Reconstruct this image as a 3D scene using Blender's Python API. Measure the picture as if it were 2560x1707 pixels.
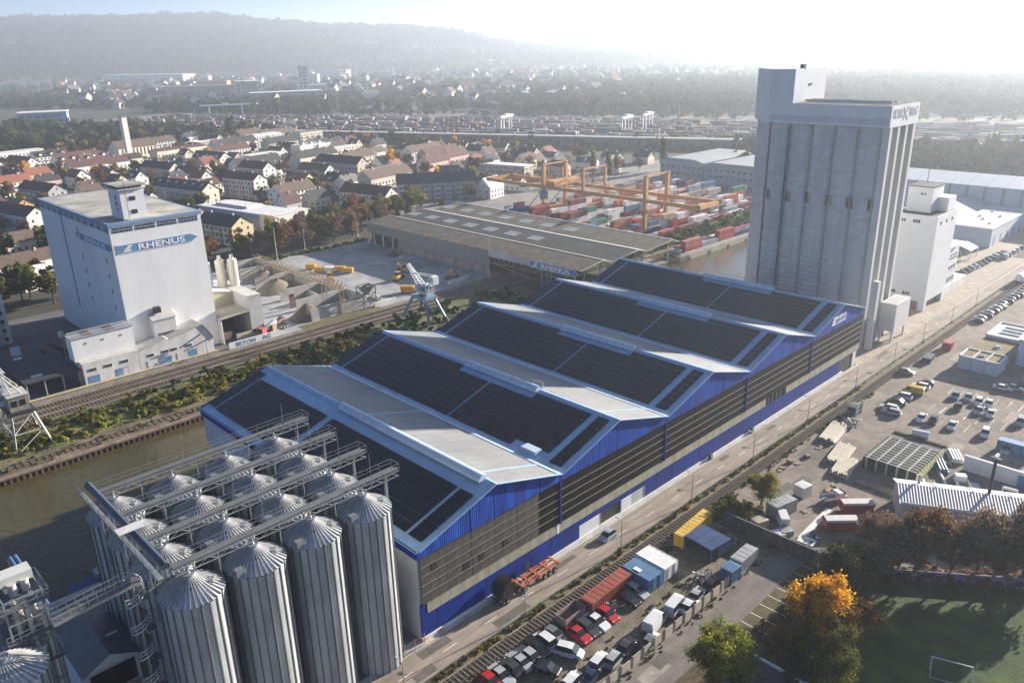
import bpy, math, random
import numpy as np
from mathutils import Vector, Matrix
R = math.radians
random.seed(7)
rng = np.random.default_rng(11)
scene = bpy.context.scene
col = scene.collection
for o in list(bpy.data.objects): bpy.data.objects.remove(o)

# ---------------------------------------------------------------- camera
# x runs along the quay road, y across the hall towards the basin, z up (metres)
cam_d = bpy.data.cameras.new('camera'); cam = bpy.data.objects.new('camera', cam_d); col.objects.link(cam)
YAW, PITCH, ROLL = 0.80312, 0.35305, -0.02354
fw = Vector((math.cos(YAW)*math.cos(PITCH), math.sin(YAW)*math.cos(PITCH), -math.sin(PITCH)))
rt = Vector((math.sin(YAW), -math.cos(YAW), 0)); up = rt.cross(fw)
r2 = rt*math.cos(ROLL) + up*math.sin(ROLL); u2 = up*math.cos(ROLL) - rt*math.sin(ROLL)
cam.matrix_world = Matrix(((r2.x, u2.x, -fw.x, -55.68), (r2.y, u2.y, -fw.y, -78.17), (r2.z, u2.z, -fw.z, 81.99), (0, 0, 0, 1)))
cam_d.sensor_width = 36; cam_d.lens = 36*1980.75/2560
cam_d.clip_start = 1; cam_d.clip_end = 60000
scene.camera = cam

# ---------------------------------------------------------------- sky, sun, exposure
SUN_EL, SUN_AZ = 16.6, -8.5          # azimuth from +x, counter-clockwise
world = bpy.data.worlds.new('World'); scene.world = world; world.use_nodes = True
nt = world.node_tree; bg = nt.nodes['Background']
sky = nt.nodes.new('ShaderNodeTexSky'); sky.sky_type = 'NISHITA'; sky.sun_disc = False
sky.sun_elevation = R(SUN_EL); sky.sun_rotation = R(90 - SUN_AZ)
sky.air_density = 0.62; sky.dust_density = 1.2; sky.ozone_density = 5.0; sky.altitude = 900
nt.links.new(sky.outputs[0], bg.inputs[0]); bg.inputs[1].default_value = 0.051
sd = bpy.data.lights.new('sun', 'SUN'); sun = bpy.data.objects.new('sun', sd); col.objects.link(sun)
sd.energy = 5.0; sd.angle = R(0.6); sd.color = (1.0, 0.90, 0.775)
sdir = Vector((math.cos(R(SUN_EL))*math.cos(R(SUN_AZ)), math.cos(R(SUN_EL))*math.sin(R(SUN_AZ)), math.sin(R(SUN_EL))))
sun.rotation_euler = sdir.to_track_quat('Z', 'Y').to_euler()
vs = scene.view_settings
vs.view_transform = 'Standard'; vs.look = 'None'; vs.gamma = 1; vs.use_curve_mapping = False; vs.exposure = 1.78
scene.cycles.use_denoising = True
scene.cycles.volume_bounces = 0; scene.cycles.max_bounces = 5; scene.cycles.diffuse_bounces = 2; scene.cycles.glossy_bounces = 2; scene.cycles.transparent_max_bounces = 4
scene.cycles.sample_clamp_indirect = 4
HAZE_D, HAZE_G = 2.2e-4, 0.45

# ---------------------------------------------------------------- materials
MATS = {}
def mat(name, c=(.5, .5, .5), rough=.75, metal=0, var=.25, vs=.35, c2=None, streak=0, wave=None, bump=0, bs=6, spec=.5, big=0, stain=0, ss=(1,1,1)):
    """procedural surface: mottled colour, optional streaks, ribs and fine relief (object coordinates, metres)"""
    if name in MATS: return MATS[name]
    m = bpy.data.materials.new(name); m.use_nodes = True; MATS[name] = m
    t = m.node_tree; N = t.nodes; L = t.links; b = N['Principled BSDF']
    b.inputs['Roughness'].default_value = rough; b.inputs['Metallic'].default_value = metal
    b.inputs['Specular IOR Level'].default_value = spec
    tc = N.new('ShaderNodeTexCoord'); geo = N.new('ShaderNodeNewGeometry')
    co = geo.outputs['Position'] if big else tc.outputs['Object']
    nz = N.new('ShaderNodeTexNoise'); nz.inputs['Scale'].default_value = vs; nz.inputs['Detail'].default_value = 7; nz.inputs['Roughness'].default_value = .65
    L.new(co, nz.inputs['Vector'])
    if streak:
        mp = N.new('ShaderNodeMapping'); mp.inputs['Scale'].default_value = (1, 1, streak); L.new(co, mp.inputs[0]); L.new(mp.outputs[0], nz.inputs['Vector'])
    rp = N.new('ShaderNodeValToRGB'); L.new(nz.outputs['Fac'], rp.inputs[0])
    a = [max(0, v*(1-var)) for v in c]; d = [min(1, v*(1+var)) for v in c]
    if c2: d = list(c2); a = list(c)
    rp.color_ramp.elements[0].position = .36; rp.color_ramp.elements[1].position = .64
    rp.color_ramp.elements[0].color = (*a, 1); rp.color_ramp.elements[1].color = (*d, 1)
    out = rp.outputs[0]; h = None
    if stain:   # grime: blotches and runs with a shape of their own
        m3 = N.new('ShaderNodeMapping'); m3.inputs['Scale'].default_value = ss; L.new(co, m3.inputs[0])
        n3 = N.new('ShaderNodeTexNoise'); n3.inputs['Scale'].default_value = .55; n3.inputs['Detail'].default_value = 9; n3.inputs['Roughness'].default_value = .72; L.new(m3.outputs[0], n3.inputs['Vector'])
        r3 = N.new('ShaderNodeValToRGB'); L.new(n3.outputs['Fac'], r3.inputs[0]); r3.color_ramp.elements[0].position = .40; r3.color_ramp.elements[1].position = .58
        r3.color_ramp.elements[0].color = (1-stain, 1-stain, 1-stain*.9, 1); r3.color_ramp.elements[1].color = (1, 1, 1, 1)
        mx3 = N.new('ShaderNodeMix'); mx3.data_type = 'RGBA'; mx3.blend_type = 'MULTIPLY'; mx3.inputs[0].default_value = 1; L.new(out, mx3.inputs[6]); L.new(r3.outputs[0], mx3.inputs[7]); out = mx3.outputs[2]
    if wave:  # (axis, period)
        ax, per = wave
        sx = N.new('ShaderNodeSeparateXYZ'); L.new(co, sx.inputs[0])
        mu = N.new('ShaderNodeMath'); mu.operation = 'MULTIPLY'; mu.inputs[1].default_value = 2*math.pi/per; L.new(sx.outputs['XYZ'.index(ax)], mu.inputs[0])
        sn = N.new('ShaderNodeMath'); sn.operation = 'SINE'; L.new(mu.outputs[0], sn.inputs[0]); h = sn.outputs[0]
        bp = N.new('ShaderNodeBump'); bp.inputs['Strength'].default_value = .7; bp.inputs['Distance'].default_value = per*.12; L.new(h, bp.inputs['Height']); L.new(bp.outputs[0], b.inputs['Normal'])
    if bump:
        n2 = N.new('ShaderNodeTexNoise'); n2.inputs['Scale'].default_value = bs; n2.inputs['Detail'].default_value = 4; L.new(co, n2.inputs['Vector'])
        bp = N.new('ShaderNodeBump'); bp.inputs['Strength'].default_value = bump; bp.inputs['Distance'].default_value = .3/bs*4; L.new(n2.outputs['Fac'], bp.inputs['Height']); L.new(bp.outputs[0], b.inputs['Normal'])
    L.new(out, b.inputs['Base Color'])
    return m

# ---------------------------------------------------------------- mesh builder
class MB:
    def __init__(s): s.v = []; s.f = []; s.m = []; s.sm = []
    def add(s, vs, fs, mi=0, smooth=False):
        n = len(s.v); s.v += [tuple(v) for v in vs]
        for f in fs: s.f.append(tuple(i+n for i in f)); s.m.append(mi); s.sm.append(smooth)
        return s
    def box(s, x0, x1, y0, y1, z0, z1, mi=0):
        return s.add([(x0,y0,z0),(x1,y0,z0),(x1,y1,z0),(x0,y1,z0),(x0,y0,z1),(x1,y0,z1),(x1,y1,z1),(x0,y1,z1)],
                     [(3,2,1,0),(4,5,6,7),(0,1,5,4),(1,2,6,5),(2,3,7,6),(3,0,4,7)], mi)
    def quad(s, a, b, c, d, mi=0): return s.add([a,b,c,d], [(0,1,2,3)], mi)
    def bar(s, p, q, w=.2, h=None, mi=0, upv=(0,0,1)):
        p = Vector(p); q = Vector(q); h = h or w; d = (q-p); 
        if d.length < 1e-6: return s
        d.normalize(); U = Vector(upv)
        if abs(d.dot(U)) > .98: U = Vector((1,0,0))
        a = d.cross(U).normalized()*w/2; b = a.cross(d).normalized()*h/2
        vs = [p-a-b,p+a-b,p+a+b,p-a+b,q-a-b,q+a-b,q+a+b,q-a+b]
        return s.add(vs, [(3,2,1,0),(4,5,6,7),(0,1,5,4),(1,2,6,5),(2,3,7,6),(3,0,4,7)], mi)
    def tube(s, p, q, r, r2=None, n=10, mi=0, cap=True):
        p = Vector(p); q = Vector(q); r2 = r if r2 is None else r2; d = (q-p).normalized()
        U = Vector((0,0,1)) if abs(d.z) < .95 else Vector((1,0,0))
        a = d.cross(U).normalized(); b = a.cross(d)
        vs = [p+(a*math.cos(t)+b*math.sin(t))*r for t in [2*math.pi*i/n for i in range(n)]]+[q+(a*math.cos(t)+b*math.sin(t))*r2 for t in [2*math.pi*i/n for i in range(n)]]
        fs = [(i,n+i,n+(i+1)%n,(i+1)%n) for i in range(n)]
        s.add(vs, fs, mi, True)
        if cap: s.add(vs[:n], [tuple(range(n))], mi); s.add(vs[n:], [tuple(range(n-1,-1,-1))], mi)
        return s
    def prism(s, poly, y0, y1, axis='y', mi=0):
        """poly: 2-D outline (a,b) extruded along axis; a,b = (x,z) for y, (y,z) for x, (x,y) for z"""
        f = {'y': lambda a,b,t:(a,t,b), 'x': lambda a,b,t:(t,a,b), 'z': lambda a,b,t:(a,b,t)}[axis]
        n = len(poly); vs = [f(a,b,y0) for a,b in poly]+[f(a,b,y1) for a,b in poly]
        return s.add(vs, [tuple(range(n)), tuple(range(2*n-1,n-1,-1))]+[(i,n+i,n+(i+1)%n,(i+1)%n) for i in range(n)], mi)
    def rot(s, a, k0=0):
        c, q = math.cos(a), math.sin(a)
        s.v = s.v[:k0]+[(x*c-y*q, x*q+y*c, z) for x,y,z in s.v[k0:]]; return s
    def move(s, dx, dy, dz=0, k0=0): s.v = s.v[:k0]+[(x+dx,y+dy,z+dz) for x,y,z in s.v[k0:]]; return s
    def mesh(s, name, mats):
        m = bpy.data.meshes.new(name); m.from_pydata(s.v, [], s.f)
        for x in (mats if isinstance(mats, (list, tuple)) else [mats]): m.materials.append(x)
        m.polygons.foreach_set('material_index', s.m); m.polygons.foreach_set('use_smooth', s.sm); m.update()
        return m
    def build(s, name, mats, parent=None, loc=None, rz=0):
        return obj(name, s.mesh(name, mats), parent, loc, rz)
def obj(name, mesh, parent=None, loc=None, rz=0):
    o = bpy.data.objects.new(name, mesh); col.objects.link(o)
    if loc: o.location = loc
    if rz: o.rotation_euler.z = rz
    if parent: o.parent = parent
    return o
LABELS = {}
def tag(o, label=None, cat=None, group=None, kind=None):
    if label:
        o['label'] = label
    if cat: o['category'] = cat
    if group: o['group'] = group
    if kind: o['kind'] = kind
    return o
def thing(name, label, cat, loc=(0,0,0), rz=0, group=None):
    return tag(obj(name, None, None, loc, rz), label, cat, group)
def copy_tree(o, loc=None, rz=None, parent=None):
    c = o.copy(); col.objects.link(c); c.parent = parent
    if loc is not None: c.location = loc
    if rz is not None: c.rotation_euler.z = rz
    for ch in o.children: copy_tree(ch, parent=c)
    return c
def B(x0,x1,y0,y1,z0,z1): return MB().box(x0,x1,y0,y1,z0,z1)
ORD = ['first','second','third','fourth','fifth','sixth','seventh','eighth','ninth','tenth','eleventh','twelfth','thirteenth','fourteenth','fifteenth','sixteenth','seventeenth','eighteenth','nineteenth','twentieth']
def text_mesh(s, size, name, ext=.02):
    cu = bpy.data.curves.new(name, 'FONT'); cu.body = s; cu.size = size; cu.extrude = ext; cu.offset = size*.02
    o = bpy.data.objects.new(name, cu); col.objects.link(o)
    dg = bpy.context.evaluated_depsgraph_get(); m = bpy.data.meshes.new_from_object(o.evaluated_get(dg))
    bpy.data.objects.remove(o); m.name = name; return m
def text(s, size, name, m, parent, mw, ext=.02, fit=None):
    """lettering in the frame mw (x right, y up); fit = width"""
    me = text_mesh(s, size, name, ext); me.materials.clear(); me.materials.append(m)
    if fit:
        n = len(me.vertices); c = np.empty(n*3); me.vertices.foreach_get('co', c); c = c.reshape(-1,3)
        c[:,0] -= c[:,0].min(); c[:,0] *= fit/max(c[:,0].max(), 1e-6); me.vertices.foreach_set('co', c.ravel()); me.update()
    o = obj(name, me, parent); o.matrix_local = mw; return o
def frame(o, x, y):
    x = Vector(x).normalized(); y = Vector(y).normalized(); z = x.cross(y)
    return Matrix(((x.x,y.x,z.x,o[0]),(x.y,y.y,z.y,o[1]),(x.z,y.z,z.z,o[2]),(0,0,0,1)))

M_ = lambda *a, **k: mat(*a, **k)
WHITE = mat('white_paint', (.70,.71,.72), .5, var=.06, vs=.6)
OFFW = mat('offwhite_render', (.72,.70,.66), .85, var=.07, vs=.25, streak=.25)
STEEL = mat('galvanised_steel', (.42,.44,.45), .42, .75, var=.12, vs=.8)
GREY = mat('grey_metal', (.26,.28,.29), .55, .3, var=.2, vs=.7)
DARK = mat('dark_metal', (.035,.038,.042), .5, .2, var=.3)
GLASS = mat('window_glass', (.015,.018,.022), .12, 0, var=.3, vs=.4, spec=.8)
CONC = mat('concrete', (.36,.355,.34), .9, var=.2, vs=.3, bump=.2, bs=3)
BLACK = mat('black_rubber', (.012,.012,.013), .8, var=.2)
# ---------------------------------------------------------------- ground, water, roads
CX0, CX1, CY0, CY1 = -420, 470, 50.2, 101.2; BX, BY, WZ = 206, 112.5, -1.4     # the harbour basin
def sheet(name, x0, x1, y0, y1, z, m): return tag(MB().quad((x0,y0,z),(x1,y0,z),(x1,y1,z),(x0,y1,z)).build(name, m), kind='structure')
G0 = mat('town_ground', (.022,.026,.013), .95, c2=(.052,.048,.030), vs=.02, big=1)
g = MB(); FAR = 14000
for a in ((-FAR,CX0,-FAR,FAR),(CX1,FAR,-FAR,FAR),(CX0,CX1,-FAR,CY0),(CX0,BX,CY1,FAR),(BX,CX1,BY,FAR)): g.quad((a[0],a[2],-.06),(a[1],a[2],-.06),(a[1],a[3],-.06),(a[0],a[3],-.06))
tag(g.build('terrain', G0), kind='structure')
WM = mat('canal_water', (.056,.048,.019), .18, 0, c2=(.074,.063,.026), vs=.03, bump=.10, bs=.6, spec=.26)
tag(MB().quad((CX0,CY0,WZ),(CX1,CY0,WZ),(CX1,BY+.5,WZ),(BX,BY+.5,WZ)).quad((CX0,CY0,WZ),(BX,BY+.5,WZ),(BX,CY1+.8,WZ),(CX0,CY1+.8,WZ)).build('canal_water', WM), kind='structure')
SPILE = mat('rusty_sheet_pile', (.075,.045,.030), .9, c2=(.16,.11,.075), vs=.5, streak=.3)
# south quay wall (plain), north quay wall as corrugated sheet piling under a concrete cap
tag(B(CX0,CX1,CY0-1.2,CY0,-4.6,.1).build('quay_wall_south', CONC), kind='structure')
w = MB()
prof = []
x = -60.0
while x < 140: prof += [(x,101.2),(x+.5,101.2),(x+.6,101.75),(x+1.1,101.75)]; x += 1.2
pts = prof+[(140,101.2)]
n = len(pts); w.add([(a,b,-4.5) for a,b in pts]+[(a,b,-.25) for a,b in pts], [(i,i+1,n+i+1,n+i) for i in range(n-1)])
w.box(CX0,-60,101.2,101.9,-4.6,-.25); w.box(140,BX,101.2,101.9,-4.6,-.25); w.box(BX,CX1,BY,BY+.7,-4.6,-.25); w.box(BX-.6,BX,101.2,BY+.7,-4.6,-.25)
tag(w.build('sheet_pile_wall', SPILE), kind='structure')
tag(B(CX0,BX,101.1,102.6,-.3,.12).box(BX,CX1,BY-.1,BY+1.2,-.3,.12).build('quay_coping', mat('rusty_brown_concrete', (.13,.085,.06), .9, c2=(.24,.18,.13), vs=.4)), kind='structure')
QG = mat('quay_dirt', (.060,.052,.026), .95, c2=(.20,.155,.105), vs=.16, big=1, bump=.3, bs=2)
sheet('quay_strip', -200, 150, 102.6, 110, -.02, QG)
# embankment rising to the railway
e = MB(); n0 = 0
EM = mat('embankment_grass', (.035,.058,.010), .95, c2=(.15,.135,.040), vs=.12, big=1, bump=.5, bs=1.5)
e.add([(-200,109,-.0),(140,109,0),(-200,113,.5),(140,113,.5),(-200,122.5,1.1),(140,122.5,1.1),(-200,126,.25),(140,126,.25)], [(0,1,3,2),(2,3,5,4),(4,5,7,6)])
tag(e.build('embankment', EM), kind='structure')
BAL = mat('rail_ballast', (.11,.088,.065), .95, c2=(.25,.21,.165), vs=.35, big=1, bump=.6, bs=6)
sheet('railway_bed', -250, 330, 125.6, 139.2, .02, BAL)
GRS = mat('trackside_grass', (.060,.070,.018), .95, c2=(.15,.125,.05), vs=.2, big=1, bump=.4, bs=3)
for i,(a,b,c,d) in enumerate(((-11,9,131.2,134.3),(62,92,137.0,142.8),(-60,-22,131.0,134.2))): sheet('trackside_grass', a,b,c,d,.05,GRS)
# south side
ASP = mat('road_asphalt', (.235,.195,.152), .9, c2=(.315,.268,.215), vs=.18, big=1, bump=.15, bs=8, stain=.28, ss=(.12,1.6,1))
sheet('road', -300, 520, -6.55, -.9, .04, ASP)
# pavement with a kerb in front of the hall
tag(B(-60,149,-.9,-.02,-.05,.13).build('pavement', CONC), kind='structure')
PAV2 = mat('worn_pavement', (.26,.215,.165), .92, c2=(.36,.31,.25), vs=.3, big=1)
tag(B(149,300,-.9,3.0,-.05,.12).build('pavement', PAV2), kind='structure')
sheet('silo_yard', -60, 0, -.9+.0, CY0-1.2, .03, mat('yard_concrete', (.10,.10,.10), .9, c2=(.18,.18,.175), vs=.2, big=1))
sheet('quay_apron', 149, 470, 3.0, CY0-1.2, .02, PAV2)
sheet('verge', -300, 520, -8.0, -6.55, .02, mat('dry_verge', (.065,.062,.026), .95, c2=(.17,.15,.085), vs=.3, big=1, bump=.5, bs=4))
sheet('siding_bed', -300, 520, -11.2, -8.0, .0, mat('siding_ballast', (.14,.108,.078), .95, c2=(.27,.225,.175), vs=.5, big=1, bump=.6, bs=6))
LOT = mat('lot_dirt', (.10,.088,.050), .95, c2=(.23,.195,.148), vs=.12, big=1, bump=.3, bs=3, stain=.35)
sheet('scrap_lot', -120, 57, -25.4, -11.2, .02, LOT)
YARD = mat('yard_asphalt', (.160,.130,.104), .92, c2=(.24,.203,.165), vs=.08, big=1, bump=.15, bs=5, stain=.35, ss=(.5,.5,1))
sheet('works_yard', 57.4, 520, -90, -11.2, .01, YARD)
ASP2 = mat('lane_asphalt', (.150,.130,.115), .92, c2=(.20,.178,.158), vs=.1, big=1, bump=.1, bs=6, stain=.25, ss=(.25,1,1))
sheet('side_lane', -120, 57, -31.2, -25.4, .03, ASP2)
LAWN = mat('lawn', (.014,.040,.004), .95, c2=(.056,.100,.011), vs=.25, big=1, bump=.6, bs=5, stain=.35, ss=(.7,.3,1))
sheet('parking_grid', -60, 57, -37.5, -31.2, .01, mat('grass_paving', (.045,.040,.014), .95, c2=(.11,.092,.035), vs=.5, big=1, bump=.5, bs=6))
tag(MB().add([(-120,-140,.02),(120,-140,.02),(84,-72,.02),(76.5,-60.5,.02),(62.2,-40.6,.02),(57.2,-37.5,.02),(-120,-37.5,.02)],[(0,1,2,3,4,5,6)]).build('playing_field', LAWN), kind='structure')
# yards north of the railway
sheet('concrete_plant_yard', 40, 150, 139.3, 229, .03, mat('cement_dust', (.25,.26,.265), .95, c2=(.40,.41,.41), vs=.05, big=1, bump=.2, bs=2, stain=.3, ss=(.3,.3,1)))
sheet('tower_yard', -150, 40, 139.3, 222, .02, mat('dark_yard', (.075,.075,.078), .92, c2=(.13,.13,.13), vs=.1, big=1))
sheet('dyke_path', 60, 150, 229, 234, .05, GRS)
sheet('container_yard', 176, 470, 124, 285, .02, mat('terminal_concrete', (.20,.185,.165), .9, c2=(.28,.265,.24), vs=.05, big=1, stain=.3, ss=(.3,.3,1)))
# bank of the basin below the container terminal, rough green slope
b = MB(); b.add([(206,BY+1.2,0),(470,BY+1.2,0),(206,115,.3),(470,115,.3),(206,122,3.0),(470,122,3.0),(206,124.5,.03),(470,124.5,.03)], [(0,1,3,2),(2,3,5,4),(4,5,7,6)])
tag(b.build('basin_bank', mat('bank_grass', (.05,.075,.015), .95, c2=(.14,.15,.05), vs=.12, big=1, bump=.5, bs=1)), kind='structure')
# painted markings on the road: centre dashes and edge line
PAINT = mat('road_paint', (.62,.60,.56), .7, var=.2, vs=1.5)
k = 0
for i in range(34):
    x = 0.7 + (i-8)*8.15
    if x > 200: break
    o = MB().quad((x,-3.88,.068),(x+2.6,-3.88,.068),(x+2.6,-3.74,.068),(x,-3.74,.068)).build('lane_marking', PAINT); tag(o, kind='structure')
tag(MB().quad((150,-.98,.046),(300,-.98,.046),(300,-.86,.046),(150,-.86,.046)).build('edge_marking', PAINT), kind='structure')
tag(MB().quad((212,-1.6,.045),(300,-3.4,.045),(300,-3.2,.045),(212,-1.45,.045)).build('edge_marking', PAINT), kind='structure')
for i in range(12):
    x = 30.9+2.76*(i-1)
    tag(MB().quad((x,-35.6,.016),(x+.13,-35.6,.016),(x+.13,-31.2,.016),(x,-31.2,.016)).build('bay_marking', PAINT), kind='structure')

# repair patches, tyre marks and bay lines
pr_=random.Random(17); PA=[mat('patch_dark',(.085,.078,.07),.92,c2=(.13,.118,.105),vs=.6,big=1,stain=.2),mat('patch_pale',(.25,.225,.19),.92,c2=(.33,.30,.26),vs=.6,big=1,stain=.2)]
def patch(x,y,l,w,z,m,name='asphalt_patch',a=0.0):
    patch.n=getattr(patch,'n',0)+1; z+=.0012*(patch.n%14)
    q=[(-l/2,-w/2),(l/2,-w/2+pr_.uniform(-.1,.1)),(l/2+pr_.uniform(-.2,.2),w/2),(-l/2,w/2+pr_.uniform(-.1,.1))]; c,s=math.cos(a),math.sin(a)
    tag(MB().add([(x+u*c-v*s,y+u*s+v*c,z) for u,v in q],[(0,1,2,3)]).build(name,m),kind='structure')
for i in range(16): patch(pr_.uniform(-15,190),pr_.choice([-2.2,-5.2]),pr_.uniform(1.5,9),pr_.uniform(.7,1.7),.046,PA[0] if pr_.random()<.6 else PA[1])
for i in range(26): patch(pr_.uniform(62,200),pr_.uniform(-60,-13),pr_.uniform(2,8),pr_.uniform(1.5,6),.020,PA[0] if pr_.random()<.55 else PA[1])
for i in range(8): patch(pr_.uniform(5,55),pr_.uniform(-30.5,-26.5),pr_.uniform(1.5,6),pr_.uniform(.6,2),.036,PA[0] if pr_.random()<.6 else PA[1])
for i in range(7): patch(134+(i%4)*.2,-24.5-i*2.55,.12,5.2,.044,PAINT,'bay_marking',1.57)
for i in range(8): patch(147.5,-24.5-i*2.55,5.0,.12,.044,PAINT,'bay_marking')
for i in range(6): patch(127.8,-24.0-i*2.55,5.0,.12,.044,PAINT,'bay_marking')
# ---------------------------------------------------------------- the five-gabled warehouse
W, L, ZE, ZR, NG = 30.0, 69.6, 15.95, 20.45, 5
BLUE = mat('blue_cladding', (.003,.034,.22), .5, c2=(.006,.062,.35), vs=.25, streak=.15, wave=('X',.35), stain=.22, ss=(1.2,1,.15), spec=.2)
BLUE0 = mat('blue_cladding_stained', (.004,.032,.24), .55, c2=(.014,.085,.44), vs=.45, streak=.10, wave=('X',.35), stain=.45, ss=(.5,1,.1), spec=.2)
BLUEF = mat('blue_wall_paint', (.002,.020,.17), .6, c2=(.003,.032,.25), vs=.12, stain=.2, ss=(.6,1,.25), spec=.2)
ROOFG = mat('grey_roof_sheet', (.20,.205,.205), .6, c2=(.26,.265,.262), vs=.10, wave=('Y',.42), stain=.18, ss=(.3,1.5,1))
ROOFW = mat('pale_blue_roof_membrane', (.31,.47,.64), .55, var=.06, vs=.2, stain=.12, ss=(.6,.6,1))
PVM = mat('solar_glass', (.0028,.0048,.011), .28, 0, c2=(.006,.0105,.024), vs=.6, spec=.22)
FBLK = mat('black_facade_panel', (.006,.005,.005), .55, c2=(.012,.010,.010), vs=.3, spec=.12)
FGRY = mat('weathered_facade_panel', (.030,.025,.022), .85, c2=(.085,.074,.058), vs=.8, bump=.3, bs=5)
MOSS = mat('mossy_concrete_strip', (.23,.22,.135), .9, c2=(.35,.335,.26), vs=.7, streak=.25)
hall = thing('warehouse', 'long five-gabled blue warehouse with dark solar panels on its roof', 'warehouse', (0,0,0))
b = MB()
b.box(.02, NG*W-1.5, 50, L, 7.8, 14.9)         # rear part carried out over the basin
b.box(.02, NG*W-1.5, .25, 50, 0, 14.9)
b.build('wall', mat('pale_wall', (.62,.62,.61), .8, var=.07, vs=.2, streak=.2, stain=.16, ss=(1,1,.3)), hall)
for i in range(12): MB().tube((3+i*12.6,66,-6),(3+i*12.6,66,7.9),.55).build('pillar', CONC, hall)
MB().box(-.1, NG*W-10, -.25, .26, .0, .72).build('plinth', mat('white_plinth', (.62,.61,.58), .8, var=.1), hall)
fb = MB(); fb.box(0, 35.1, -.04, .26, .72, 4.5); fb.box(35.1, 54.1, -.04, .26, 3.25, 4.5); fb.box(54.1, 138, -.04, .26, .72, 4.5)
fb.box(0,1.2,-.04,.26,4.5,6.36)
fb.build('blue_wall_band', BLUEF, hall)
ms = MB().box(1.2, 99.5, -.10, .26, 4.5, 6.36).box(109, NG*W-1.2, -.10, .26, 4.5, 6.36); ms.build('concrete_strip', MOSS, hall)
MB().box(99.5,109,.1,.26,4.5,6.36).build('window_strip', GLASS, hall)
for i in range(5): MB().box(100.2+i*1.9,100.55+i*1.9,-.12,.12,4.5,6.36).build('mullion', DARK, hall)
MB().box(29.2,29.8,-.13,-.09,4.5,6.36).build('downpipe_patch', WHITE, hall)
# doors in the blue band
for x0,x1,m,y in ((35.1,40.8,WHITE,-.06),(47,50,WHITE,-.06),(50.1,54,mat('grey_door',(.42,.44,.46),.6,var=.08),-.03)):
    d = B(x0,x1,y,.2,.12,3.25).build('sliding_door', m, hall)
    if x0 > 46:
        for q in range(1,4): MB().box(x0,x1,y-.03,y-.001,.12+q*.8,.16+q*.8).build('door_rib', GREY, d)
MB().box(40.8,47,.1,.24,.1,3.25).build('open_doorway', DARK, hall)
MB().box(138,146,.12,.24,.1,4.4).build('open_doorway', DARK, hall)
MB().box(145.7,146.1,-.06,.12,.1,4.5).build('door_post', WHITE, hall)
for x in (40.8,46.7,54.0): MB().box(x,x+.18,-.1,.1,.1,3.25).build('door_post', GREY, hall)
# facade panels in five rows, with rails between the rows
rows = [6.36,8.07,9.63,11.2,12.72,14.5]
pm = {}
for g_ in range(NG):
    for r in range(5):
        for c in range(6):
            x0, x1 = g_*W+.35+c*4.9, g_*W+.35+c*4.9+4.86
            if g_ == NG-1: x1 = min(x1, NG*W-.9)
            if x1-x0 < .5: continue
            key = (round(x1-x0,2), r, g_ == 0 and x1 < 28.9)
            if key not in pm: pm[key] = B(0, x1-x0, -.0, .1, 0, rows[r+1]-rows[r]-.07).mesh('facade_panel', FGRY if key[2] else FBLK)
            obj('facade_panel', pm[key], hall, (x0, -.16 + (.015 if c % 2 else 0), rows[r]+.035))
    for r in range(1,5):
        MB().box(g_*W+.3, (g_+1)*W-.3 if g_<4 else NG*W-1, -.24, -.165, rows[r]-.035, rows[r]+.035).build('rail', mat('rail_metal',(.30,.27,.25),.5,.4,var=.1), hall)
for x,z in ((17.2,8.9),(2.9,12.0),(9,8.9),(12.1,8.8)):
    o = B(x-.55,x+.55,-.20,-.10,z-.65,z+.65).build('facade_opening', DARK, hall)
for g_ in range(1,NG): MB().box(g_*W-.15,g_*W+.2,-.32,-.02,6.3,16).build('blue_column', BLUEF, hall)
# gables
for g_ in range(NG):
    x0 = g_*W; xe = x0+W-(.8 if g_==4 else 0)
    gm = MB()
    gm.prism([(x0,14.5),(xe,14.5),(xe,ZE-.05),(x0+15,ZR-.05),(x0,ZE-.05)], -.28, .2)
    gm.build('gable', BLUE0 if g_ == 0 else BLUE, hall)
    gm = MB().prism([(x0,14.5),(xe,14.5),(xe,ZE-.05),(x0+15,ZR-.05),(x0,ZE-.05)], L-.2, L+.1); gm.build('gable', BLUE, hall)
MB().box(-.35,.0,-.3,L+.1,14.5,15.9).build('fascia', BLUEF, hall)
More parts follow.
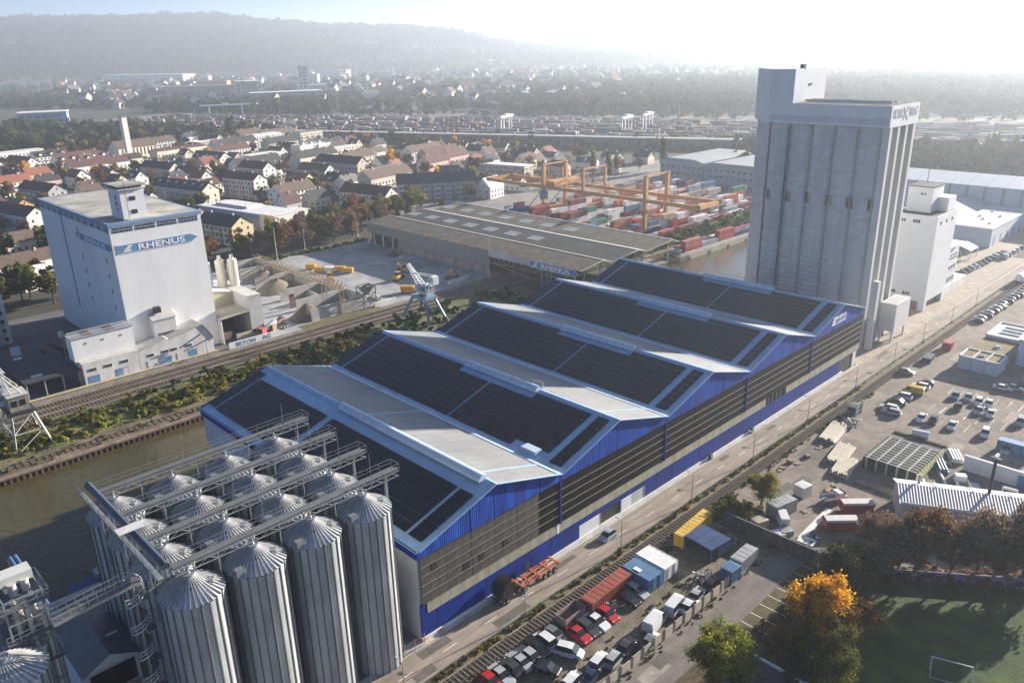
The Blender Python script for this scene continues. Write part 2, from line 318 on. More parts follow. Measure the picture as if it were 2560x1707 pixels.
# roofs
def slope(g_, s, y, h=0):   # point on the west slope: s metres from the valley
    return (g_*W+s, y, ZE+(ZR-ZE)*s/15+h)
sl = math.atan2(ZR-ZE, 15)
roofs = []
for g_ in range(NG):
    x0 = g_*W; xe = x0+W-(.6 if g_==4 else 0)
    r = MB().add([slope(g_,-.5 if g_==0 else 0,-.6), slope(g_,15,-.6), slope(g_,15,L+.3), slope(g_,-.5 if g_==0 else 0,L+.3)], [(0,1,2,3)])
    rw = r.build('roof_slope', ROOFW, hall)
    e = MB().add([(x0+15,-.6,ZR),(xe,-.6,ZE+(.1 if g_==4 else 0)),(xe,L+.3,ZE),(x0+15,L+.3,ZR)], [(0,1,2,3)])
    re = e.build('roof_slope', ROOFG, hall); roofs.append((rw, re))
    f = MB(); f.bar((x0,-.62,ZE+.02),(x0+15,-.62,ZR+.02),.4,.14); f.build('verge_trim', ROOFW, rw)
    f = MB(); f.bar((x0+15,-.62,ZR+.02),(xe,-.62,ZE+.02),.32,.14); f.build('verge_trim', ROOFW, re)
    f = MB(); f.bar((x0,L+.1,ZE+.06),(x0+15,L+.1,ZR+.06),.4,.14); f.build('verge_trim', BLUEF, rw)
    f = MB(); f.bar((x0+15,L+.1,ZR+.03),(xe,L+.1,ZE+.03),.5,.14); f.build('verge_trim', ROOFW, re)
    f = MB(); f.prism([(x0+14.2,ZR-.17),(x0+15,ZR+.13),(x0+15.5,ZR+.0)], -.6, L+.3); f.build('ridge_cap', ROOFW, re)
    if g_: f = MB(); f.prism([(x0-1.1,ZE+.40),(x0-.9,ZE+.42),(x0,ZE+.12),(x0+.9,ZE+.35),(x0+1.1,ZE+.38),(x0,ZE+.02)], -.4, L+.2); f.build('valley_gutter', mat('gutter_metal',(.36,.48,.60),.5,.2,var=.1), rw)
    # cross strips on the grey slope
    for y in ((4.2,) if g_ else (4.2, 35)): 
        f = MB(); f.bar((x0+15.2,y,ZR-.06+.04),(xe-1.2,y,ZE+.36+.04),.45,.1); f.build('seam_strip', ROOFW, re)
    # sky-light vault on the ridge
    y0,y1 = (1.6,40.5) if g_==0 else (18.7,39.5)
    cx = x0+14.6
    v = MB(); n=9; ns=int((y1-y0)/2.1)
    pr_ = [(cx+1.0*math.cos(math.pi*i/(n-1)), ZR-.05+.95*math.sin(math.pi*i/(n-1))) for i in range(n)]
    v.add([(a,y0,b) for a,b in pr_]+[(a,y1,b) for a,b in pr_], [(i,i+1,n+i+1,n+i) for i in range(n-1)], 0, True)
    v.add([(a,y0,b) for a,b in pr_], [tuple(range(n))]); v.add([(a,y1,b) for a,b in pr_], [tuple(range(n-1,-1,-1))])
    sk = v.build('skylight', mat('skylight_acrylic',(.46,.58,.68),.25,var=.06), hall)
    v = MB(); v.add([(a,y0,b) for a,b in pr_], [tuple(range(n))])
    for i in range(ns+1):
        if g_==0 and y0+2.1*i < 27: continue
        y = y0+(y1-y0)*i/ns; k0=len(v.v)
        rb = MB(); q = [(cx+1.03*math.cos(math.pi*j/(n-1)), ZR-.05+.98*math.sin(math.pi*j/(n-1))) for j in range(n)]
        rb.add([(a,y-.06,b) for a,b in q]+[(a,y+.06,b) for a,b in q], [(j,j+1,n+j+1,n+j) for j in range(n-1)])
        rb.build('skylight_rib', GREY, sk)
    if g_: 
        v = MB(); v.add([slope(g_,12.7,y0-.5,.05),slope(g_,14.2,y0-.5,.05),slope(g_,14.2,y1+.5,.05),slope(g_,12.7,y1+.5,.05)],[(0,1,2,3)]); v.build('flashing_apron', ROOFW, rw)
        # guard rail on the sky-light
        v = MB(); v.bar((cx+1.3,y0,ZR+1.3),(cx+1.3,y1,ZR+1.3),.06)
        for i in range(ns+1): v.bar((cx+1.3,y0+(y1-y0)*i/ns,ZR-.3),(cx+1.3,y0+(y1-y0)*i/ns,ZR+1.3),.06)
        v.build('guard_rail', STEEL, sk)
    else:
        v = MB(); v.bar((cx+1.2,28,ZR+1.1),(cx+1.2,40,ZR+1.1),.06)
        for i in range(7): v.bar((cx+1.2,28+2*i,ZR-.3),(cx+1.2,28+2*i,ZR+1.1),.06)
        v.build('guard_rail', STEEL, sk)
# solar panels: rows up the slope; the 300 nearest are single parts
ang = -sl
def pv_rects(g_):
    if g_ == 0: return [(1.2,11.6,.5,3.5),(1.2,11.6,4.2,39.0),(1.2,11.6,40.8,66.0),(1.4,13.2,66.6,69.6)]
    return [(.9,14.0,.7,3.3),(.9,13.9,4.8,29.7),(.9,13.9,30.2,66.0),(1.0,14.0,66.7,69.5)]
def blocked(g_, s, y):
    if g_ and 18.2 < y < 40.0 and s > 12.3: return True
    if g_ == 1 and s < 3.1 and 4.6 < y < 13.0: return True
    return False
pvm = {}; cand = []
for g_ in range(NG):
    for s0,s1,y0,y1 in pv_rects(g_):
        nr = max(1, round((s1-s0)/1.72)); nc = max(1, round((y1-y0)/1.14)); ds=(s1-s0)/nr; dy=(y1-y0)/nc
        for i in range(nr):
            for j in range(nc):
                s, y = s0+(i+.5)*ds, y0+(j+.5)*dy
                if blocked(g_, s, y): continue
                P = Vector(slope(g_, s, y, .16)); d = (P-cam.location).length
                cand.append((d, g_, s, y, ds-.09, dy-.035))
cand.sort(key=lambda c: c[0])
# leave out of the singles those hidden behind the steel silos
vis = [c for c in cand if not (c[1]==0 and c[2] < 9 and 5 < c[3] < 40)]
single = set(id(c) for c in vis[:300])
rest = MB()
for c in cand:
    d, g_, s, y, a, b = c
    P = slope(g_, s, y, .16); a_ = a/math.cos(sl)*.999
    if id(c) in single:
        key = (round(a_,2), round(b,2))
        if key not in pvm: pvm[key] = B(-a_/2,a_/2,-b/2,b/2,-.03,.03).mesh('solar_panel', PVM)
        o = obj('solar_panel', pvm[key], roofs[g_][0], P); o.rotation_euler = (random.uniform(-.003,.003), ang+random.uniform(-.003,.003), 0)
    else:
        ca, sa = math.cos(ang)*a_/2, math.sin(ang)*a_/2; x,yy,z = P; t=random.uniform(-.012,.012)
        rest.quad((x-ca,yy-b/2,z+sa),(x+ca,yy-b/2,z-sa+t),(x+ca,yy+b/2,z-sa),(x-ca,yy+b/2,z+sa+t))
tag(rest.build('solar_panel_field', PVM, hall), kind='stuff')
ht = MB().box(31.0,33.4,6.5,10.0,ZE+.4,ZE+1.0); ht.build('roof_hatch', mat('skylight_acrylic'), hall)
# lettering on the last gable
LW = mat('sign_white', (.80,.80,.80), .5, var=.03)
text('RHENUS', 1.35, 'lettering', LW, hall, frame((132.0,-.31,16.95),(1,0,0),(0,0,1)), fit=5.6)
text('LOGISTICS', 1.1, 'lettering', LW, hall, frame((132.3,-.31,15.75),(1,0,0),(0,0,1)), fit=5.4)
lg = MB()
for k,(z,x0,x1) in enumerate(((17.35,130.2,131.9),(16.6,129.8,131.4),(15.85,129.5,131.6))): lg.prism([(x0,z),(x1,z),(x1+.35,z+.5),(x0+.35,z+.5)], -.33, -.29)
lg.build('emblem', LW, hall)
# signs and hatches at the plinth
for i,(x,c) in enumerate(((.6,(.75,.35,.12)),(3.2,(.60,.12,.10)))): MB().box(x-.35,x+.35,-.30,-.255,.1,.65).build('hazard_plate', mat('hazard%d'%i,c,.6), hall)
pb = thing('notice_board', 'dark notice board on the blue wall behind the truck trailer', 'notice board', (21.6,-.5,0)); B(-.5,.5,-.06,.06,1.0,2.9).build('panel', DARK, pb); B(-.06,.06,-.05,.05,0,1.0).build('post', GREY, pb)
for i,x in enumerate((76.5,93.4)):
    pb = thing('control_cabinet', 'dark control cabinet at the warehouse plinth, %s' % ('nearer the open doorway' if i==0 else 'below the window strip'), 'cabinet', (x,-.45,0)); B(-.45,.45,-.3,.2,.1,1.5).build('housing', DARK, pb); B(-.3,.3,-.33,-.301,.5,1.3).build('door', GREY, pb)

JT=mat('sheet_joint_dark',(.003,.012,.10),.6,var=.2)
for g_ in range(NG):
    for k in range(1,6):
        xx=k*5.0; zt=ZE+(ZR-ZE)*(xx/15 if xx<=15 else (30-xx)/15)-.25
        MB().box(g_*W+xx-.03,g_*W+xx+.03,-.30,-.27,14.55,zt).build('sheet_joint',JT,hall)
for k in range(27):
    xx=3+k*5.0
    if 34<xx<55 or xx>136: continue
    MB().box(xx-.03,xx+.03,-.06,-.035,.75,4.45).build('sheet_joint',JT,hall)
# ---------------------------------------------------------------- sixteen corrugated steel silos with conveyor bridges
SILO = mat('silo_steel', (.46,.48,.475), .42, .45, c2=(.56,.58,.57), vs=.5, wave=('Z',.33), streak=.2, stain=.22, ss=(1,1,.2))
CONE = mat('silo_cone_steel', (.52,.53,.53), .40, .45, var=.10, vs=1.2, stain=.2)
XS = [-6.55,-14.4,-22.25,-30.1]; YS = [2.0,9.75,17.6,25.5]; SR, SE, SA = 3.55, 25.0, 26.9
def silo_body(r, z1, n=56):
    m = MB(); vs=[]; 
    for z in (0,z1): vs += [(r*math.cos(2*math.pi*i/n), r*math.sin(2*math.pi*i/n), z) for i in range(n)]
    m.add(vs, [(i,(i+1)%n,n+(i+1)%n,n+i) for i in range(n)], 0, True); return m.mesh('shell', SILO)
def silo_cone(r, z0, z1, n=36):
    m = MB(); rr = [(r*1.03,z0-.12),(.55,z1)]
    m.add([(a*math.cos(2*math.pi*i/n),a*math.sin(2*math.pi*i/n),z) for a,z in rr for i in range(n)], [(i,(i+1)%n,n+(i+1)%n,n+i) for i in range(n)], 0)
    return m.mesh('cone_roof', CONE)
def silo_ribs(r, z0, z1, n=36):
    m = MB()
    for i in range(n):
        t = 2*math.pi*(i+.5)/n; c,s = math.cos(t),math.sin(t); m.bar((r*1.04*c,r*1.04*s,z0-.08),(.6*c,.6*s,z1+.05),.10,.24)
    return m.mesh('roof_seam', CONE)
def silo_stiff(r, z1, n=22):
    m = MB()
    for i in range(n):
        t = 2*math.pi*i/n; m.bar((r*1.015*math.cos(t),r*1.015*math.sin(t),0),(r*1.015*math.cos(t),r*1.015*math.sin(t),z1),.16,.13,0,(math.cos(t),math.sin(t),0))
    return m.mesh('stiffener', mat('stiffener_steel',(.16,.17,.175),.5,.4,var=.1))
meshes = [silo_body(SR,SE), silo_cone(SR,SE,SA), silo_ribs(SR,SE,SA), silo_stiff(SR,SE)]
hat = MB().tube((0,0,SA-.1),(0,0,SA+.35),.7,n=14).mesh('top_collar', STEEL)
hatch = MB().box(-.35,.35,-.45,.45,0,.35).mesh('hatch', GREY)
vent = MB().tube((0,0,0),(0,0,.3),.16,n=8).mesh('vent', DARK)
box = MB().box(-.45,.45,-.4,.4,-.5,.6).mesh('aeration_box', STEEL)
rown = ['row by the warehouse road','second row from the road','third row from the road','row by the canal']
colq = ['beside the warehouse wall','second from the warehouse','third from the warehouse','farthest from the warehouse']
for j,y in enumerate(YS):
    for i,x in enumerate(XS):
        t = thing('grain_silo', 'round corrugated steel silo %s in the %s' % (colq[i], rown[j]), 'silo', (x,y,0), group='steel silos')
        obj('shell', meshes[0], t); rf = obj('cone_roof', meshes[1], t); tag(obj('roof_seams', meshes[2], rf), kind='stuff'); tag(obj('stiffeners', meshes[3], t), kind='stuff')
        obj('top_collar', hat, rf)
        for a in (-.6,): o = obj('hatch', hatch, rf, (2.3*math.cos(a),2.3*math.sin(a),SE+.85), a)
        for a in (-1.9,.3,1.1): obj('vent', vent, rf, (1.7*math.cos(a),1.7*math.sin(a),SE+1.0))
        if i < 3: obj('aeration_box', box, t, (SR*.93*math.cos(-2.6),SR*.93*math.sin(-2.6),SE+.35))
# conveyor bridges along each row, on the cone tops and lattice trestles
def rail_side(m, p, q, h=1.0, n=10, r=.045):
    p=Vector(p); q=Vector(q)
    for k in (.5,1): m.bar(p+Vector((0,0,h*k)), q+Vector((0,0,h*k)), r)
    for i in range(n+1):
        a = p.lerp(q,i/n); m.bar(a,a+Vector((0,0,h)),r)
ZB = 28.3
for j,y in enumerate(YS):
    t = thing('conveyor_bridge', 'grey conveyor bridge above the silo %s' % rown[j], 'conveyor', (0,y+.3,ZB), group='silo conveyor bridges')
    x0,x1 = -31.6,-.6
    MB().box(x0,x1,.5,1.15,-.08,0).build('walkway', mat('grating',(.14,.15,.15),.7,.3,var=.2,vs=3), t)
    MB().prism([(-.24,-.05),(.24,-.05),(.24,.22),(0,.36),(-.24,.22)], x0, x1, 'x').build('conveyor_housing', mat('conveyor_steel',(.15,.165,.17),.5,.5,var=.15), t)
    s=MB()
    for yy in (-.4,1.2):
        for zz in (-.1,-.8): s.bar((x0,yy,zz),(x1,yy,zz),.1)
        for q in range(24): a_=x0+(x1-x0)*q/24; b_=x0+(x1-x0)*(q+1)/24; s.bar((a_,yy,-.1 if q%2 else -.8),(b_,yy,-.8 if q%2 else -.1),.07)
    s.build('girder', GREY, t)
    s=MB(); rail_side(s,(x0,1.3,0),(x1,1.3,0),1.1,16); s.build('handrail', mat('dull_rail',(.26,.275,.28),.5,.5,var=.1), t)
    s=MB(); rail_side(s,(-6.5,-.6,0),(x1,-.6,0),1.1,5); s.bar((x1,-.6,1.1),(x1,1.3,1.1),.05); s.build('handrail', mat('dull_rail',(.26,.275,.28),.5,.5,var=.1), t)
    for i,x in enumerate(XS):
        MB().tube((x,0,-.1),(x,-.3,SA-ZB+.3),.22,n=8).build('spout', STEEL, t)
        k = MB()
        for a,b in ((x+3.6,-.35),(x+4.2,.75)) if i else ((x+3.9,-.4),(x+4.5,.8)):
            k.bar((a,b,-.1),(a,b,-6.5),.12)
        a = x+3.9; 
        for z in range(6): k.bar((a-.3,-.35,-.1-z),(a+.3,.75,-1.1-z),.06); k.bar((a-.3,-.35,-1.1-z),(a+.3,.75,-.1-z),.06)
        k.build('trestle', GREY, t)
        for zz in (1,): k=MB(); k.bar((x+2.5,1.2,0),(x+2.5,1.2,3.2),.05); k.build('lightning_rod', GREY, t) if i%2==0 else None
# collecting conveyor across the row ends
t = thing('cross_conveyor', 'dark covered conveyor crossing the row ends of the silos', 'conveyor', (-33.2,0,0))
MB().prism([(-32.7,ZB+.5),(-31.8,ZB+.5),(-31.8,ZB+1.0),(-32.25,ZB+1.35),(-32.7,ZB+1.0)], 2.2, 27.6).build('conveyor_housing', mat('dark_blue_grey_steel',(.055,.07,.10),.35,.4,var=.15), t)
for c in t.children: c.location=(33.2,0,0)
k=MB(); k.box(-.3,.3,1.5,27.8,ZB-.1,ZB); rail_side(k,(-.35,1.5,ZB),(-.35,27.8,ZB),1.1,13); k.build('walkway', GREY, t)
k=MB(); 
for y in (5.9,13.7,21.5): k.bar((.2,y,ZB),(.2,y,20),.14); k.bar((1.5,y,ZB),(1.5,y,20),.14); k.bar((1.5,y,ZB),(.2,y,ZB-4),.08); k.bar((.2,y,ZB-4),(1.5,y,ZB-8),.08)
k.build('trestle', GREY, t)
MB().box(-.9,2.0,10.6,12.2,ZB+1.7,ZB+1.8).build('canopy', mat('canopy_sheet',(.55,.55,.52),.6,var=.1), t)
# ---------------------------------------------------------------- silo yard: walkway, spiral stair, elevator tower, shed, lone silo, pipes
GRAT = mat('grating')
def walkway(name, label, p, q, w=1.1, n=10):
    p=Vector(p); q=Vector(q); t = thing(name, label, 'walkway', p); d=q-p; a=Vector((-d.y,d.x,0)).normalized()*w/2
    MB().bar((0,0,0),d,w,.12).build('deck', GRAT, t)
    s=MB(); s.bar(-a+Vector((0,0,-.25)),d-a+Vector((0,0,-.25)),.1,.35); s.bar(a+Vector((0,0,-.25)),d+a+Vector((0,0,-.25)),.1,.35); s.build('girder', STEEL, t)
    for g_ in (-1,1): s=MB(); rail_side(s, a*g_, d+a*g_, 1.1, n, .05); s.build('handrail', STEEL, t)
    return t
walkway('access_walkway','steel walkway linking the elevator tower to the silo tops',(-43.6,4.6,27.0),(-34.6,4.9,27.4))
t = thing('spiral_stair','galvanised spiral stair winding down beside the first silo row','stair',(-35.2,5.2,0))
MB().tube((0,0,0),(0,0,28.4),.12,n=8).build('pole', STEEL, t)
step = MB().add([(.1,-.05,0),(1.05,-.2,0),(1.05,.2,0),(.1,.05,0),(.1,-.05,-.06),(1.05,-.2,-.06),(1.05,.2,-.06),(.1,.05,-.06)],[(0,1,2,3),(7,6,5,4),(0,4,5,1),(1,5,6,2),(2,6,7,3)]).mesh('step', GRAT)
N=int(27/.21)
for i in range(N): obj('step', step, t, (0,0,.3+i*.21), i*.36)
s=MB(); pr0=None; BRT=mat('bright_galvanised',(.58,.60,.60),.4,.4,var=.1)
for i in range(N+1):
    a=i*.36; P=Vector((1.08*math.cos(a),1.08*math.sin(a),1.2+i*.21))
    if pr0: s.bar(pr0,P,.08); s.bar(pr0-Vector((0,0,.5)),P-Vector((0,0,.5)),.06); s.bar(pr0-Vector((0,0,1.0)),P-Vector((0,0,1.0)),.05,.16)
    if i%2==0: s.bar(P,P-Vector((0,0,1.0)),.05)
    pr0=P
s.build('handrail', BRT, t)
for i in range(6):
    z=4+i*4.2; s=MB(); s.box(.3,1.3,-1.2,.2,z-.05,z); s.build('landing', GRAT, t); MB().bar((1.0,-.2,z),(3.3,.6,z+.1),.1).build('tie_bar', STEEL, t)
# lone silo at the lower corner
t = thing('grain_silo','lone steel silo below the elevator tower platforms','silo',(-48.3,8.2,0)); k=1.12
for nm,me,kd in (('shell',meshes[0],0),('stiffeners',meshes[3],1)): o=obj(nm,me,t); o.scale=(k,k,.84); kd and tag(o,kind='stuff')
rf=obj('cone_roof',meshes[1],t,(0,0,-4.0)); rf.scale=(k,k,1); tag(obj('roof_seams',meshes[2],rf),kind='stuff'); obj('top_collar',hat,rf)
# elevator tower
t = thing('elevator_tower','steel elevator tower with pipes, ducts and platforms beside the canal','tower',(-44.6,13.6,0))
s=MB()
for a in (-1.9,1.9):
    for b in (-2.2,2.2): s.bar((a,b,0),(a,b,27),.22)
for z in range(0,27,3):
    for b in (-2.2,2.2): s.bar((-1.9,b,z),(1.9,b,z+3),.1); s.bar((-1.9,b,z+3),(1.9,b,z+3),.12)
    for a in (-1.9,1.9): s.bar((a,-2.2,z+3),(a,2.2,z),.1); s.bar((a,-2.2,z+3),(a,2.2,z+3),.12)
s.build('frame', GREY, t)
for z in (18,22,26): 
    pl=MB().box(-2.5,2.5,-2.7,2.7,z-.1,z).build('platform', GRAT, t); s=MB()
    for p_,q_ in (((-2.5,-2.7,z),(2.5,-2.7,z)),((2.5,-2.7,z),(2.5,2.7,z)),((-2.5,2.7,z),(2.5,2.7,z))): rail_side(s,p_,q_,1.1,4)
    s.build('handrail', STEEL, pl)
MB().box(-1.7,1.9,.6,2.6,27.2,28.3).build('drive_housing', mat('canopy_sheet'), t)
for a,b,r,z0,z1 in ((-.9,-1.2,.28,8,26.5),(.2,-1.6,.3,6,25.5),(1.0,-1.0,.26,10,26.5),(-.4,.4,.45,0,27.5),(.9,.6,.45,0,27.5),(1.5,-1.9,.3,12,24)): MB().tube((a,b,z0),(a,b,z1),r,n=10).build('pipe', mat('pale_pipe',(.55,.53,.48),.5,.3,var=.1), t)
for a,b,z in ((-.8,-.6,23.2),(.6,1.2,23.4),(1.2,-.4,19.2),(-1.0,.8,19.1)): B(a-.5,a+.5,b-.4,b+.4,z-1,z+.2).build('cyclone_box', GREY, t)
MB().prism([(-1.2,20),(1.0,20),(.2,17.2),(-.5,17.2)],-2.3,-.6).build('hopper', mat('canopy_sheet'), t)
for i,(dx,c) in enumerate(((0,0),(1.3,1))):
    t = thing('loading_pipe','blue loading pipe running down to the quay, %s' % ('beside the elevator tower' if i==0 else 'nearer the silos'),'pipe',(-39.9+dx*.55,24,0)); MB().tube((0,6,10.2),(0,27,10),.34,n=12).build('pipe', mat('blue_pipe',(.10,.17,.32),.4,.3,var=.15), t)
    s=MB(); s.bar((0,8,9.8),(0,8,0),.2); s.bar((0,18,9.8),(0,18,0),.2); s.bar((0,26.5,9.8),(0,26.5,0),.2); s.build('support', GREY, t)
t = thing('ship_loader','steel ship loader boom with a blue pipe reaching over the canal','ship loader',(-46.5,48,0))
MB().tube((0,0,9),(1.2,9,15),.55,n=12).build('pipe', mat('blue_pipe'), t); s=MB(); s.bar((-.8,0,0),(0,0,10),.3); s.bar((.8,0,0),(0,0,10),.3); s.bar((0,0,10),(1.2,9,15.8),.25); s.build('boom', GREY, t); B(.4,2,8.2,10,14.4,16).build('head', GREY, t)
for i,(a,b) in enumerate(((-42.5,40),(-40.6,40.5))):
    t=thing('mast','thin dark stay mast at the quay edge, %s' % ('the taller one' if i==0 else 'the shorter one'),'mast',(a,b,0)); MB().tube((0,0,0),(-.6,3,16-2*i),.09,n=6).build('pole', DARK, t)
# shed with ribbed roof beside the silos
t = thing('ribbed_shed','shed with dark ribbed gable roof between elevator tower and silos','shed',(-40.3,15.4,0))
RIB = mat('ribbed_dark_roof',(.13,.14,.155),.5,.2,var=.15,wave=('Y',.5))
B(.1,6.5,.1,10.4,0,10.4).build('wall', mat('pale_wall'), t)
s=MB(); s.add([(-.3,-.3,10.2),(3.3,-.3,12.0),(3.3,10.8,12.0),(-.3,10.8,10.2)],[(0,1,2,3)]); s.build('roof_slope', RIB, t)
s=MB(); s.add([(3.3,-.3,12.0),(6.9,-.3,10.2),(6.9,10.8,10.2),(3.3,10.8,12.0)],[(0,1,2,3)]); s.build('roof_slope', RIB, t)
MB().prism([(0,10.3),(6.6,10.3),(3.3,11.95)],-.05,.2).build('gable', WHITE, t); MB().box(.6,6.0,-.02,.09,6.6,9.8).build('window_band', GLASS, t)
MB().box(4.2,5.6,3.6,4.0,11.0,11.9).build('roof_vent', STEEL, t); B(.5,6.2,-.1,.08,5.4,6.3).build('lintel', mat('mossy_concrete_strip'), t)
# fence at the road edge by the silos
t = thing('mesh_fence','wire mesh fence between the silos and the road','fence',(-3.6,-.75,0)); s=MB()
for i in range(3): MB().tube((i*1.8-.2,.0,0),(i*1.8-.2,0,2.2),.05,n=6).build('post', STEEL, t)
for k in range(19): s.bar((-.2+k*.2,0,.1),(-.2+k*.2,0,2.1),.015)
for k in range(8): s.bar((-.2,0,.1+k*.28),(3.4,0,.1+k*.28),.015)
tag(s.build('mesh', STEEL, t),kind='stuff')
b=thing('small_blue_boat','small dark blue barge hull moored behind the silos','boat',(-30,49.2,-1.4)); MB().prism([(-3,0),(-2.2,-.9),(4,-.9),(4.6,0),(4.6,1.2),(-3.4,1.2)],1.4,4.2).build('hull', mat('boat_blue',(.02,.02,.12),.5,var=.2), b); B(1,3.4,1.8,3.8,1.2,2.6).build('cabin', GREY, b)
# ---------------------------------------------------------------- white tower store with RHENUS signs
SGNB = mat('sign_blue',(.10,.23,.42),.6,var=.08); SKYB = mat('pale_blue_trim',(.16,.27,.42),.6,var=.1)
tw = thing('storage_tower','tall white storage tower with blue arrow signs and roof turret','tower',(13,147,0)); TX,TY,TZ = 25.2,63,40.6
B(0,TX,0,TY,0,TZ-.9).build('wall', mat('tower_render',(.74,.74,.73),.85,c2=(.80,.80,.78),vs=.12,streak=.2,stain=.08,ss=(.5,.5,.10)), tw)
B(-.25,TX+.25,-.25,TY+.25,TZ-.9,TZ).build('parapet', SKYB, tw)
B(.5,TX-.5,.5,TY-.5,TZ-.2,TZ+.03).build('roof', mat('gravel_roof',(.22,.215,.17),.95,c2=(.44,.43,.40),vs=.09,streak=0), tw)
for k in range(4):
    x0=.7+k*6.05; w_=MB().box(x0,x0+5.5,-.06,.05,37.9,39.4).build('window_band', WHITE, tw)
    for r in range(2):
        for c in range(9): MB().box(x0+.12+c*.6,x0+.55+c*.6,-.09,-.065,37.98+r*.72,38.58+r*.72).build('pane', GLASS, w_)
wb=B(-.07,.02,.4,TY-.4,37.9,39.5).build('window_band', mat('blue_grey_strip',(.25,.31,.36),.7,var=.2), tw)
for c in range(11): B(-.10,-.075,2+c*5.6,2.9+c*5.6,38.3,39.2).build('pane', GLASS, wb); 
for c in range(10): B(-.11,-.072,4.8+c*5.6,5.2+c*5.6,37.9,39.5).build('mullion', WHITE, wb)
for y,zs in ((27.4,(35.6,27.5,23.1,18.7,14.4)),(7.0,(29.5,25,20.7,16))):
    for z in zs: B(-.08,.02,y-.28,y+.28,z-.7,z+.7).build('window', GLASS, tw)
MB().tube((-.15,41.4,9),(-.15,41.4,38.4),.16,n=8).build('downpipe', GREY, tw)
def arrow(parent, o, xdir, ln, h):   # blue arrow sign with stylised emblem and lettering
    f = frame(o, xdir, (0,0,1)); s=MB(); P=[(0,0),(ln-h*.9,0),(ln,h/2),(ln-h*.9,h),(0,h)]
    for z0,e,nm,m in ((0,.22,'sign_border',WHITE),(.03,0,'sign_panel',SGNB)):
        q=[(-e,-e),(ln-h*.9+e*.4,-e),(ln+e*1.2,h/2),(ln-h*.9+e*.4,h+e),(-e,h+e)]
        s=MB(); n=5; s.add([(a,b,z0) for a,b in q]+[(a,b,z0+.06) for a,b in q],[tuple(range(n-1,-1,-1)),tuple(range(n,2*n))]+[(i,(i+1)%n,n+(i+1)%n,n+i) for i in range(n)])
        sg=s.build(nm, m, parent); sg.matrix_local=f@Matrix.Translation((0,0,.02))
    s=MB()
    for a,b,w_ in ((.9,.16,2.2),(1.35,.45,1.5),(1.9,.70,1.35)):
        q=[(a*h*.55,b*h-.04*h),((a+w_*.85)*h*.55,b*h-.04*h),((a+w_*.85)*h*.55+.3*h*.5,b*h+.16*h),(a*h*.55+.3*h,b*h+.16*h)]
        s.add([(x,y,.12) for x,y in q]+[(x,y,.16) for x,y in q],[(3,2,1,0),(4,5,6,7),(0,1,5,4),(1,2,6,5),(2,3,7,6),(3,0,4,7)])
    o2=s.build('emblem', mat('sign_white'), parent); o2.matrix_local=f
    text('RHENUS', h*1.02, 'lettering', mat('sign_white'), parent, f@Matrix.Translation((ln*.245,h*.13,.14)), fit=ln*.585)
arrow(tw,(1.2,-.02,32.3),(1,0,0),22.2,2.15); arrow(tw,(-.02,29.6,32.7),(0,-1,0),29.2,1.85)
tr=MB().box(5.2,11.6,2.6,11.5,TZ,TZ+8.2).build('turret', mat('tower_render'), tw)
MB().box(4.6,12.2,2.0,12.2,TZ+8.9,TZ+9.1).build('turret_roof', mat('gravel_roof'), tw); MB().box(5.4,11.4,2.8,11.3,TZ+8.2,TZ+8.9).build('turret_glazing', GLASS, tw)
s=MB(); 
for p_,q_ in (((4.7,2.1,TZ+8.3),(12.1,2.1,TZ+8.3)),((12.1,2.1,TZ+8.3),(12.1,12.1,TZ+8.3)),((4.7,2.1,TZ+8.3),(4.7,12.1,TZ+8.3))): rail_side(s,p_,q_,1.0,6,.07)
s.build('turret_rail', STEEL, tw); B(4.6,12.2,2.0,12.2,TZ+8.1,TZ+8.25).build('turret_deck', WHITE, tw)
for z in (1.4,5.0):
    for i in range(3): B(7.6+i*.55,8.0+i*.55,2.5,2.62,TZ+z,TZ+z+1.1).build('turret_window', GLASS, tr)
for z in (2.0,3.6,5.2): B(5.1,5.21,5.8,6.6,TZ+z,TZ+z+1.0).build('turret_window', GLASS, tr)
MB().tube((6.6,2.2,TZ),(6.6,2.2,TZ+13),.07,n=6).build('antenna', DARK, tw); MB().tube((11.9,11.9,TZ+8),(11.9,11.9,TZ+12),.06,n=6).build('antenna', DARK, tw)
B(-.0+.6,6,.6,4.5,TZ-.1,TZ+.05).build('roof_recess', DARK, tw)
# annex range along the track
AX = mat('annex_render',(.64,.625,.58),.85,c2=(.72,.705,.67),vs=.2,streak=.3,stain=.2,ss=(.8,.8,.3))
an = thing('rail_annex','cream loading annex with blue doors along the track below the tower','building',(-2.2,140.3,0))
B(0,14.3,0,6.7,0,6.6).build('wall', AX, an); MB().prism([(0,6.6),(6.7,6.6),(6.7,7.4),(0,6.7)],-.15,14.45,'x').build('roof', mat('annex_roof',(.42,.41,.39),.9,var=.12), an)
B(-.9,14.8,2.2,6.69,6.9,13.2).build('upper_store', mat('tower_render'), an); B(-1.1,15,2.0,6.7,13.2,13.5).build('upper_roof', mat('slate_panels',(.30,.32,.34),.7,var=.15), an)
for x in (2.6,8.4): B(x,x+2,2.4,6.5,13.5,13.58).build('rust_panel', mat('rust_roof',(.17,.10,.09),.9,var=.2), an)
MB().tube((-.8,5.8,14.0),(14.6,5.8,14.0),.25,n=8).build('pipe', STEEL, an); MB().tube((-.8,2.6,13.9),(14.6,2.6,13.9),.14,n=8).build('pipe', STEEL, an)
for x in (1.2,5.2,9.4): 
    w_=B(x,x+2.1,-.06,.05,4.2,5.1).build('window', WHITE, an)
    for i in range(5): B(x+.08+i*.41,x+.38+i*.41,-.09,-.065,4.28,5.02).build('pane', GLASS, w_)
for x in (2.6,6.9,11.6): B(x-.25,x+.25,2.12,2.19,11.2,11.7).build('window', GREY, an)
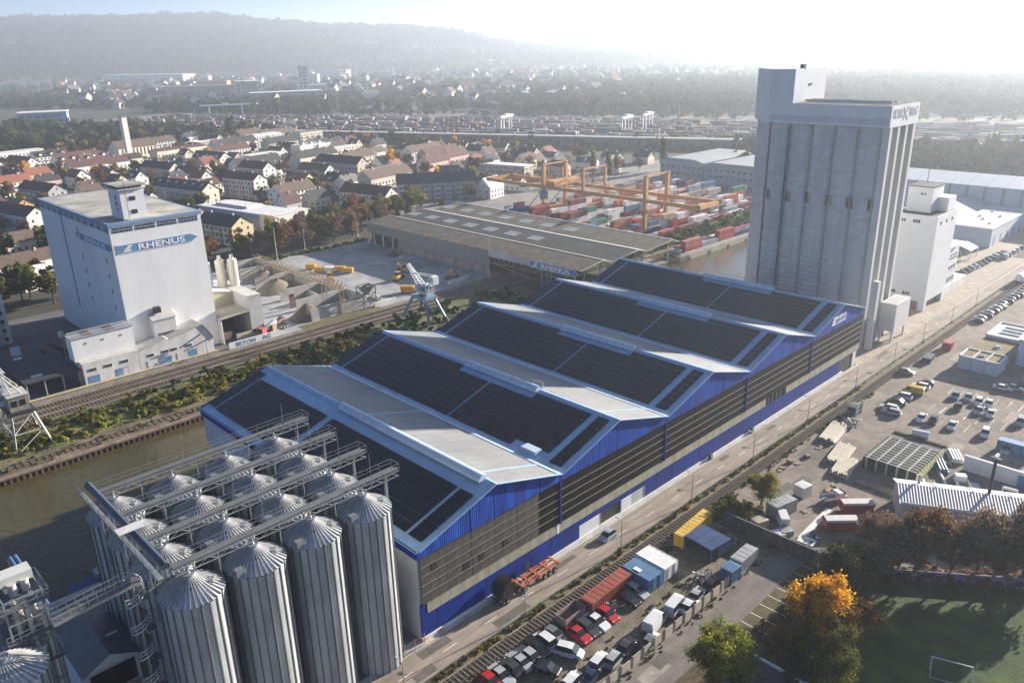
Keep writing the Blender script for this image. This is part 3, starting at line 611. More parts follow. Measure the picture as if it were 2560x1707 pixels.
for x,w_ in ((1.1,2.6),(8.0,3.2)): B(x,x+w_,-.09,.05,.4,3.0).build('door', mat('blue_door',(.12,.24,.40),.5,var=.2), an)
MB().box(9.6,11.0,-.11,-.09,.4,2.8).build('door_panel', mat('pale_wall'), an)
an2 = thing('gabled_loading_hall','white loading hall with slanted roofs between tower and track','building',(12.2,140.3,0))
MB().prism([(0,0),(21.2,0),(21.2,4.8),(18.6,9.4),(9,7.6),(7.8,7.9),(0,6.2)],0,6.6).build('wall', AX, an2)
s=MB(); s.add([(-.2,-.3,6.3),(8.0,-.3,8.05),(8.0,6.7,8.05),(-.2,6.7,6.3)],[(0,1,2,3)]); s.add([(8.8,-.3,7.7),(18.6,-.3,9.55),(18.6,6.7,9.55),(8.8,6.7,7.7)],[(0,1,2,3)]); s.add([(18.6,-.3,9.55),(21.6,-.3,4.6),(21.6,6.7,4.6),(18.6,6.7,9.55)],[(0,1,2,3)]); s.build('roof', mat('annex_roof'), an2)
for x in (2.2,6.2,8.6,13.0): 
    w_=B(x,x+1.9,-.06,.05,3.9,4.8).build('window', WHITE, an2)
    for i in range(4): B(x+.08+i*.46,x+.42+i*.46,-.09,-.065,4.0,4.72).build('pane', GLASS, w_)
for x,w_,m in ((1.9,2.6,'pale_wall'),(5.2,3.4,'blue_door'),(10.2,3,'pale_wall'),(13.4,2.6,'blue_door')): B(x,x+w_,-.09,.05,.3,2.9).build('door', mat(m), an2)
s=MB(); s.bar((11,-.6,4.4),(17,-2,7.4),.3); s.bar((12,-.6,3.2),(19,-2.2,5.4),.25); s.bar((14,-2,0),(14,-2,5),.15); s.bar((18,-2.2,0),(18,-2.2,6),.15); s.build('conveyor_arm', SKYB, an2)
lb = thing('projecting_loader','boxed loader bay projecting from the tower wall','loader',(18.8,144.2,0)); B(0,6.3,0,2.79,7.2,12.4).build('box', mat('grey_render',(.56,.55,.53),.85,var=.08), lb); MB().prism([(-.2,12.4),(2.8,12.4),(2.8,14.2),(-.2,12.7)],-.2,6.5,'x').build('roof', mat('annex_roof'), lb)
for i in range(12): B(1.0+i*.38,1.25+i*.38,-.05,.02,7.8,8.6).build('grille_bar', DARK, lb)
MB().prism([(0,3.5),(2.79,3.5),(2.79,7.19),(0,7.19)],.8,5.6,'x').build('chute', mat('grey_render'), lb); B(1.5,3.2,1,2.6,14.2,15.8).build('fan', DARK, lb)
pf = MB().box(-60,34,139.3,140.2,0,.95); tag(pf.build('loading_platform', CONC), kind='structure'); tag(B(-60,34,139.15,139.3,.7,.98).build('platform_edge', mat('yellow_edge',(.55,.40,.06),.7,var=.2)), kind='structure')
# yard canopy to the left of the tower and the neighbour building at the frame edge
cn = thing('yard_canopy','dark flat canopy over the lorry yard left of the tower','canopy',(-16,141,0)); B(0,13.5,0,21,4.9,5.2).build('roof', mat('dark_felt',(.030,.034,.042),.8,var=.3), cn)
for x in (.5,4.7,9,13): MB().box(x-.15,x+.15,.3,.6,0,4.9).build('column', CONC, cn)
B(2.6,5.2,3.2,4.1,5.2,5.55).build('skylight', mat('skylight_acrylic'), cn); s=MB(); s.bar((13.5,8,0),(13.5,8,12),.2); s.bar((12.8,9,0),(12.8,9,12),.2)
for z in range(12): s.bar((13.5,8,z),(12.8,9,z+1),.07)
s.build('ladder_frame', GREY, cn); MB().tube((13,10,12),(13,10,13.6),.7,n=10).build('tank', STEEL, cn)
nb = thing('neighbour_building','light blue building at the left edge beside the crane','building',(-40,143.5,0)); B(0,20.6,0,50,0,8.5).build('wall', mat('pale_blue_render',(.33,.47,.60),.8,var=.06), nb); B(-.3,21,-.3,50.3,8.5,8.9).build('roof', mat('annex_roof'), nb)
for z in (1.6,5):
    for x in (14,17.5): 
        for i in range(3): B(x+i*.7,x+.55+i*.7,-.06,.02,z,z+1.2).build('window', GLASS, nb)
# ---------------------------------------------------------------- concrete plant
BEI = mat('beige_cladding',(.42,.38,.24),.8,c2=(.50,.46,.32),vs=.2)
cp = thing('concrete_plant','beige mixing plant with grey tower and open drive-through bay','plant',(38.3,144.6,0))
B(9.4,13.6,0,26,0,12.9).build('mixing_tower', mat('grey_render2',(.47,.47,.46),.85,var=.1), cp); MB().box(9.3,13.7,-.1,26.1,12.9,13.1).build('tower_roof', mat('annex_roof'), cp)
MB().prism([(0,8.0),(9.39,8.6),(9.39,12.6),(0,14.5)],10,25,'y').build('upper_wall', BEI, cp); s=MB(); s.add([(-.1,-.4,8.0),(9.39,-.4,8.7),(9.39,10,8.9),(-.1,10,8.2)],[(0,1,2,3)]); s.add([(-.1,-.4,7.8),(9.39,-.4,8.5),(9.39,10,8.7),(-.1,10,8.0)],[(3,2,1,0)]); s.build('bay_roof', mat('warm_felt',(.36,.33,.27),.9,var=.12), cp)
MB().prism([(0,14.5),(9.39,12.6),(9.39,12.9),(0,14.8)],9.8,25.2,'y').build('upper_roof', mat('annex_roof'), cp)
B(0,9.39,12,12.4,0,8.2).build('bay_back_wall', DARK, cp); B(0,.3,0,12,0,8).build('bay_wall', mat('annex_render'), cp); B(4.2,9.2,-.2,.2,0,2.2).build('low_wall', BEI, cp); MB().prism([(0,3.2),(3.2,3.2),(2.4,.9),(.8,.9)],.4,3).build('hopper', mat('rust_roof'), cp)
for i in range(3): B(9.8+i*1.2,10.5+i*1.2,-.06,.02,1.2,2.4).build('window', GLASS, cp)
for i,(x,y,c) in enumerate(((57,186,'steel_white'),(61.2,185,'cream_silo'),(64.6,183.6,'cream_silo'))):
    t=thing('cement_silo','%s cement silo standing behind the tower corner'%('pale blue' if i==0 else 'cream coloured middle' if i==1 else 'cream coloured outer'),'silo',(x-13.5,y-24,0)); mm=mat(c,(.42,.52,.58) if i==0 else (.52,.49,.40),.6,var=.08); MB().tube((0,0,3),(0,0,21.5),1.5,n=20).build('shell', mm, t); MB().tube((0,0,21.5),(0,0,22.2),1.5,.5,n=20).build('top', mm, t); MB().tube((0,0,1),(0,0,3),.4,1.5,n=16).build('cone', mm, t); s=MB()
    for a in range(4): s.bar((1.3*math.cos(a*1.57),1.3*math.sin(a*1.57),0),(1.3*math.cos(a*1.57),1.3*math.sin(a*1.57),3.2),.15)
    s.build('leg_frame', GREY, t); s=MB(); s.tube((0,0,22.2),(0,0,23.2),.5,n=10); s.build('filter', STEEL, t)
# BETON AG wall sign
bs = thing('wall_sign','long white trackside wall lettered BETON AG','sign',(37.5,139.45,0)); B(0,16.5,0,.25,0,1.9).build('wall', WHITE, bs)
text('BETON', 1.75,'lettering',mat('sign_lettering_blue',(.06,.22,.42),.6),bs,frame((2.2,-.02,.35),(1,0,0),(0,0,1)),fit=6.2); text('AG', 1.75,'lettering',mat('sign_lettering_blue'),bs,frame((10.6,-.02,.35),(1,0,0),(0,0,1)),fit=2.9)
# gravel bins with heaps
def heap(name,label,x,y,r,h,c,c2,sx=1,sy=1,rz=0):
    m=MB(); n=22; rings=[(1,0),(.82,.16),(.6,.42),(.36,.72),(.12,.96),(0,1)]; vs=[]
    for q,(a,b) in enumerate(rings):
        for i in range(n):
            w_=1+random.uniform(-.07,.07); vs.append((a*r*sx*w_*math.cos(6.283*i/n),a*r*sy*w_*math.sin(6.283*i/n),b*h*(1+random.uniform(-.04,.04))))
    m.add(vs,[(q*n+i,q*n+(i+1)%n,(q+1)*n+(i+1)%n,(q+1)*n+i) for q in range(len(rings)-1) for i in range(n)],0,True)
    return tag(m.build(name, mat('heap_'+name+str(x),c,.95,c2=c2,vs=1.2,bump=.5,bs=6),None,(x,y,.02),rz),label,'heap')
heap('gravel_heap','large brown gravel heap in the front storage bin',69.5,148.8,6.2,4.8,(.10,.070,.048),(.17,.125,.092),1.1,.85)
heap('gravel_heap','dark grey gravel heap under the conveyor in the second bin',79,164,6,4.2,(.06,.065,.075),(.12,.125,.135),1.2,.8)
heap('gravel_heap','grey brown sand heap in the wide third bin',78,186,7.5,4.6,(.14,.112,.085),(.215,.18,.145),1.2,.9)
heap('gravel_heap','brown gravel heap in the fourth bin',82,203,5.5,4.5,(.13,.10,.08),(.21,.17,.14),1.2,.8)
heap('gravel_heap','dark heap in the last bin below the path',84,217,5,4,(.07,.06,.05),(.12,.10,.09),1.2,.8)
heap('gravel_heap','slate grey heap beside the dark front bin wall',82,147.5,4.5,4,(.07,.075,.085),(.13,.135,.145),1.2,.7)
heap('gravel_heap','small black heap at the shed wall',139,196,3,1.8,(.03,.03,.03),(.06,.06,.06)); heap('gravel_heap','small pale heap beside the black heap',139.5,190,2.2,1.4,(.3,.29,.27),(.4,.39,.37))
PW = mat('bin_wall_concrete',(.33,.32,.29),.9,c2=(.46,.45,.42),vs=.3)
bw = thing('storage_bins','row of concrete storage bins with tall partition walls','bins',(66,143.5,0))
for i,(x0,x1,y,h) in enumerate(((2,23,0,4.2),(4,24,12.8,4.2),(6,24,27.5,4.2),(8,25,49,4.2),(10,25,66,4.2),(11,26,79,4.2))): B(x0,x1,y,y+.5,0,h).build('partition_wall', PW, bw)
for y0,y1 in ((.5,12.8),(13.3,27.5),(28,49),(49.5,66),(66.5,79)): B(23.5,24,y0,y1,0,4.2).build('rear_wall', PW, bw)
B(4.4,6.2,18,18.4,0,5).build('partition_wall', mat('rust_roof'), bw)
for i,(x,y,l,r_) in enumerate(((91,141,9,0),(97,146,7,80),(90,150,5,10))):
    t=thing('block_wall','white concrete block wall in the yard, %s'%('nearest the track','beside the yellow container','shortest one')[i],'wall',(x,y,0),R(r_))
    for k in range(int(l/1.5)):
        for q in range(2): B(k*1.5,k*1.5+1.47,0,.7,q*.78,q*.78+.76).build('block', mat('white_plinth'), t)
# long belt conveyor with truss
cv = thing('belt_conveyor','long rusty truss conveyor rising over the gravel bins','conveyor',(77,144,0)); p0=Vector((12,78,3.6)); p1=Vector((2,-4,9.0)); s=MB(); RUST=mat('rusty_truss',(.26,.19,.12),.8,c2=(.42,.34,.23),vs=1)
MB().bar(p0,p1,1.6,.15).build('belt', mat('belt_rubber',(.16,.13,.09),.9,var=.3), cv)
off=[Vector((-.9,0,0)),Vector((.9,0,0))]
for o_ in off:
    s.bar(p0+o_,p1+o_,.18); s.bar(p0+o_+Vector((0,0,2.2)),p1+o_+Vector((0,0,2.2)),.18)
    for i in range(28):
        a=p0.lerp(p1,i/28)+o_; b_=p0.lerp(p1,(i+1)/28)+o_; s.bar(a,b_+Vector((0,0,2.2)),.16); s.bar(b_,b_+Vector((0,0,2.2)),.16)
s.build('truss', RUST, cv)
MB().prism([(-1.0,1.6),(1.0,1.6),(0,2.1)],0,.01).build('roof_end', RUST, cv)
for f in (.2,.42,.62,.8,.97):
    a=p0.lerp(p1,f); s=MB(); s.bar((a.x-.8,a.y,0),(a.x-.8,a.y,a.z),.2); s.bar((a.x+.8,a.y,0),(a.x+.8,a.y,a.z),.2); s.bar((a.x-.8,a.y,0),(a.x+.8,a.y,a.z),.1); s.build('trestle', RUST, cv)
hp = thing('feed_hopper','blue steel feed hopper frame at the conveyor foot','hopper',(87,141.5,0)); s=MB()
for a in (0,5):
    for b in (0,4): s.bar((a,b,0),(a,b,7.5),.25)
for z in (2.5,5,7.5): 
    for b in (0,4): s.bar((0,b,z),(5,b,z),.2); s.bar((0,b,z-2.5),(5,b,z),.12)
    for a in (0,5): s.bar((a,0,z),(a,4,z),.2); s.bar((a,0,z),(a,4,z-2.5),.12)
s.build('frame', mat('hopper_blue',(.05,.085,.12),.6,var=.3), hp)
MB().add([(0,0,7.6),(5,0,7.6),(5,4,7.6),(0,4,7.6),(2,1.5,4.6),(3,1.5,4.6),(3,2.5,4.6),(2,2.5,4.6)],[(0,1,5,4),(1,2,6,5),(2,3,7,6),(3,0,4,7),(4,5,6,7)]).build('funnel', GREY, hp); heap_=MB().tube((2.5,2,6.9),(2.5,2,8.0),1.9,.1,n=10); heap_.build('load', mat('heap_load',(.06,.06,.06),.95,var=.4), hp)
# ---------------------------------------------------------------- open shed with sawtooth roof and RHENUS sign
SR_ = mat('mossy_shed_roof',(.060,.050,.032),.95,c2=(.145,.122,.092),vs=.35,streak=0,wave=('Y',1.1)); SRD = mat('dark_shed_roof',(.024,.029,.030),.9,c2=(.044,.051,.050),vs=.25,wave=('Y',1.1)); SRL = mat('pale_sunlit_shed_roof',(.38,.35,.29),.85,c2=(.50,.47,.40),vs=.3,wave=('Y',1.1))
sh = thing('goods_shed','long old goods shed with three mossy roofs ending over the canal','shed',(146,97,0)); SY=127
for i,(a,b,c,mm) in enumerate(((-.6,11.8,17,SR_),(17,32,38,SRD),(38,54,58.6,SR_))):
    z0=9.7+.0*i
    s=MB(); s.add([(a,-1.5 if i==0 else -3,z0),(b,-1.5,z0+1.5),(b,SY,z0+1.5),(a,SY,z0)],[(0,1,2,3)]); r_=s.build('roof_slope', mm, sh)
    s=MB(); s.add([(b,-1.5,z0+1.5),(c,-1.5,z0+.05),(c,SY,z0+.05),(b,SY,z0+1.5)],[(0,1,2,3)]); s.build('roof_slope', SRL, sh)  # short east slope: sunlight put into its paler roof colour
    MB().bar((b,-1.5,z0+1.55),(b,SY,z0+1.55),.5,.12).build('ridge_cap', SRL if i==0 else WHITE, sh)
    s=MB(); s.bar((a,-1.6,z0-.1),(b,-1.6,z0+1.4),.2,.4); s.bar((b,-1.6,z0+1.4),(c,-1.6,z0-.1),.2,.4); s.build('end_trim', mat('pale_sunlit_shed_roof'), sh)
    for y in (range(0) if i==0 else range(7)):
        yy=40+y*13.2; w0=(.30,.62); q=[(a+(b-a)*k_,z0+1.5*k_+.08) for k_ in w0]; s=MB(); s.add([(q[0][0],yy,q[0][1]),(q[1][0],yy,q[1][1]),(q[1][0],yy+7,q[1][1]),(q[0][0],yy+7,q[0][1])],[(0,1,2,3)]); s.build('skylight', mat('old_skylight',(.20,.21,.21),.5,c2=(.32,.33,.32),vs=.6), r_)
    s=MB()
    for x in (a+1.5,(a+b)/2,c-2.5):
        for y in (2,18,33): s.bar((x,y,0),(x,y,z0),.35)
    tag(s.build('column', GREY, sh))
    s=MB()
    for y in range(0,45,5): s.bar((a,y,z0-1.8),(c,y,z0-1.8),.2); s.bar((a,y,z0-.2),(c,y,z0-.2),.2); [s.bar((a+(c-a)*k/6,y,z0-1.8),(a+(c-a)*(k+.5)/6,y,z0-.2),.12) or s.bar((a+(c-a)*(k+.5)/6,y,z0-.2),(a+(c-a)*(k+1)/6,y,z0-1.8),.12) for k in range(6)]
    s.build('truss', mat('rusty_truss'), sh)
# side wall of horizontal boards with an opening at the far end
BW = mat('weathered_boards',(.15,.16,.15),.9,c2=(.24,.255,.245),vs=.5,streak=3)
for k in range(8): B(-.12+(.03 if k%2 else 0),.2,45.6,104 if k<3 else SY-.2,2.5+k*.9,2.5+k*.9+.87).build('board', BW, sh)
B(-.35,.2,45.6,104,0,2.5).build('base_wall', mat('stained_concrete',(.16,.15,.13),.9,c2=(.30,.285,.25),vs=.3,streak=.3), sh)
for y in (108,115,122,126.5): B(-.1,.3,y,y+.5,0,5.2).build('post', mat('annex_render'), sh)
B(2,2.3,104,SY,0,5.2).build('dark_interior', DARK, sh)
B(-.30,.0,3,45.6,7.2,9.65).build('fascia', mat('pale_fascia',(.36,.40,.42),.8,c2=(.46,.50,.52),vs=.2), sh)
s=MB()
for k in range(14): y=4+k*3; s.bar((-.1,y,7.1),(-.1,y+1.5,5.0 if k not in (0,13) else 6),.14); s.bar((-.1,y+1.5,5.0),(-.1,y+3,7.1),.14)
s.bar((-.1,4,5.0),(-.1,45,5.0),.2); s.bar((-.1,22,2.4),(-.1,45,5.0),.18); s.bar((-.1,2,3.6),(-.1,14,2.6),.18)
s.build('side_truss', mat('rusty_truss'), sh)
for y in (14.2,17): B(-.3,.2,y,y+.4,-4 if y<5 else 0,7.2).build('pillar', GREY, sh)
sg = thing('shed_sign','blue RHENUS arrow sign on the goods shed fascia','sign',(145.6,97,0)); arrow(sg,(-.0,23,7.15),(0,-1,0),23.5,2.3)
# quay deck under the shed front
tag(B(150,206,101.2,110,-.2,.1).build('quay_deck', mat('brown_deck',(.15,.11,.075),.9,c2=(.24,.185,.135),vs=.5)), kind='structure')
pl=thing('tall_mast','thin tall mast standing at the shed corner above the track','mast',(144.6,141,0)); MB().tube((0,0,0),(0,0,21),.14,.07,n=8).build('pole', GREY, pl); B(-.6,.6,-.6,.6,0,2.5).build('footing', CONC, pl)
# ---------------------------------------------------------------- cranes
def lattice(m,p,q,w0,w1,n,r=.1,up_=(0,0,1)):
    p=Vector(p);q=Vector(q);d=(q-p).normalized();U=Vector(up_);a=d.cross(U).normalized();b=a.cross(d)
    C=[]
    for i in range(n+1):
        w=w0+(w1-w0)*i/n; c=p.lerp(q,i/n); C.append([c+a*w/2+b*w/2,c-a*w/2+b*w/2,c-a*w/2-b*w/2,c+a*w/2-b*w/2])
    for i in range(n):
        for k in range(4): m.bar(C[i][k],C[i+1][k],r*1.4); m.bar(C[i][k],C[i+1][(k+1)%4],r); m.bar(C[i][k],C[i][(k+1)%4],r)
CB=mat('crane_blue',(.10,.18,.27),.6,c2=(.20,.31,.42),vs=1); CW=mat('crane_white',(.66,.68,.69),.5,var=.08)
t=thing('harbour_crane','blue portal crane with white lattice jib beside the canal','crane',(94.3,117.6,0))
s=MB()
for x,y in ((-3.4,-6.2),(3.4,-6.2),(-3.4,6.8),(3.4,6.8)): s.bar((x*1.1,y*1.1,0),(x*.55,y*.5,7.6),.7,.7); s.box(x*1.1-1,x*1.1+1,y*1.1-.35,y*1.1+.35,0,.7)
s.build('portal_leg', CB, t); MB().box(-2.4,2.4,-3.8,3.8,7.4,8.4).build('portal_deck', CB, t); MB().tube((0,0,8.4),(0,0,9.2),1.5,n=16).build('slew_ring', DARK, t)
MB().box(-1.6,1.6,-3.6,2.0,9.2,10.0).build('slew_platform', mat('pale_fascia'), t); s=MB(); rail_side(s,(-1.7,-3.6,10),(1.7,-3.6,10),1,3,.08); rail_side(s,(1.7,-3.6,10),(1.7,2,10),1,4,.08); s.build('handrail', CW, t)
B(-1.3,0.2,-.6,1.6,10,12.2).build('cab', CB, t); B(.4,1.5,-3.2,-.8,10,11.6).build('machine_house', mat('crane_blue'), t)
s=MB(); lattice(s,(.3,.2,10.2),(-1.4,5.6,18.0),2.0,.7,10,.11); s.build('jib', CW, t)
s=MB()
for x in (-.9,1.3): s.bar((x,.4,10),(x+1.2,-3.6,15.0),.3); s.bar((x,-3.4,10),(x+1.2,-3.6,15.0),.28); s.bar((x+1.2,-3.6,15.0),(-.9+x*.2,3.6,15.4),.2)
s.bar((.3,-3.6,15.0),(2.5,-3.6,15.0),.28); s.build('a_frame', CW, t); MB().box(.3,2.5,-4.9,-3.7,12.4,15.0).build('counterweight', CW, t)
MB().tube((-1.4,5.6,17.9),(-1.4,5.6,9),.05,n=5).build('hoist_rope', DARK, t)
# old crane at the left edge
CG=mat('old_crane_grey',(.30,.30,.27),.7,c2=(.42,.42,.38),vs=1)
t=thing('old_portal_crane','weathered grey portal crane with brown cabin at the left edge','crane',(-22.5,117.5,0)); s=MB()
F=[(-3.6,-6.4),(4.0,-6.4),(4.0,6.8),(-3.6,6.8)]; T_=[(-2.2,-3),(2.2,-3),(2.2,3),(-2.2,3)]
for a,b in zip(F,T_): s.bar((*a,0),(*b,8),.4)
for i in range(4):
    a,b=F[i],F[(i+1)%4]; c,d=T_[i],T_[(i+1)%4]; m0=((a[0]+c[0])/2,(a[1]+c[1])/2,4.0); m1=((b[0]+d[0])/2,(b[1]+d[1])/2,4.0); s.bar(m0,m1,.28); s.bar((*a,0),m1,.18); s.bar((*c,8),(*d,8),.35); s.bar(m0,(*d,8),.18)
s.build('portal_frame', CG, t); MB().box(-2.8,2.8,-3.4,3.4,8,8.5).build('deck', DARK, t)
B(-2.0,2.0,-2.6,2.6,8.6,12.0).build('cabin', mat('rusty_cabin',(.20,.16,.12),.8,c2=(.34,.30,.25),vs=.8), t); MB().box(-2.2,2.2,-2.8,2.8,12,12.3).build('cabin_roof', mat('annex_roof'), t)
for y in (-1.8,-.4,1.0): B(2.0,2.05,y,y+.9,9.8,11.2).build('cabin_window', mat('skylight_acrylic'), t); 
for x in (-1.5,.2): B(x,x+1.1,-2.66,-2.6,9.8,11.2).build('cabin_window', GLASS, t)
s=MB(); lattice(s,(0,1.5,12.2),(-7,14,22),2.2,1.0,10,.12); s.bar((-1,-1.5,12.2),(-1.5,1,16),.25); s.bar((1,-1.5,12.2),(-1.5,1,16),.25); s.bar((-1.5,1,16),(-7,14,22),.12); s.build('jib', CG, t)
s=MB(); 
for x in (-3.6,4.0): s.box(x-1.4,x+1.4,-6.8,-6.0,0,.7); s.box(x-1.4,x+1.4,6.4,7.2,0,.7)
s.build('bogie', DARK, t)
# container gantry crane
OR=mat('gantry_ochre',(.46,.22,.06),.65,c2=(.56,.30,.10),vs=.4)
t=thing('gantry_crane','huge ochre gantry crane with cable-stayed girders over the containers','gantry crane',(245,0,0))
for x in (0,17):
    MB().box(x-.7,x+.7,113,250,13.8,15.5).build('girder', OR, t)
    s=MB(); rail_side(s,(x+1.2,113,15.6),(x+1.2,250,15.6),1.0,40,.1); s.build('handrail', OR, t)
    for y in (142,207): MB().box(x-.85,x+.85,y-.85,y+.85,0,26.3).build('leg', OR, t)
    MB().box(x-.55,x+.55,179.4,180.6,15.6,25.6).build('pylon', OR, t)
    s=MB()
    for y0,y1 in ((142,115),(142,170),(207,246),(207,182),(180,155),(180,200)): s.bar((x,y0,26),(x,y1,15.6),.2)
    s.build('stay', mat('stay_brown',(.22,.15,.09),.7,var=.2), t)
for y in (142,207,180): 
    MB().box(-.5,17.5,y-.35,y+.35,25.5,26.3).build('cross_beam', OR, t); s=MB(); s.bar((0,y,26),(8.5,y,16),.2); s.bar((17,y,26),(8.5,y,16),.2); s.build('brace', OR, t)
for y in (114,249): MB().box(-.8,17.8,y-1,y+1,13.7,15.5).build('end_beam', OR, t)
B(-1.5,18.5,198,204,15.8,18.2).build('trolley', OR, t); B(-4,-1,203,206,9,13).build('operator_cab', mat('crane_blue'), t)
for x in (0,17):
    for y in (142,207): s=MB(); s.bar((x-7,y+9,0),(x,y+1,13),.5); s.build('strut', mat('pale_fascia'), t)
# ---------------------------------------------------------------- fluted concrete grain silo
FC=mat('silo_concrete',(.45,.455,.455),.9,c2=(.545,.55,.545),vs=.35,streak=1.6,stain=.13,ss=(.8,.8,.06),wave=('Z',1.4)); CRW=mat('crown_panel',(.55,.58,.61),.6,var=.05,vs=.2)
bs_=thing('concrete_grain_silo','huge fluted concrete grain silo with white crown and sign','silo',(0,0,0))
X0,X1,Y0,Y1=160.6,178,4.6,46.5; CH=8.4
def foot(e): return [(X0-e,Y0-e),(X1+e,Y0-e),(X1+e,Y1+e),(X0+CH,Y1+e),(X0-e,Y1-CH)]
pts=[]; nf=5; w_=(Y1-CH-Y0-1.2)/nf
col_=[]
core=MB().prism([(X0+1.6,Y0+1.2),(X1,Y0+1.2),(X1,Y1),(X0+CH,Y1-.3),(X0+1.6,Y1-CH-.5)],0,60.8,'z'); core.build('core', FC, bs_)
for i in range(nf):      # round flutes of the west face
    y0=Y0+1.2+i*w_; m=MB(); n=12; P=[(X0+1.3-1.2*math.sin(math.pi*k/n),y0+w_/2-(w_/2-.3)*math.cos(math.pi*k/n)) for k in range(n+1)]
    P=[(X0+1.8,y0+.25)]+P+[(X0+1.8,y0+w_-.25)]; m.add([(a,b,2.0) for a,b in P]+[(a,b,60.8) for a,b in P],[(k+1,k,len(P)+k,len(P)+k+1) for k in range(len(P)-1)],0,True); m.build('flute', FC, bs_)
m=MB(); m.add([(X0+.6,Y1-CH-.2,2),(X0+CH,Y1-.4,2),(X0+CH,Y1-.4,60.8),(X0+.6,Y1-CH-.2,60.8)],[(1,0,3,2)]); m.build('flute', FC, bs_)
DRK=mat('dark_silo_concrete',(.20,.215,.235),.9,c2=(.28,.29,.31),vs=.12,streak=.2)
for i in range(4):      # piers of the south face
    x=X0+.2+i*5.2; MB().box(x,x+1.5,Y0-.6,Y0+1.25,0,60.8).build('pier', mat('pier_concrete',(.46,.46,.45),.85,c2=(.58,.575,.56),vs=.15,streak=.2), bs_)
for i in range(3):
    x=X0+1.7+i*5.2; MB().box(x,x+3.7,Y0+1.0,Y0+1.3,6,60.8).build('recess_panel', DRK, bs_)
for i in range(6): MB().box(X0+.15,X0+1.0,Y0+1.0+i*5.9,Y0+2.0+i*5.9,39,41.6).build('service_window', mat('rusty_window',(.30,.22,.17),.8,var=.25), bs_); MB().box(X0+.13,X0+.9,Y0+2.2+i*5.9,Y0+2.6+i*5.9,39.2,42).build('dark_window', GLASS, bs_)
for y in (Y0+1.2+4*w_,): MB().tube((X0-.0,y,3),(X0-.0,y,60),.18,n=6).build('conduit', mat('dark_metal'), bs_)
# crown with perforated band, turret
cr=MB().prism(foot(.7),60.8,66.2,'z').build('crown', CRW, bs_)
rf_=MB().prism(foot(.35),66.15,66.24,'z'); rf_.build('crown_roof', mat('dark_felt'), bs_)
s=MB()
for i in range(50):
    for k in range(4):
        y=Y0-.2+i*.66+(.33 if k%2 else 0); s.add([(X0-.74,y,61.5+k*.42),(X0-.74,y+.34,61.5+k*.42),(X0-.74,y+.34,61.5+k*.42+.22),(X0-.74,y,61.5+k*.42+.22)],[(3,2,1,0)])
tag(s.build('vent_perforation', mat('vent_dark',(.22,.25,.29),.8,var=.05), cr),kind='stuff')
tp=MB().prism([(X0-.7,Y1-CH-7.2),(X1+.7,Y1-CH-7.2),(X1+.7,Y1+.7),(X0+CH,Y1+.7),(X0-.7,Y1-CH)],66.2,75.0,'z').build('turret', CRW, bs_)
MB().box(X0+4,X0+5.2,Y1-CH-7.2,Y1-CH-6,75,76.3).build('chimney', DARK, tp); MB().prism([(X0-.75,Y1-CH-7.2),(X0-.75,Y1-CH),(X0+CH,Y1+.75),(X1+.7,Y1+.7),(X1+.7,Y1-CH-7.2)],75.0,75.2,'z').build('turret_coping', WHITE, tp)
B(X0+8,X0+9.6,Y1-CH-7.35,Y1-CH-7.21,70.6,71.2).build('louvre', DARK, tp)
s=MB()
for a,b,c in ((6,30,'x'),(10,32,'x')): s.bar((X0+a,Y0+2,66.7),(X0+a,Y0+26,66.7),.5,.5)
s.build('roof_duct', STEEL, cr)
text('ULTRA',3.3,'lettering',mat('sign_dark_grey',(.26,.29,.34),.6),cr,frame((X0+.6,Y0-.73,63.0),(1,0,0),(0,0,1)),fit=6.2); text('BRAG',3.3,'lettering',mat('sign_dark_grey'),cr,frame((X0+11.2,Y0-.73,63.0),(1,0,0),(0,0,1)),fit=5.8)
lg=MB(); lg.prism([(X0+7.4,62.2),(X0+8.7,63.9),(X0+7.4,65.6),(X0+7.4,64.8),(X0+7.9,63.9),(X0+7.4,63.0)],Y0-.78,Y0-.72); lg.prism([(X0+10.7,62.2),(X0+9.2,63.9),(X0+10.7,65.6),(X0+9.9,65.6),(X0+8.6,63.9),(X0+9.9,62.2)],Y0-.78,Y0-.72); lg.build('emblem', mat('sign_dark_grey'), cr)
# loading box in front
t=thing('loading_box','white loading box on legs beside the concrete silo','box',(171.2,-.6,0)); MB().box(0,10.2,0,4.4,3.4,11.6).build('box', mat('box_white',(.60,.58,.56),.7,var=.05), t); MB().box(.5,9.7,.5,3.9,11.3,11.62).build('roof_recess', mat('annex_roof'), t)
s=[MB().box(x,x+.5,y,y+.5,0,3.4).build('leg', WHITE, t) for x in (.4,9.2) for y in (.3,3.5)]
t=thing('concrete_pier','tall pale pier standing before the silo front','pier',(161.2,1.6,0)); MB().box(0,1.6,0,1.6,0,20).build('shaft', mat('pier_concrete'), t)
# ---------------------------------------------------------------- white silo building and neighbours
t=thing('white_silo_building','windowless white silo building behind the concrete silo','building',(207,3.6,0)); WB=mat('white_block',(.58,.60,.61),.85,c2=(.66,.67,.67),vs=.08)
MB().box(0,17.5,0,13.5,3,30.6).build('wall', WB, t); MB().box(.4,17.1,.4,13.1,30.55,30.65).build('roof', mat('dark_felt'), t)
for x,y in ((0,0),(15.5,0),(0,11.5)): B(x,x+2,y,y+2,0,3).build('column', WB, t)
B(3.5,16,1.6,12.8,0,3).build('undercroft', mat('timber_stack',(.30,.21,.12),.9,c2=(.48,.36,.22),vs=.5), t)
MB().box(4.5,14,4,11.5,30.6,38.5).build('roof_house', WB, t); MB().box(10,16.8,.8,6,30.6,35).build('roof_house', WB, t); B(4.3,14.2,3.8,11.7,38.5,38.75).build('roof_house_cap', mat('dark_felt'), t)
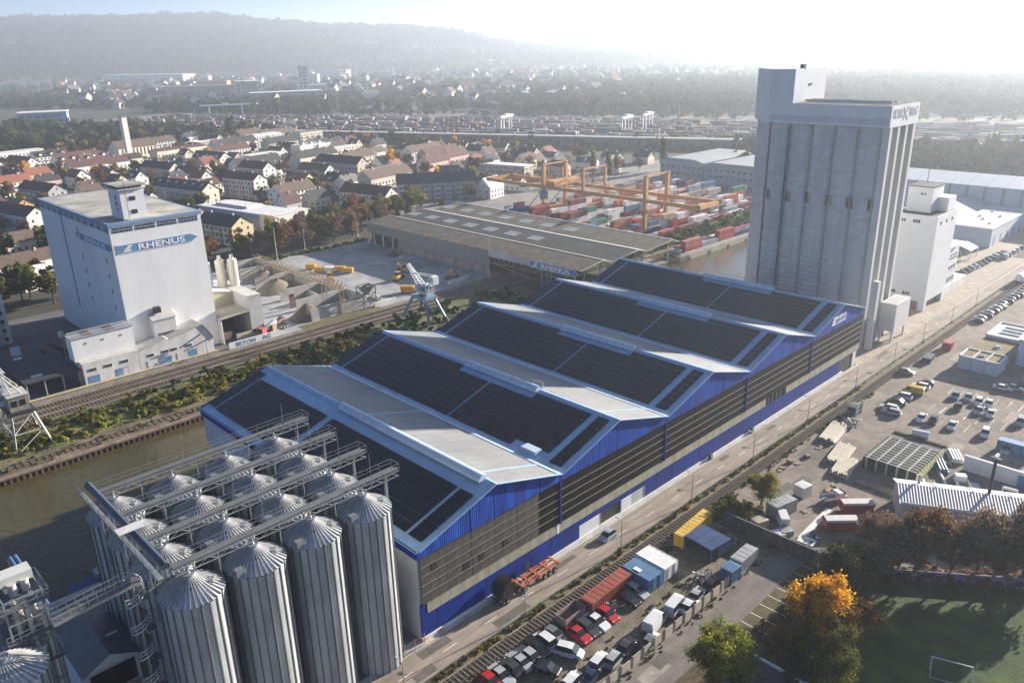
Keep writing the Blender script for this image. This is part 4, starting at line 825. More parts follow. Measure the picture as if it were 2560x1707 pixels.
for y in (5.0,9.4): 
    for z in (4.6,28): [B(-.06,.02,y+i*.75,y+.55+i*.75,z,z+1).build('window', GLASS, t) for i in range(3)]
for x in (3,8,13): B(x,x+1,-.06,.02,27.6,28.6).build('window', GLASS, t)
for y in (6,7): B(4.44,4.5,y,y+.6,36,36.7).build('window', GLASS, t)
MB().tube((13,9,38.7),(13,9,43),.1,n=6).build('antenna', DARK, t)
t=thing('office_annex','narrow three storey annex attached to the white silo building','building',(224.6,5.2,0)); MB().box(0,14,0,9,0,17).build('wall', WB, t); MB().box(-.4,14.6,-1.2,9.3,17,17.3).build('roof', WHITE, t); MB().box(0,26,-.4,8.5,0,3).build('plinth_range', mat('annex_render'), t)
for z in (4,8,12): [B(1.2+i*2.5,2.6+i*2.5,-.06,.02,z,z+1.8).build('window', GLASS, t) for i in range(5)]
for z in (5,9.5,14): B(-.1,14.1,-.1,.03,z-1.3,z-1.0).build('string_course', WHITE, t)
t=thing('white_canopy','small white canopy roof over a striped loading bay','canopy',(285,14,0)); MB().prism([(0,3.5),(4.5,5.2),(9,3.5),(9,3.7),(4.5,5.4),(0,3.7)],0,9,'x').build('roof', WHITE, t); [B(x,x+.3,y,y+.3,0,3.6).build('post', WHITE, t) for x in (0,8.6) for y in (0,8.6)]
for i in range(4): MB().bar((-.05,.3+i*2.2,.2),(-.05,.3+i*2.2+1.5,3.4),.2,.2).build('brace', WHITE, t)
BW_=mat('bright_white_roof',(.72,.71,.67),.38,c2=(.80,.79,.75),vs=.05); PWL=mat('pale_hall_wall',(.50,.54,.58),.75,var=.05)
t=thing('long_white_hall','long white hall with pale ribbed roof beyond the silo building','hall',(376,-70,0))
MB().box(0,40,0,150,0,15).build('wall', PWL, t); s=MB(); s.add([(-1,-1,15),(18,-1,18.2),(18,151,18.2),(-1,151,15)],[(0,1,2,3)]); r_=s.build('roof_slope', BW_, t); s=MB(); s.add([(18,-1,18.2),(41,-1,15),(41,151,15),(18,151,18.2)],[(0,1,2,3)]); s.build('roof_slope', BW_, t)
for i in range(19): MB().bar((-1,3+i*8,15.06),(18,3+i*8,18.26),.35,.1).build('roof_seam', mat('seam_grey',(.45,.45,.43),.6), r_); B(-.25,.02,2.5+i*8,3.9+i*8,0,14.5).build('wall_pier', mat('pier_grey',(.25,.29,.33),.8,var=.1), t)
t=thing('grey_flat_hall','lower grey hall with flat roof and dome lights beside the road','hall',(311,14.5,0)); B(0,56,0,16,0,7.6).build('wall', PWL, t); B(-.2,56.2,-.2,16.2,7.6,8.0).build('roof_edge', WHITE, t); B(.3,55.7,.3,15.7,7.95,8.05).build('roof', mat('light_felt',(.40,.42,.44),.8,var=.1), t)
for i in range(6): B(4+i*9,5.6+i*9,-.06,.02,.2,4).build('door', mat('dark_grey_door',(.20,.23,.27),.6), t)
for i,(x,y) in enumerate(((10,4),(18,9),(28,5),(38,11),(24,12))): MB().tube((x,y,8.05),(x,y,8.8),.7,.25,n=10).build('dome_light', WHITE, t)
t=thing('grey_gable_hall','grey gabled hall behind the white silo building','hall',(318,31,0)); B(0,55,0,28,0,7).build('wall', PWL, t); s=MB(); s.add([(-.5,-.5,7),(-.5,14,10),(55.5,14,10),(55.5,-.5,7)],[(3,2,1,0)]); s.add([(-.5,14,10),(-.5,28.5,7),(55.5,28.5,7),(55.5,14,10)],[(3,2,1,0)]); s.build('roof', mat('light_felt'), t); MB().prism([(0,7),(28,7),(14,9.9)],-.02,.3,'x').build('gable', PWL, t)
# grey industrial block behind the containers
IG=mat('industrial_grey',(.30,.335,.355),.8,var=.06); IR=mat('industrial_roof',(.26,.285,.30),.85,var=.12,vs=.05)
t=thing('grey_works_block','long grey works block with ribbon windows behind the container yard','building',(383,232,0))
for i,(y0,y1,x1,h) in enumerate(((-32,0,60,12),(-75,-32.5,75,11),(-130,-76,70,10))):
    B(i*1.5,x1,y0,y1,0,h).build('wall', IG, t); s=MB().prism([(y0-.4,h),(y1+.4,h),(y1-6,h+1.8),(y0+6,h+1.8)],i*1.5-.4,x1+.4,'x'); s.build('roof', IR, t)
    for z in (3.6,7.6): 
        for k in range(int((y1-y0)/4)): B(i*1.5-.06,i*1.5+.02,y0+1+k*4,y0+3.2+k*4,z,z+1.4).build('window', GLASS, t)
# ---------------------------------------------------------------- labels by row and order as seen
CAML = cam.location.copy()
def view(p):
    d=Vector(p)-CAML; z=d.dot(fw); return (1280+1980.75*d.dot(r2)/z, 853.5-1980.75*d.dot(u2)/z, z)
def ordw(n):
    if n<20: return ORD[n]
    t=['','','twenty','thirty','forty','fifty','sixty'][(n+1)//10]; r=(n+1)%10
    return t+'-'+ORD[r-1] if r else {'twenty':'twentieth','thirty':'thirtieth','forty':'fortieth','fifty':'fiftieth','sixty':'sixtieth'}[t]
def rank_labels(items, fmt, rowsize=16):
    """items: (object, description); rows by distance, order from the left"""
    it=sorted(items,key=lambda i:view(i[0].location)[2]); k=0
    for r in range(0,len(it),rowsize):
        row=sorted(it[r:r+rowsize],key=lambda i:view(i[0].location)[0])
        for j,(o,d) in enumerate(row): o['label']=fmt % (d, ordw(j), ordw(r//rowsize))
# ---------------------------------------------------------------- houses
WALLC={'white':(.68,.67,.64),'cream':(.66,.60,.48),'pink':(.58,.40,.36),'yellow':(.58,.49,.31),'grey':(.42,.42,.41),'orange':(.55,.30,.18),'beige':(.52,.46,.38),'blue':(.20,.29,.42)}
ROOFC={'dark':(.035,.034,.038),'maroon':(.095,.042,.038),'brick red':(.20,.07,.04),'orange':(.25,.095,.05),'grey':(.15,.145,.14),'brown':(.11,.075,.055),'white':(.62,.61,.59),'slate blue':(.045,.055,.075)}
wm={k:mat('house_wall_'+k,v,.9,var=.07,vs=.15,streak=.3) for k,v in WALLC.items()}; rm={k:mat('house_roof_'+k.replace(' ','_'),v,.85,var=.28,vs=.7,bump=.3,bs=4) for k,v in ROOFC.items()}
def house(A,l,h,w,e,rz,wall,roof,balc=0,dorm=0,chim=1,name='house',win=True):
    t=obj(name,None,None,(A[0],A[1],-.05),R(h)); flat=rz<=e+.6
    b=MB()
    if flat: b.box(0,l,0,w,0,e)
    else: b.prism([(0,0),(w,0),(w,e),(w/2,rz-.12),(0,e)],0,l,'x')
    b.build('wall',wm[wall],t)
    s=MB()
    if flat: s.box(-.25,l+.25,-.25,w+.25,e,e+.35)
    else:
        o=.45; k=(rz-e)/(w/2)
        s.add([(-o,-o,e-o*k),(l+o,-o,e-o*k),(l+o,w/2,rz),(-o,w/2,rz)],[(0,1,2,3)]); s.add([(-o,w/2,rz),(l+o,w/2,rz),(l+o,w+o,e-o*k),(-o,w+o,e-o*k)],[(0,1,2,3)])
        s.bar((-o,w/2,rz),(l+o,w/2,rz),.3,.2)
    r_=s.build('roof',rm[roof],t)
    if chim and not flat:
        for i in range(chim): x=l*(.25+.5*random.random()) if chim==1 else l*(.2+.6*i/(chim-1)); B(x-.35,x+.35,w/2-.6,w/2+.1,rz-1,rz+.9).build('chimney',wm['beige'],r_)
    if dorm:
        for i in range(dorm):
            x=l*(i+.5)/dorm; k=(rz-e)/(w/2); y0=.6; B(x-1,x+1,y0,w/2-1,e,e+k*y0+1.8).build('dormer',wm[wall],r_); D=MB(); z=e+k*y0+1.8; D.add([(x-1.2,y0-.2,z),(x,y0-.2,z+.9),(x,w/2-.6,z+.9),(x-1.2,w/2-.6,z)],[(0,1,2,3)]); D.add([(x,y0-.2,z+.9),(x+1.2,y0-.2,z),(x+1.2,w/2-.6,z),(x,w/2-.6,z+.9)],[(0,1,2,3)]); D.add([(x-1,y0,z),(x+1,y0,z),(x,y0,z+.8)],[(0,1,2)]); D.build('dormer_roof',rm[roof],r_)
    if name=='house' and not flat and l<16 and hash((round(A[0]),round(A[1])))%5<2:
        ex=MB(); ex.prism([(0,0),(w*.55,0),(w*.55,e*.6),(w*.28,e*.6+2.0),(0,e*.6)],l,l+4.5,'x'); ex.build('extension',wm[wall],t); ex=MB(); ex.add([(l,-.3,e*.6),(l+4.8,-.3,e*.6),(l+4.8,w*.28,e*.6+2.15),(l,w*.28,e*.6+2.15)],[(0,1,2,3)]); ex.add([(l,w*.28,e*.6+2.15),(l+4.8,w*.28,e*.6+2.15),(l+4.8,w*.55+.3,e*.6),(l,w*.55+.3,e*.6)],[(0,1,2,3)]); ex.build('extension_roof',rm[roof],t)
    if win:
        W_=MB(); ns=max(1,int(e/2.8))
        for f in range(ns):
            z=.9+f*2.8
            if z+1.4>e: continue
            n=int(l/2.9)
            for i in range(n): x=l*(i+.5)/n; W_.box(x-.55,x+.55,-.04,.03,z,z+1.35)
            for xx,sg in ((-.04,1),(l+.01,1)):
                for i in range(max(1,int(w/4.2))): y=w*(i+.5)/max(1,int(w/4.2)); W_.box(xx,xx+.03,y-.45,y+.45,z,z+1.3)
        if not flat: 
            for xx in (-.04,l+.01): W_.box(xx,xx+.03,w/2-.4,w/2+.4,e+.3,e+1.4)
        tag(W_.build('window_panes',GLASS,t),kind='stuff')
    if balc:
        S=MB(); ns=int(e/2.8); n=max(1,int(l/6))
        for f in range(ns):
            for i in range(n): x=l*(i+.5)/n; S.box(x-1.6,x+1.6,-1.3,-.02,.3+f*2.8,.45+f*2.8); S.box(x-1.6,x+1.6,-1.32,-1.22,.45+f*2.8,1.35+f*2.8)
        tag(S.build('balcony_fronts',wm['white' if wall!='white' else 'grey'],t),kind='stuff')
    return t
EXP=[ # corner, length, heading, depth, eaves, ridge, wall, roof, balconies, dormers, label
((100,700),46,12,11,10,10,'white','white',1,0,'long white flat-roofed apartment block at the left edge of the quarter'),
((121,676),22,12,10,6,6,'blue','slate blue',0,0,'low blue flat-roofed building behind the orange roofs'),
((58,512),28,12,11,9,13,'cream','orange',1,0,'cream apartment house with orange tiled roof left of the tower'),
((92,552),16,12,11,8,12,'pink','orange',0,0,'pink-walled house with orange hipped roof beside the cream apartments'),
((69,486),36,-78,11,9,13,'grey','maroon',1,0,'shaded block with maroon roof just above the tower roof corner'),
((34,412),46,-78,11,10,14,'white','maroon',1,0,'long shaded block with maroon roof touching the tower edge'),
((132,624),42,12,12,7,13,'white','maroon',0,5,'white row house with maroon roof and a line of gabled dormers'),
((125,567),45,12,11,8,12,'white','maroon',1,0,'white row house with plain maroon roof in front of the dormered one'),
((196,590),46,12,11,11,12.5,'cream','maroon',1,0,'long sunlit cream apartment block with many balconies'),
((160,532),36,-78,10,8,12,'cream','dark',0,0,'dark-roofed block with sunlit cream gable right of the turret'),
((167,490),32,-78,10,7,11,'cream','maroon',0,0,'low maroon-roofed row behind the big balcony block'),
((161,400),29,-78,10,12,15.5,'white','maroon',1,0,'big shaded balcony block with maroon roof and bright white gable'),
((123,412),47,-78,11,11,15,'cream','slate blue',0,0,'slate-roofed block with five slanted dormers and tall cream gable'),
((97,420),42,-78,10,8,12,'cream','slate blue',0,0,'lower slate-roofed block behind the tower with slanted dormers'),
((96,292),26,-78,12,9,13,'yellow','dark',1,0,'yellow balcony house with dark roof behind the tower corner'),
((235,510),30,12,11,9,9.3,'white','white',1,0,'stepped bright white apartment house in the middle of the quarter'),
((298,630),36,12,12,12,12.3,'white','white',1,0,'white balcony apartment block near the viaduct'),
((337,608),28,12,12,13,13.3,'beige','grey',1,0,'beige slab block with balconies beside the viaduct end'),
((236,348),37,12,15,8,12,'cream','grey',1,0,'sunlit cream balcony house with pale grey roof near the shed'),
((220,300),46,-33,12,10,15,'grey','slate blue',1,0,'dark slate-roofed balcony block behind the goods shed'),
((268,318),12,-33,12,9,13,'pink','slate blue',0,0,'pink gable house joined to the slate-roofed balcony block'),
((300,370),22,12,12,8,13,'pink','maroon',0,0,'pink house with maroon roof and shaded gable near the gantry'),
((330,383),24,12,12,8,13,'pink','maroon',0,0,'pink house with maroon roof and two chimneys'),
((-36,196),30,0,10,15,15.3,'white','white',1,0,'white high apartment block cut by the left picture edge'),
((13,256),18,12,13,6,8,'white','white',0,0,'hall with bright white roof beside the tower'),
((2,284),34,12,10,4.5,8,'cream','brown',0,0,'long low cream house with brown roof left of the tower'),
((258,262),14,12,10,7,12,'white','white',0,0,'small white gabled hut beside the containers'),
((20,330),24,12,10,5,9,'beige','brown',0,0,'brown-roofed house half hidden by trees at the left')]
occ=[]
def poly_c(A,l,h,w): c,s=math.cos(R(h)),math.sin(R(h)); return (A[0]+c*l/2-s*w/2, A[1]+s*l/2+c*w/2)
for A,l,h,w,e,rz,wa,ro,ba,do,lb in EXP:
    t=house(A,l,h,w,e,rz,wa,ro,ba,do,2 if l>20 else 1); tag(t,lb,'house'); 
    c,s=math.cos(R(h)),math.sin(R(h))
    for k in range(int(l/6)+1): occ.append((A[0]+c*min(l,k*6+3)-s*w/2,A[1]+s*min(l,k*6+3)+c*w/2,8.5))
for A,l,w_,e,rz,h in (((123,412),47,11,11,15,-78),((97,420),42,10,8,12,-78)):   # slanted dormers
    rt_=[o for o in bpy.data.objects if o.name.startswith('house') and o.parent is None and abs(o.location.x-A[0])<.1 and abs(o.location.y-A[1])<.1][0]
    rf_=[c for c in rt_.children if c.name.startswith('roof')][0]
    for i in range(6): x=l*(i+.5)/6; MB().prism([(x-2.6,e+.6),(x+2.4,e+.6),(x+2.4,e+3.4),(x-2.6,e+1.4)],.8,4.2).build('dormer',rm['grey'],rf_)
# flat-roofed school hall
t=thing('school_hall','large white flat-roofed hall right of the tower with blue fascia','hall',(117,338,0),R(-80)); B(0,54,0,18,0,6).build('wall',wm['grey'],t); B(-.6,54.6,-.6,18.6,6,8.4).build('fascia',mat('pale_blue_trim'),t); B(0,54,0,18,8.35,8.5).build('roof',rm['white'],t); B(8,34,6,16,8.5,9.6).build('roof_light_box',rm['white'],t); B(54,66,-2,20,0,9).build('wing',wm['white'],t); B(53.8,66.2,-2.2,20.2,9,9.3).build('wing_roof',rm['white'],t)
occ += [(117+math.cos(R(-80))*k-math.sin(R(-80))*9,338+math.sin(R(-80))*k+math.cos(R(-80))*9,13) for k in (0,15,30,45,60)]
# church with detached bell tower
t=thing('church','church hall with brown roof and tall narrow windows','church',(186,648,0),R(12)); MB().prism([(0,0),(15,0),(15,10),(7.5,15.5),(0,10)],0,36,'x').build('wall',wm['cream'],t); s=MB(); s.add([(-.5,-.5,9.7),(36.5,-.5,9.7),(36.5,7.5,15.8),(-.5,7.5,15.8)],[(0,1,2,3)]); s.add([(-.5,7.5,15.8),(36.5,7.5,15.8),(36.5,15.5,9.7),(-.5,15.5,9.7)],[(0,1,2,3)]); s.build('roof',rm['brown'],t); [B(3+i*3.4,4.2+i*3.4,-.06,.03,3,9).build('window',GLASS,t) for i in range(10)]
t=thing('bell_tower','slender pinkish white bell tower beside the church','tower',(188,633,0),R(12)); B(0,4.6,0,4,0,36).build('shaft',mat('bell_tower_stone',(.60,.53,.50),.85,c2=(.70,.64,.60),vs=.3,streak=.2),t); B(-.3,4.9,-.3,4.3,36,37).build('cap',rm['grey'],t); B(4.6,4.9,1.0,3.0,4,35).build('pilaster',wm['white'],t)
occ.append((204,655,26)); occ.append((190,636,8))
t=thing('chapel_spire','small white pointed spire among the trees','tower',(160,800,0)); B(0,3,0,3,0,14).build('shaft',wm['white'],t); MB().add([(0,0,14),(3,0,14),(3,3,14),(0,3,14),(1.5,1.5,24)],[(0,1,4),(1,2,4),(2,3,4),(3,0,4)]).build('spire',rm['dark'],t); occ.append((160,800,8))
# the remaining small houses on the street grid
cu,su=math.cos(R(12)),math.sin(R(12)); small=[]; hr=random.Random(5)
def viad(y): return 382-(y-649)*.413      # x of the viaduct at y
lb=random.Random(44); longs=[]; tries=0
while len(longs)<24 and tries<4000:      # longer apartment rows
    tries+=1; x=lb.uniform(30,340); y=lb.uniform(300,700); hd=lb.choice([12,12,-78]); l=lb.uniform(26,42); w=11
    if x>viad(y)-34 or (x>215 and y<300) or (x<90 and y<400): continue
    sx,sy,dz=view((x,y,0))
    if not(-40<sx<1300): continue
    c,s=math.cos(R(hd)),math.sin(R(hd)); pts_=[(x+c*k-s*w/2,y+s*k+c*w/2) for k in (3,l*.33,l*.66,l-3)]
    if any((a-p)**2+(b-q)**2<(r_+9)**2 for a,b in pts_ for p,q,r_ in occ): continue
    e=lb.choice([8.5,9,11]); wa=lb.choice(['white','white','cream','white','beige']); ro=lb.choice(['maroon','dark','dark','brown','white']); t=house((x,y),l,hd,w,e,e+(.3 if ro=='white' else 4.2),wa,ro,1,lb.choice([0,0,3]),2); tag(t,None,'house','long apartment rows of the quarter'); longs.append((t,'long %s apartment row with %s roof'%(wa,ro))); occ+=[(a,b,9) for a,b in pts_]
rank_labels(longs,'%s, %s from left, %s line of long blocks',8)
for iu in range(-8,26):
    for iv in range(8,42):
        u=iu*19+hr.uniform(-3,3)+(9 if iv%2 else 0); v=iv*21+hr.uniform(-3,3); x=u*cu-v*su; y=u*su+v*cu
        if x>viad(y)-26 or y<268 or y>775: continue
        if x<40 and y<330: continue
        if x<215 and y<284: continue
        if x>232 and y<272: continue
        if x>300 and y<330 and hr.random()<.5: continue
        sx,sy,dz=view((x,y,0))
        if not(-60<sx<1720): continue
        if sx<470 and sy<420 and hr.random()<.75: continue
        l=hr.uniform(9.5,15); w=hr.uniform(8.5,10.5)
        if any((x-a)**2+(y-b)**2<(r_+7.5)**2 for a,b,r_ in occ): continue
        if hr.random()<.40: continue
        hd=12 if hr.random()<.55 else -78; hd+=hr.uniform(-4,4)
        wa=hr.choices(['white','cream','pink','yellow','grey','orange','beige'],[40,18,8,6,14,5,9])[0]; ro=hr.choices(['dark','maroon','brick red','orange','grey','brown','slate blue'],[34,26,9,3,8,12,8])[0]
        e=hr.choice([5,5.5,6,7.5,8]); rz=e+hr.uniform(3.2,5)
        c,s=math.cos(R(hd)),math.sin(R(hd)); A=(x-c*l/2+s*w/2,y-s*l/2-c*w/2)
        t=house(A,l,hd,w,e,rz,wa,ro,chim=hr.choice([1,1,2]),dorm=hr.choice([0,0,0,1])); tag(t,None,'house','small houses of the residential quarter'); t['label']='x'
        small.append((t,'%s house with %s roof'%(wa,ro))); occ.append((x,y,6.5))
rank_labels(small,'%s, %s from left, %s row beyond the port',14)
# ---------------------------------------------------------------- vegetation
def leafmat(name,c1,c2,tr=.5):
    m=bpy.data.materials.new(name); m.use_nodes=True; t=m.node_tree; N=t.nodes; L=t.links; N.remove(N['Principled BSDF'])
    at=N.new('ShaderNodeAttribute'); at.attribute_name='tone'; oi=N.new('ShaderNodeObjectInfo'); ad=N.new('ShaderNodeMath'); ad.operation='MULTIPLY_ADD'; L.new(oi.outputs['Random'],ad.inputs[0]); ad.inputs[1].default_value=.35; L.new(at.outputs['Fac'],ad.inputs[2])
    rp=N.new('ShaderNodeValToRGB'); L.new(ad.outputs[0],rp.inputs[0]); rp.color_ramp.elements[0].color=(*c1,1); rp.color_ramp.elements[1].color=(*c2,1); rp.color_ramp.elements[0].position=.1; rp.color_ramp.elements[1].position=1.15
    d=N.new('ShaderNodeBsdfDiffuse'); tl=N.new('ShaderNodeBsdfTranslucent'); mx=N.new('ShaderNodeMixShader'); mx.inputs[0].default_value=tr
    L.new(rp.outputs[0],d.inputs[0]); L.new(rp.outputs[0],tl.inputs[0]); L.new(d.outputs[0],mx.inputs[1]); L.new(tl.outputs[0],mx.inputs[2]); L.new(mx.outputs[0],N['Material Output'].inputs[0]); return m
LEAF={'green':leafmat('leaf_green',(.030,.052,.012),(.11,.145,.030)),'olive':leafmat('leaf_olive',(.050,.055,.014),(.165,.155,.040)),'yellow':leafmat('leaf_yellow',(.10,.10,.015),(.33,.27,.035)),'orange':leafmat('leaf_orange',(.38,.15,.010),(.95,.58,.045)),'rust':leafmat('leaf_rust',(.080,.040,.018),(.26,.13,.045)),'brown':leafmat('leaf_brown',(.085,.055,.042),(.25,.168,.122)),'lime':leafmat('leaf_lime',(.15,.17,.02),(.48,.48,.065)),'dark':leafmat('leaf_dark',(.012,.022,.009),(.038,.055,.018))}
BARK=mat('bark',(.060,.046,.034),.95,var=.35,vs=3,bump=.4,bs=8)
def crown_arrays(r,n,rx,rz,zc,leaf,lobes=20,hollow=.55,lrm=(.16,.46)):
    """leaf quads gathered on a cluster of lobes"""
    lb=r.normal(size=(lobes,3)); lb/=np.linalg.norm(lb,axis=1)[:,None]; lb*=r.uniform(.30,.92,(lobes,1)); lr=r.uniform(*lrm,lobes)
    k=r.integers(0,lobes,n); d=r.normal(size=(n,3)); d/=np.linalg.norm(d,axis=1)[:,None]
    P=lb[k]+d*(lr[k]*(r.uniform(hollow,1.0,n)**.6 if lrm[1]>.4 else np.abs(r.normal(.85,.42,n))))[:,None]
    P[:,2]=np.where(P[:,2]<-.75,-.75+r.uniform(-.1,.1,n),P[:,2])
    tone=np.clip(.30+.25*r.normal(size=n)*.7+.22*r.normal(size=lobes)[k],0,1)
    nr=d*.6+r.normal(size=(n,3))*.7; nr/=np.linalg.norm(nr,axis=1)[:,None]
    P=P*np.array([rx,rx,rz])+np.array([0,0,zc])
    a=np.cross(nr,r.normal(size=(n,3))); a/=np.linalg.norm(a,axis=1)[:,None]; b=np.cross(nr,a); s=leaf*(r.uniform(.45,1.0,n)**1.5*1.9)[:,None]
    global LASTK; LASTK=lb[k][:,2]+r.normal(size=n)*.12+r.uniform(-.35,.35,lobes)[k]
    V=np.stack([P-a*s*.5,P-b*s*.32,P+a*s*.5,P+b*s*.32],1)
    return V.reshape(-1,3),np.repeat(tone,4)
def leaf_mesh(name,V,tone,m):
    n=len(V)//4; me=bpy.data.meshes.new(name); me.vertices.add(len(V)); me.vertices.foreach_set('co',V.astype(np.float32).ravel()); me.loops.add(len(V)); me.loops.foreach_set('vertex_index',np.arange(len(V),dtype=np.int32)); me.polygons.add(n); me.polygons.foreach_set('loop_start',np.arange(0,4*n,4,dtype=np.int32)); me.polygons.foreach_set('loop_total',np.full(n,4,dtype=np.int32))
    at=me.attributes.new('tone','FLOAT','POINT'); at.data.foreach_set('value',tone.astype(np.float32)); me.materials.append(m); me.update(calc_edges=True); return me
def trunk_mesh(name,h,r,rx,zc,r_,limbs=6):
    m=MB(); m.tube((0,0,-.3),(0,0,h),r,r*.6,n=8)
    for i in range(limbs):
        a=r_.uniform(0,6.28); z=h*r_.uniform(.65,1.0); e=Vector((rx*.65*math.cos(a),rx*.65*math.sin(a),zc+r_.uniform(-.2,.5)*zc*.4)); md=Vector((0,0,z)).lerp(e,.5)+Vector((0,0,.3)); m.tube((0,0,z),md,r*.5,r*.32,n=5,cap=False); m.tube(md,e,r*.32,r*.08,n=5,cap=False)
        for k in range(2): f=e+Vector((r_.uniform(-1,1),r_.uniform(-1,1),r_.uniform(.2,1)))*rx*.3; m.tube(md.lerp(e,.5),f,r*.18,r*.04,n=4,cap=False)
    m.tube((0,0,h),(0,0,zc*1.15),r*.55,r*.1,n=6,cap=False)
    return m.mesh(name,BARK)
PROTO={}
def proto(kind,col_,detail,var=0):
    key=(kind,col_,detail,var)
    if key in PROTO: return PROTO[key]
    r=np.random.default_rng(abs(hash((kind,detail,var)))%99991 if False else (sum(map(ord,kind))*31+detail+var*77)); n={0:420,1:1500,2:9000,3:30000}[detail]; lf={0:1.25,1:.75,2:.34,3:.21}[detail]
    kw=dict(lobes=44,lrm=(.10,.30)) if detail==3 else dict(lobes=30,lrm=(.13,.36)) if detail==2 else {}
    if kind=='round': V,t=crown_arrays(r,n,4.2,3.7,6.4,lf,**kw); T=trunk_mesh('trunk',3.4,.26,4.2,6.6,r)
    elif kind=='oval': V,t=crown_arrays(r,n,3.0,4.8,6.6,lf,**kw); T=trunk_mesh('trunk',3.0,.24,3.0,7.2,r)
    elif kind=='poplar': V,t=crown_arrays(r,n,2.0,8.0,10,lf,14); T=trunk_mesh('trunk',4,.28,1.8,9,r)
    elif kind=='bare': V,t=crown_arrays(r,int(n*1.0),4.4,4.1,6.4,lf*.72,22,.5); T=trunk_mesh('trunk',2.8,.24,4.4,7.0,r,12)
    elif kind=='bush': V,t=crown_arrays(r,int(n*.6),1.8,1.5,1.2,lf*.8); T=trunk_mesh('trunk',.6,.08,1.5,1.1,r,4)
    me=leaf_mesh('crown',V,t,LEAF[col_])
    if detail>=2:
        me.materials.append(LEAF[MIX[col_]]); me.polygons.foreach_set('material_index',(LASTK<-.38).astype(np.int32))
    PROTO[key]=(me,T); return PROTO[key]
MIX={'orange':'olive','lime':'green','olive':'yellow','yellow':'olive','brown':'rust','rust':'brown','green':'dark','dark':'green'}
def tree(x,y,s,kind,col_,detail=1,var=0,z=0,sz=1.0,name=None,rr=None):
    cm,tm=proto(kind,col_,detail,var); t=obj(name or ('shrub' if kind=='bush' else 'tree'),None,None,(x,y,z),(rr or random).uniform(0,6.28)); t.scale=(s,s,s*sz); obj('trunk',tm,t); obj('crown',cm,t); t['category']='shrub' if kind=='bush' else 'tree'; return t
# near trees
NEAR=[(55.2,-39.6,.9,'round','olive',2,2,.85,'olive bush tree at the corner of the yard wall'),(57.8,-42.4,.85,'round','brown',2,3,.9,'brown tree nearest the yard wall corner'),(46.0,-44.8,.8,'round','rust',2,1,.8,'rust coloured tree on the lawn side of the dark trees'),(39.8,-38.8,.7,'oval','olive',2,3,.85,'slim olive tree behind the parking bays'),(33.0,-40.2,.62,'round','rust',2,2,.9,'low rust bush under the orange tree'),(29.5,-44.0,.75,'round','dark',2,1,.85,'dark bush behind the flat-roofed hut'),(36.8,-42.3,1.3,'oval','orange',3,0,1.0,'tall bright orange autumn tree beside the grassy parking bays'),
(32.5,-46.5,1.05,'round','olive',3,1,.95,'olive green tree leaning against the orange tree'),
(22.0,-36.4,1.05,'round','lime',3,2,.95,'yellow green tree at the lower picture edge by the lane'),
(51.5,-38.6,1.0,'oval','olive',2,1,.85,'green and yellow tree at the end of the parking bays'),
(47.5,-41.5,.78,'round','dark',2,0,.8,'dark green tree behind the orange tree'),
(43.0,-41.0,.95,'round','green',2,2,.85,'dark leafy tree between parking bays and lawn'),
(41.0,-44.5,.72,'round','rust',2,0,.9,'reddish low tree behind the orange tree crown'),
(68.0,-17.0,.80,'round','yellow',2,1,.85,'round yellow tree beside the siding and the grey container'),
(60.5,-14.6,.55,'bush','green',2,1,1.4,'green shrub against the dark yard wall'),
(50.0,-14.0,.9,'bush','yellow',2,0,1.0,'yellow green shrub beside the blue container shelter')]
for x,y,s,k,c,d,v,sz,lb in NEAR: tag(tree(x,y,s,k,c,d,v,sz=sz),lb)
BR=[(61.5,-41.2),(63.5,-44.3),(66.0,-46.8),(68.0,-50.0),(70.5,-52.6),(72.6,-56.0),(75.2,-58.6),(78,-62)]
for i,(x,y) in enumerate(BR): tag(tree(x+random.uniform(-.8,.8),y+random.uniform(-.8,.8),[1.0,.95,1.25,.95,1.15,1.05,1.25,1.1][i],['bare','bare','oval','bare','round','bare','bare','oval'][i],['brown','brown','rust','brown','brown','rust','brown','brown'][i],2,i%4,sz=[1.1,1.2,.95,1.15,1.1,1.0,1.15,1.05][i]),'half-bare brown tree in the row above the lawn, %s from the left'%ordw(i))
# trees of the residential quarter and the woods around it
tr=random.Random(3); zone=[]
def place(x,y,det,kinds=None,sc=(.8,1.25)):
    k=tr.choices(['round','oval','bare','round'],[40,22,20,18])[0] if not kinds else tr.choice(kinds); c=tr.choices(['green','olive','yellow','orange','rust','brown','dark'],[16,26,14,7,16,13,8])[0]
    if k=='bare': c=tr.choice(['brown','rust'])
    t=tree(x,y,tr.uniform(*sc),k,c,det,tr.randrange(2),rr=tr); t['group']='trees in and around the residential quarter'; zone.append((t,{'green':'green','olive':'olive','yellow':'yellow','orange':'orange','rust':'rust red','brown':'brown','dark':'dark green'}[c]+' tree')); return t
cnt=0
while cnt<215:
    x=tr.uniform(-60,430); y=tr.uniform(265,790)
    if x>viad(y)-10 or (x<40 and y<300 and tr.random()<.4) or (x<150 and y<236): continue
    sx,sy,dz=view((x,y,5))
    if not(-40<sx<1800) or any((x-a)**2+(y-b)**2<(r_*.9)**2 for a,b,r_ in occ): continue
    if sx>1250 and y<300: continue
    place(x,y,1,sc=(.7,1.25)); cnt+=1
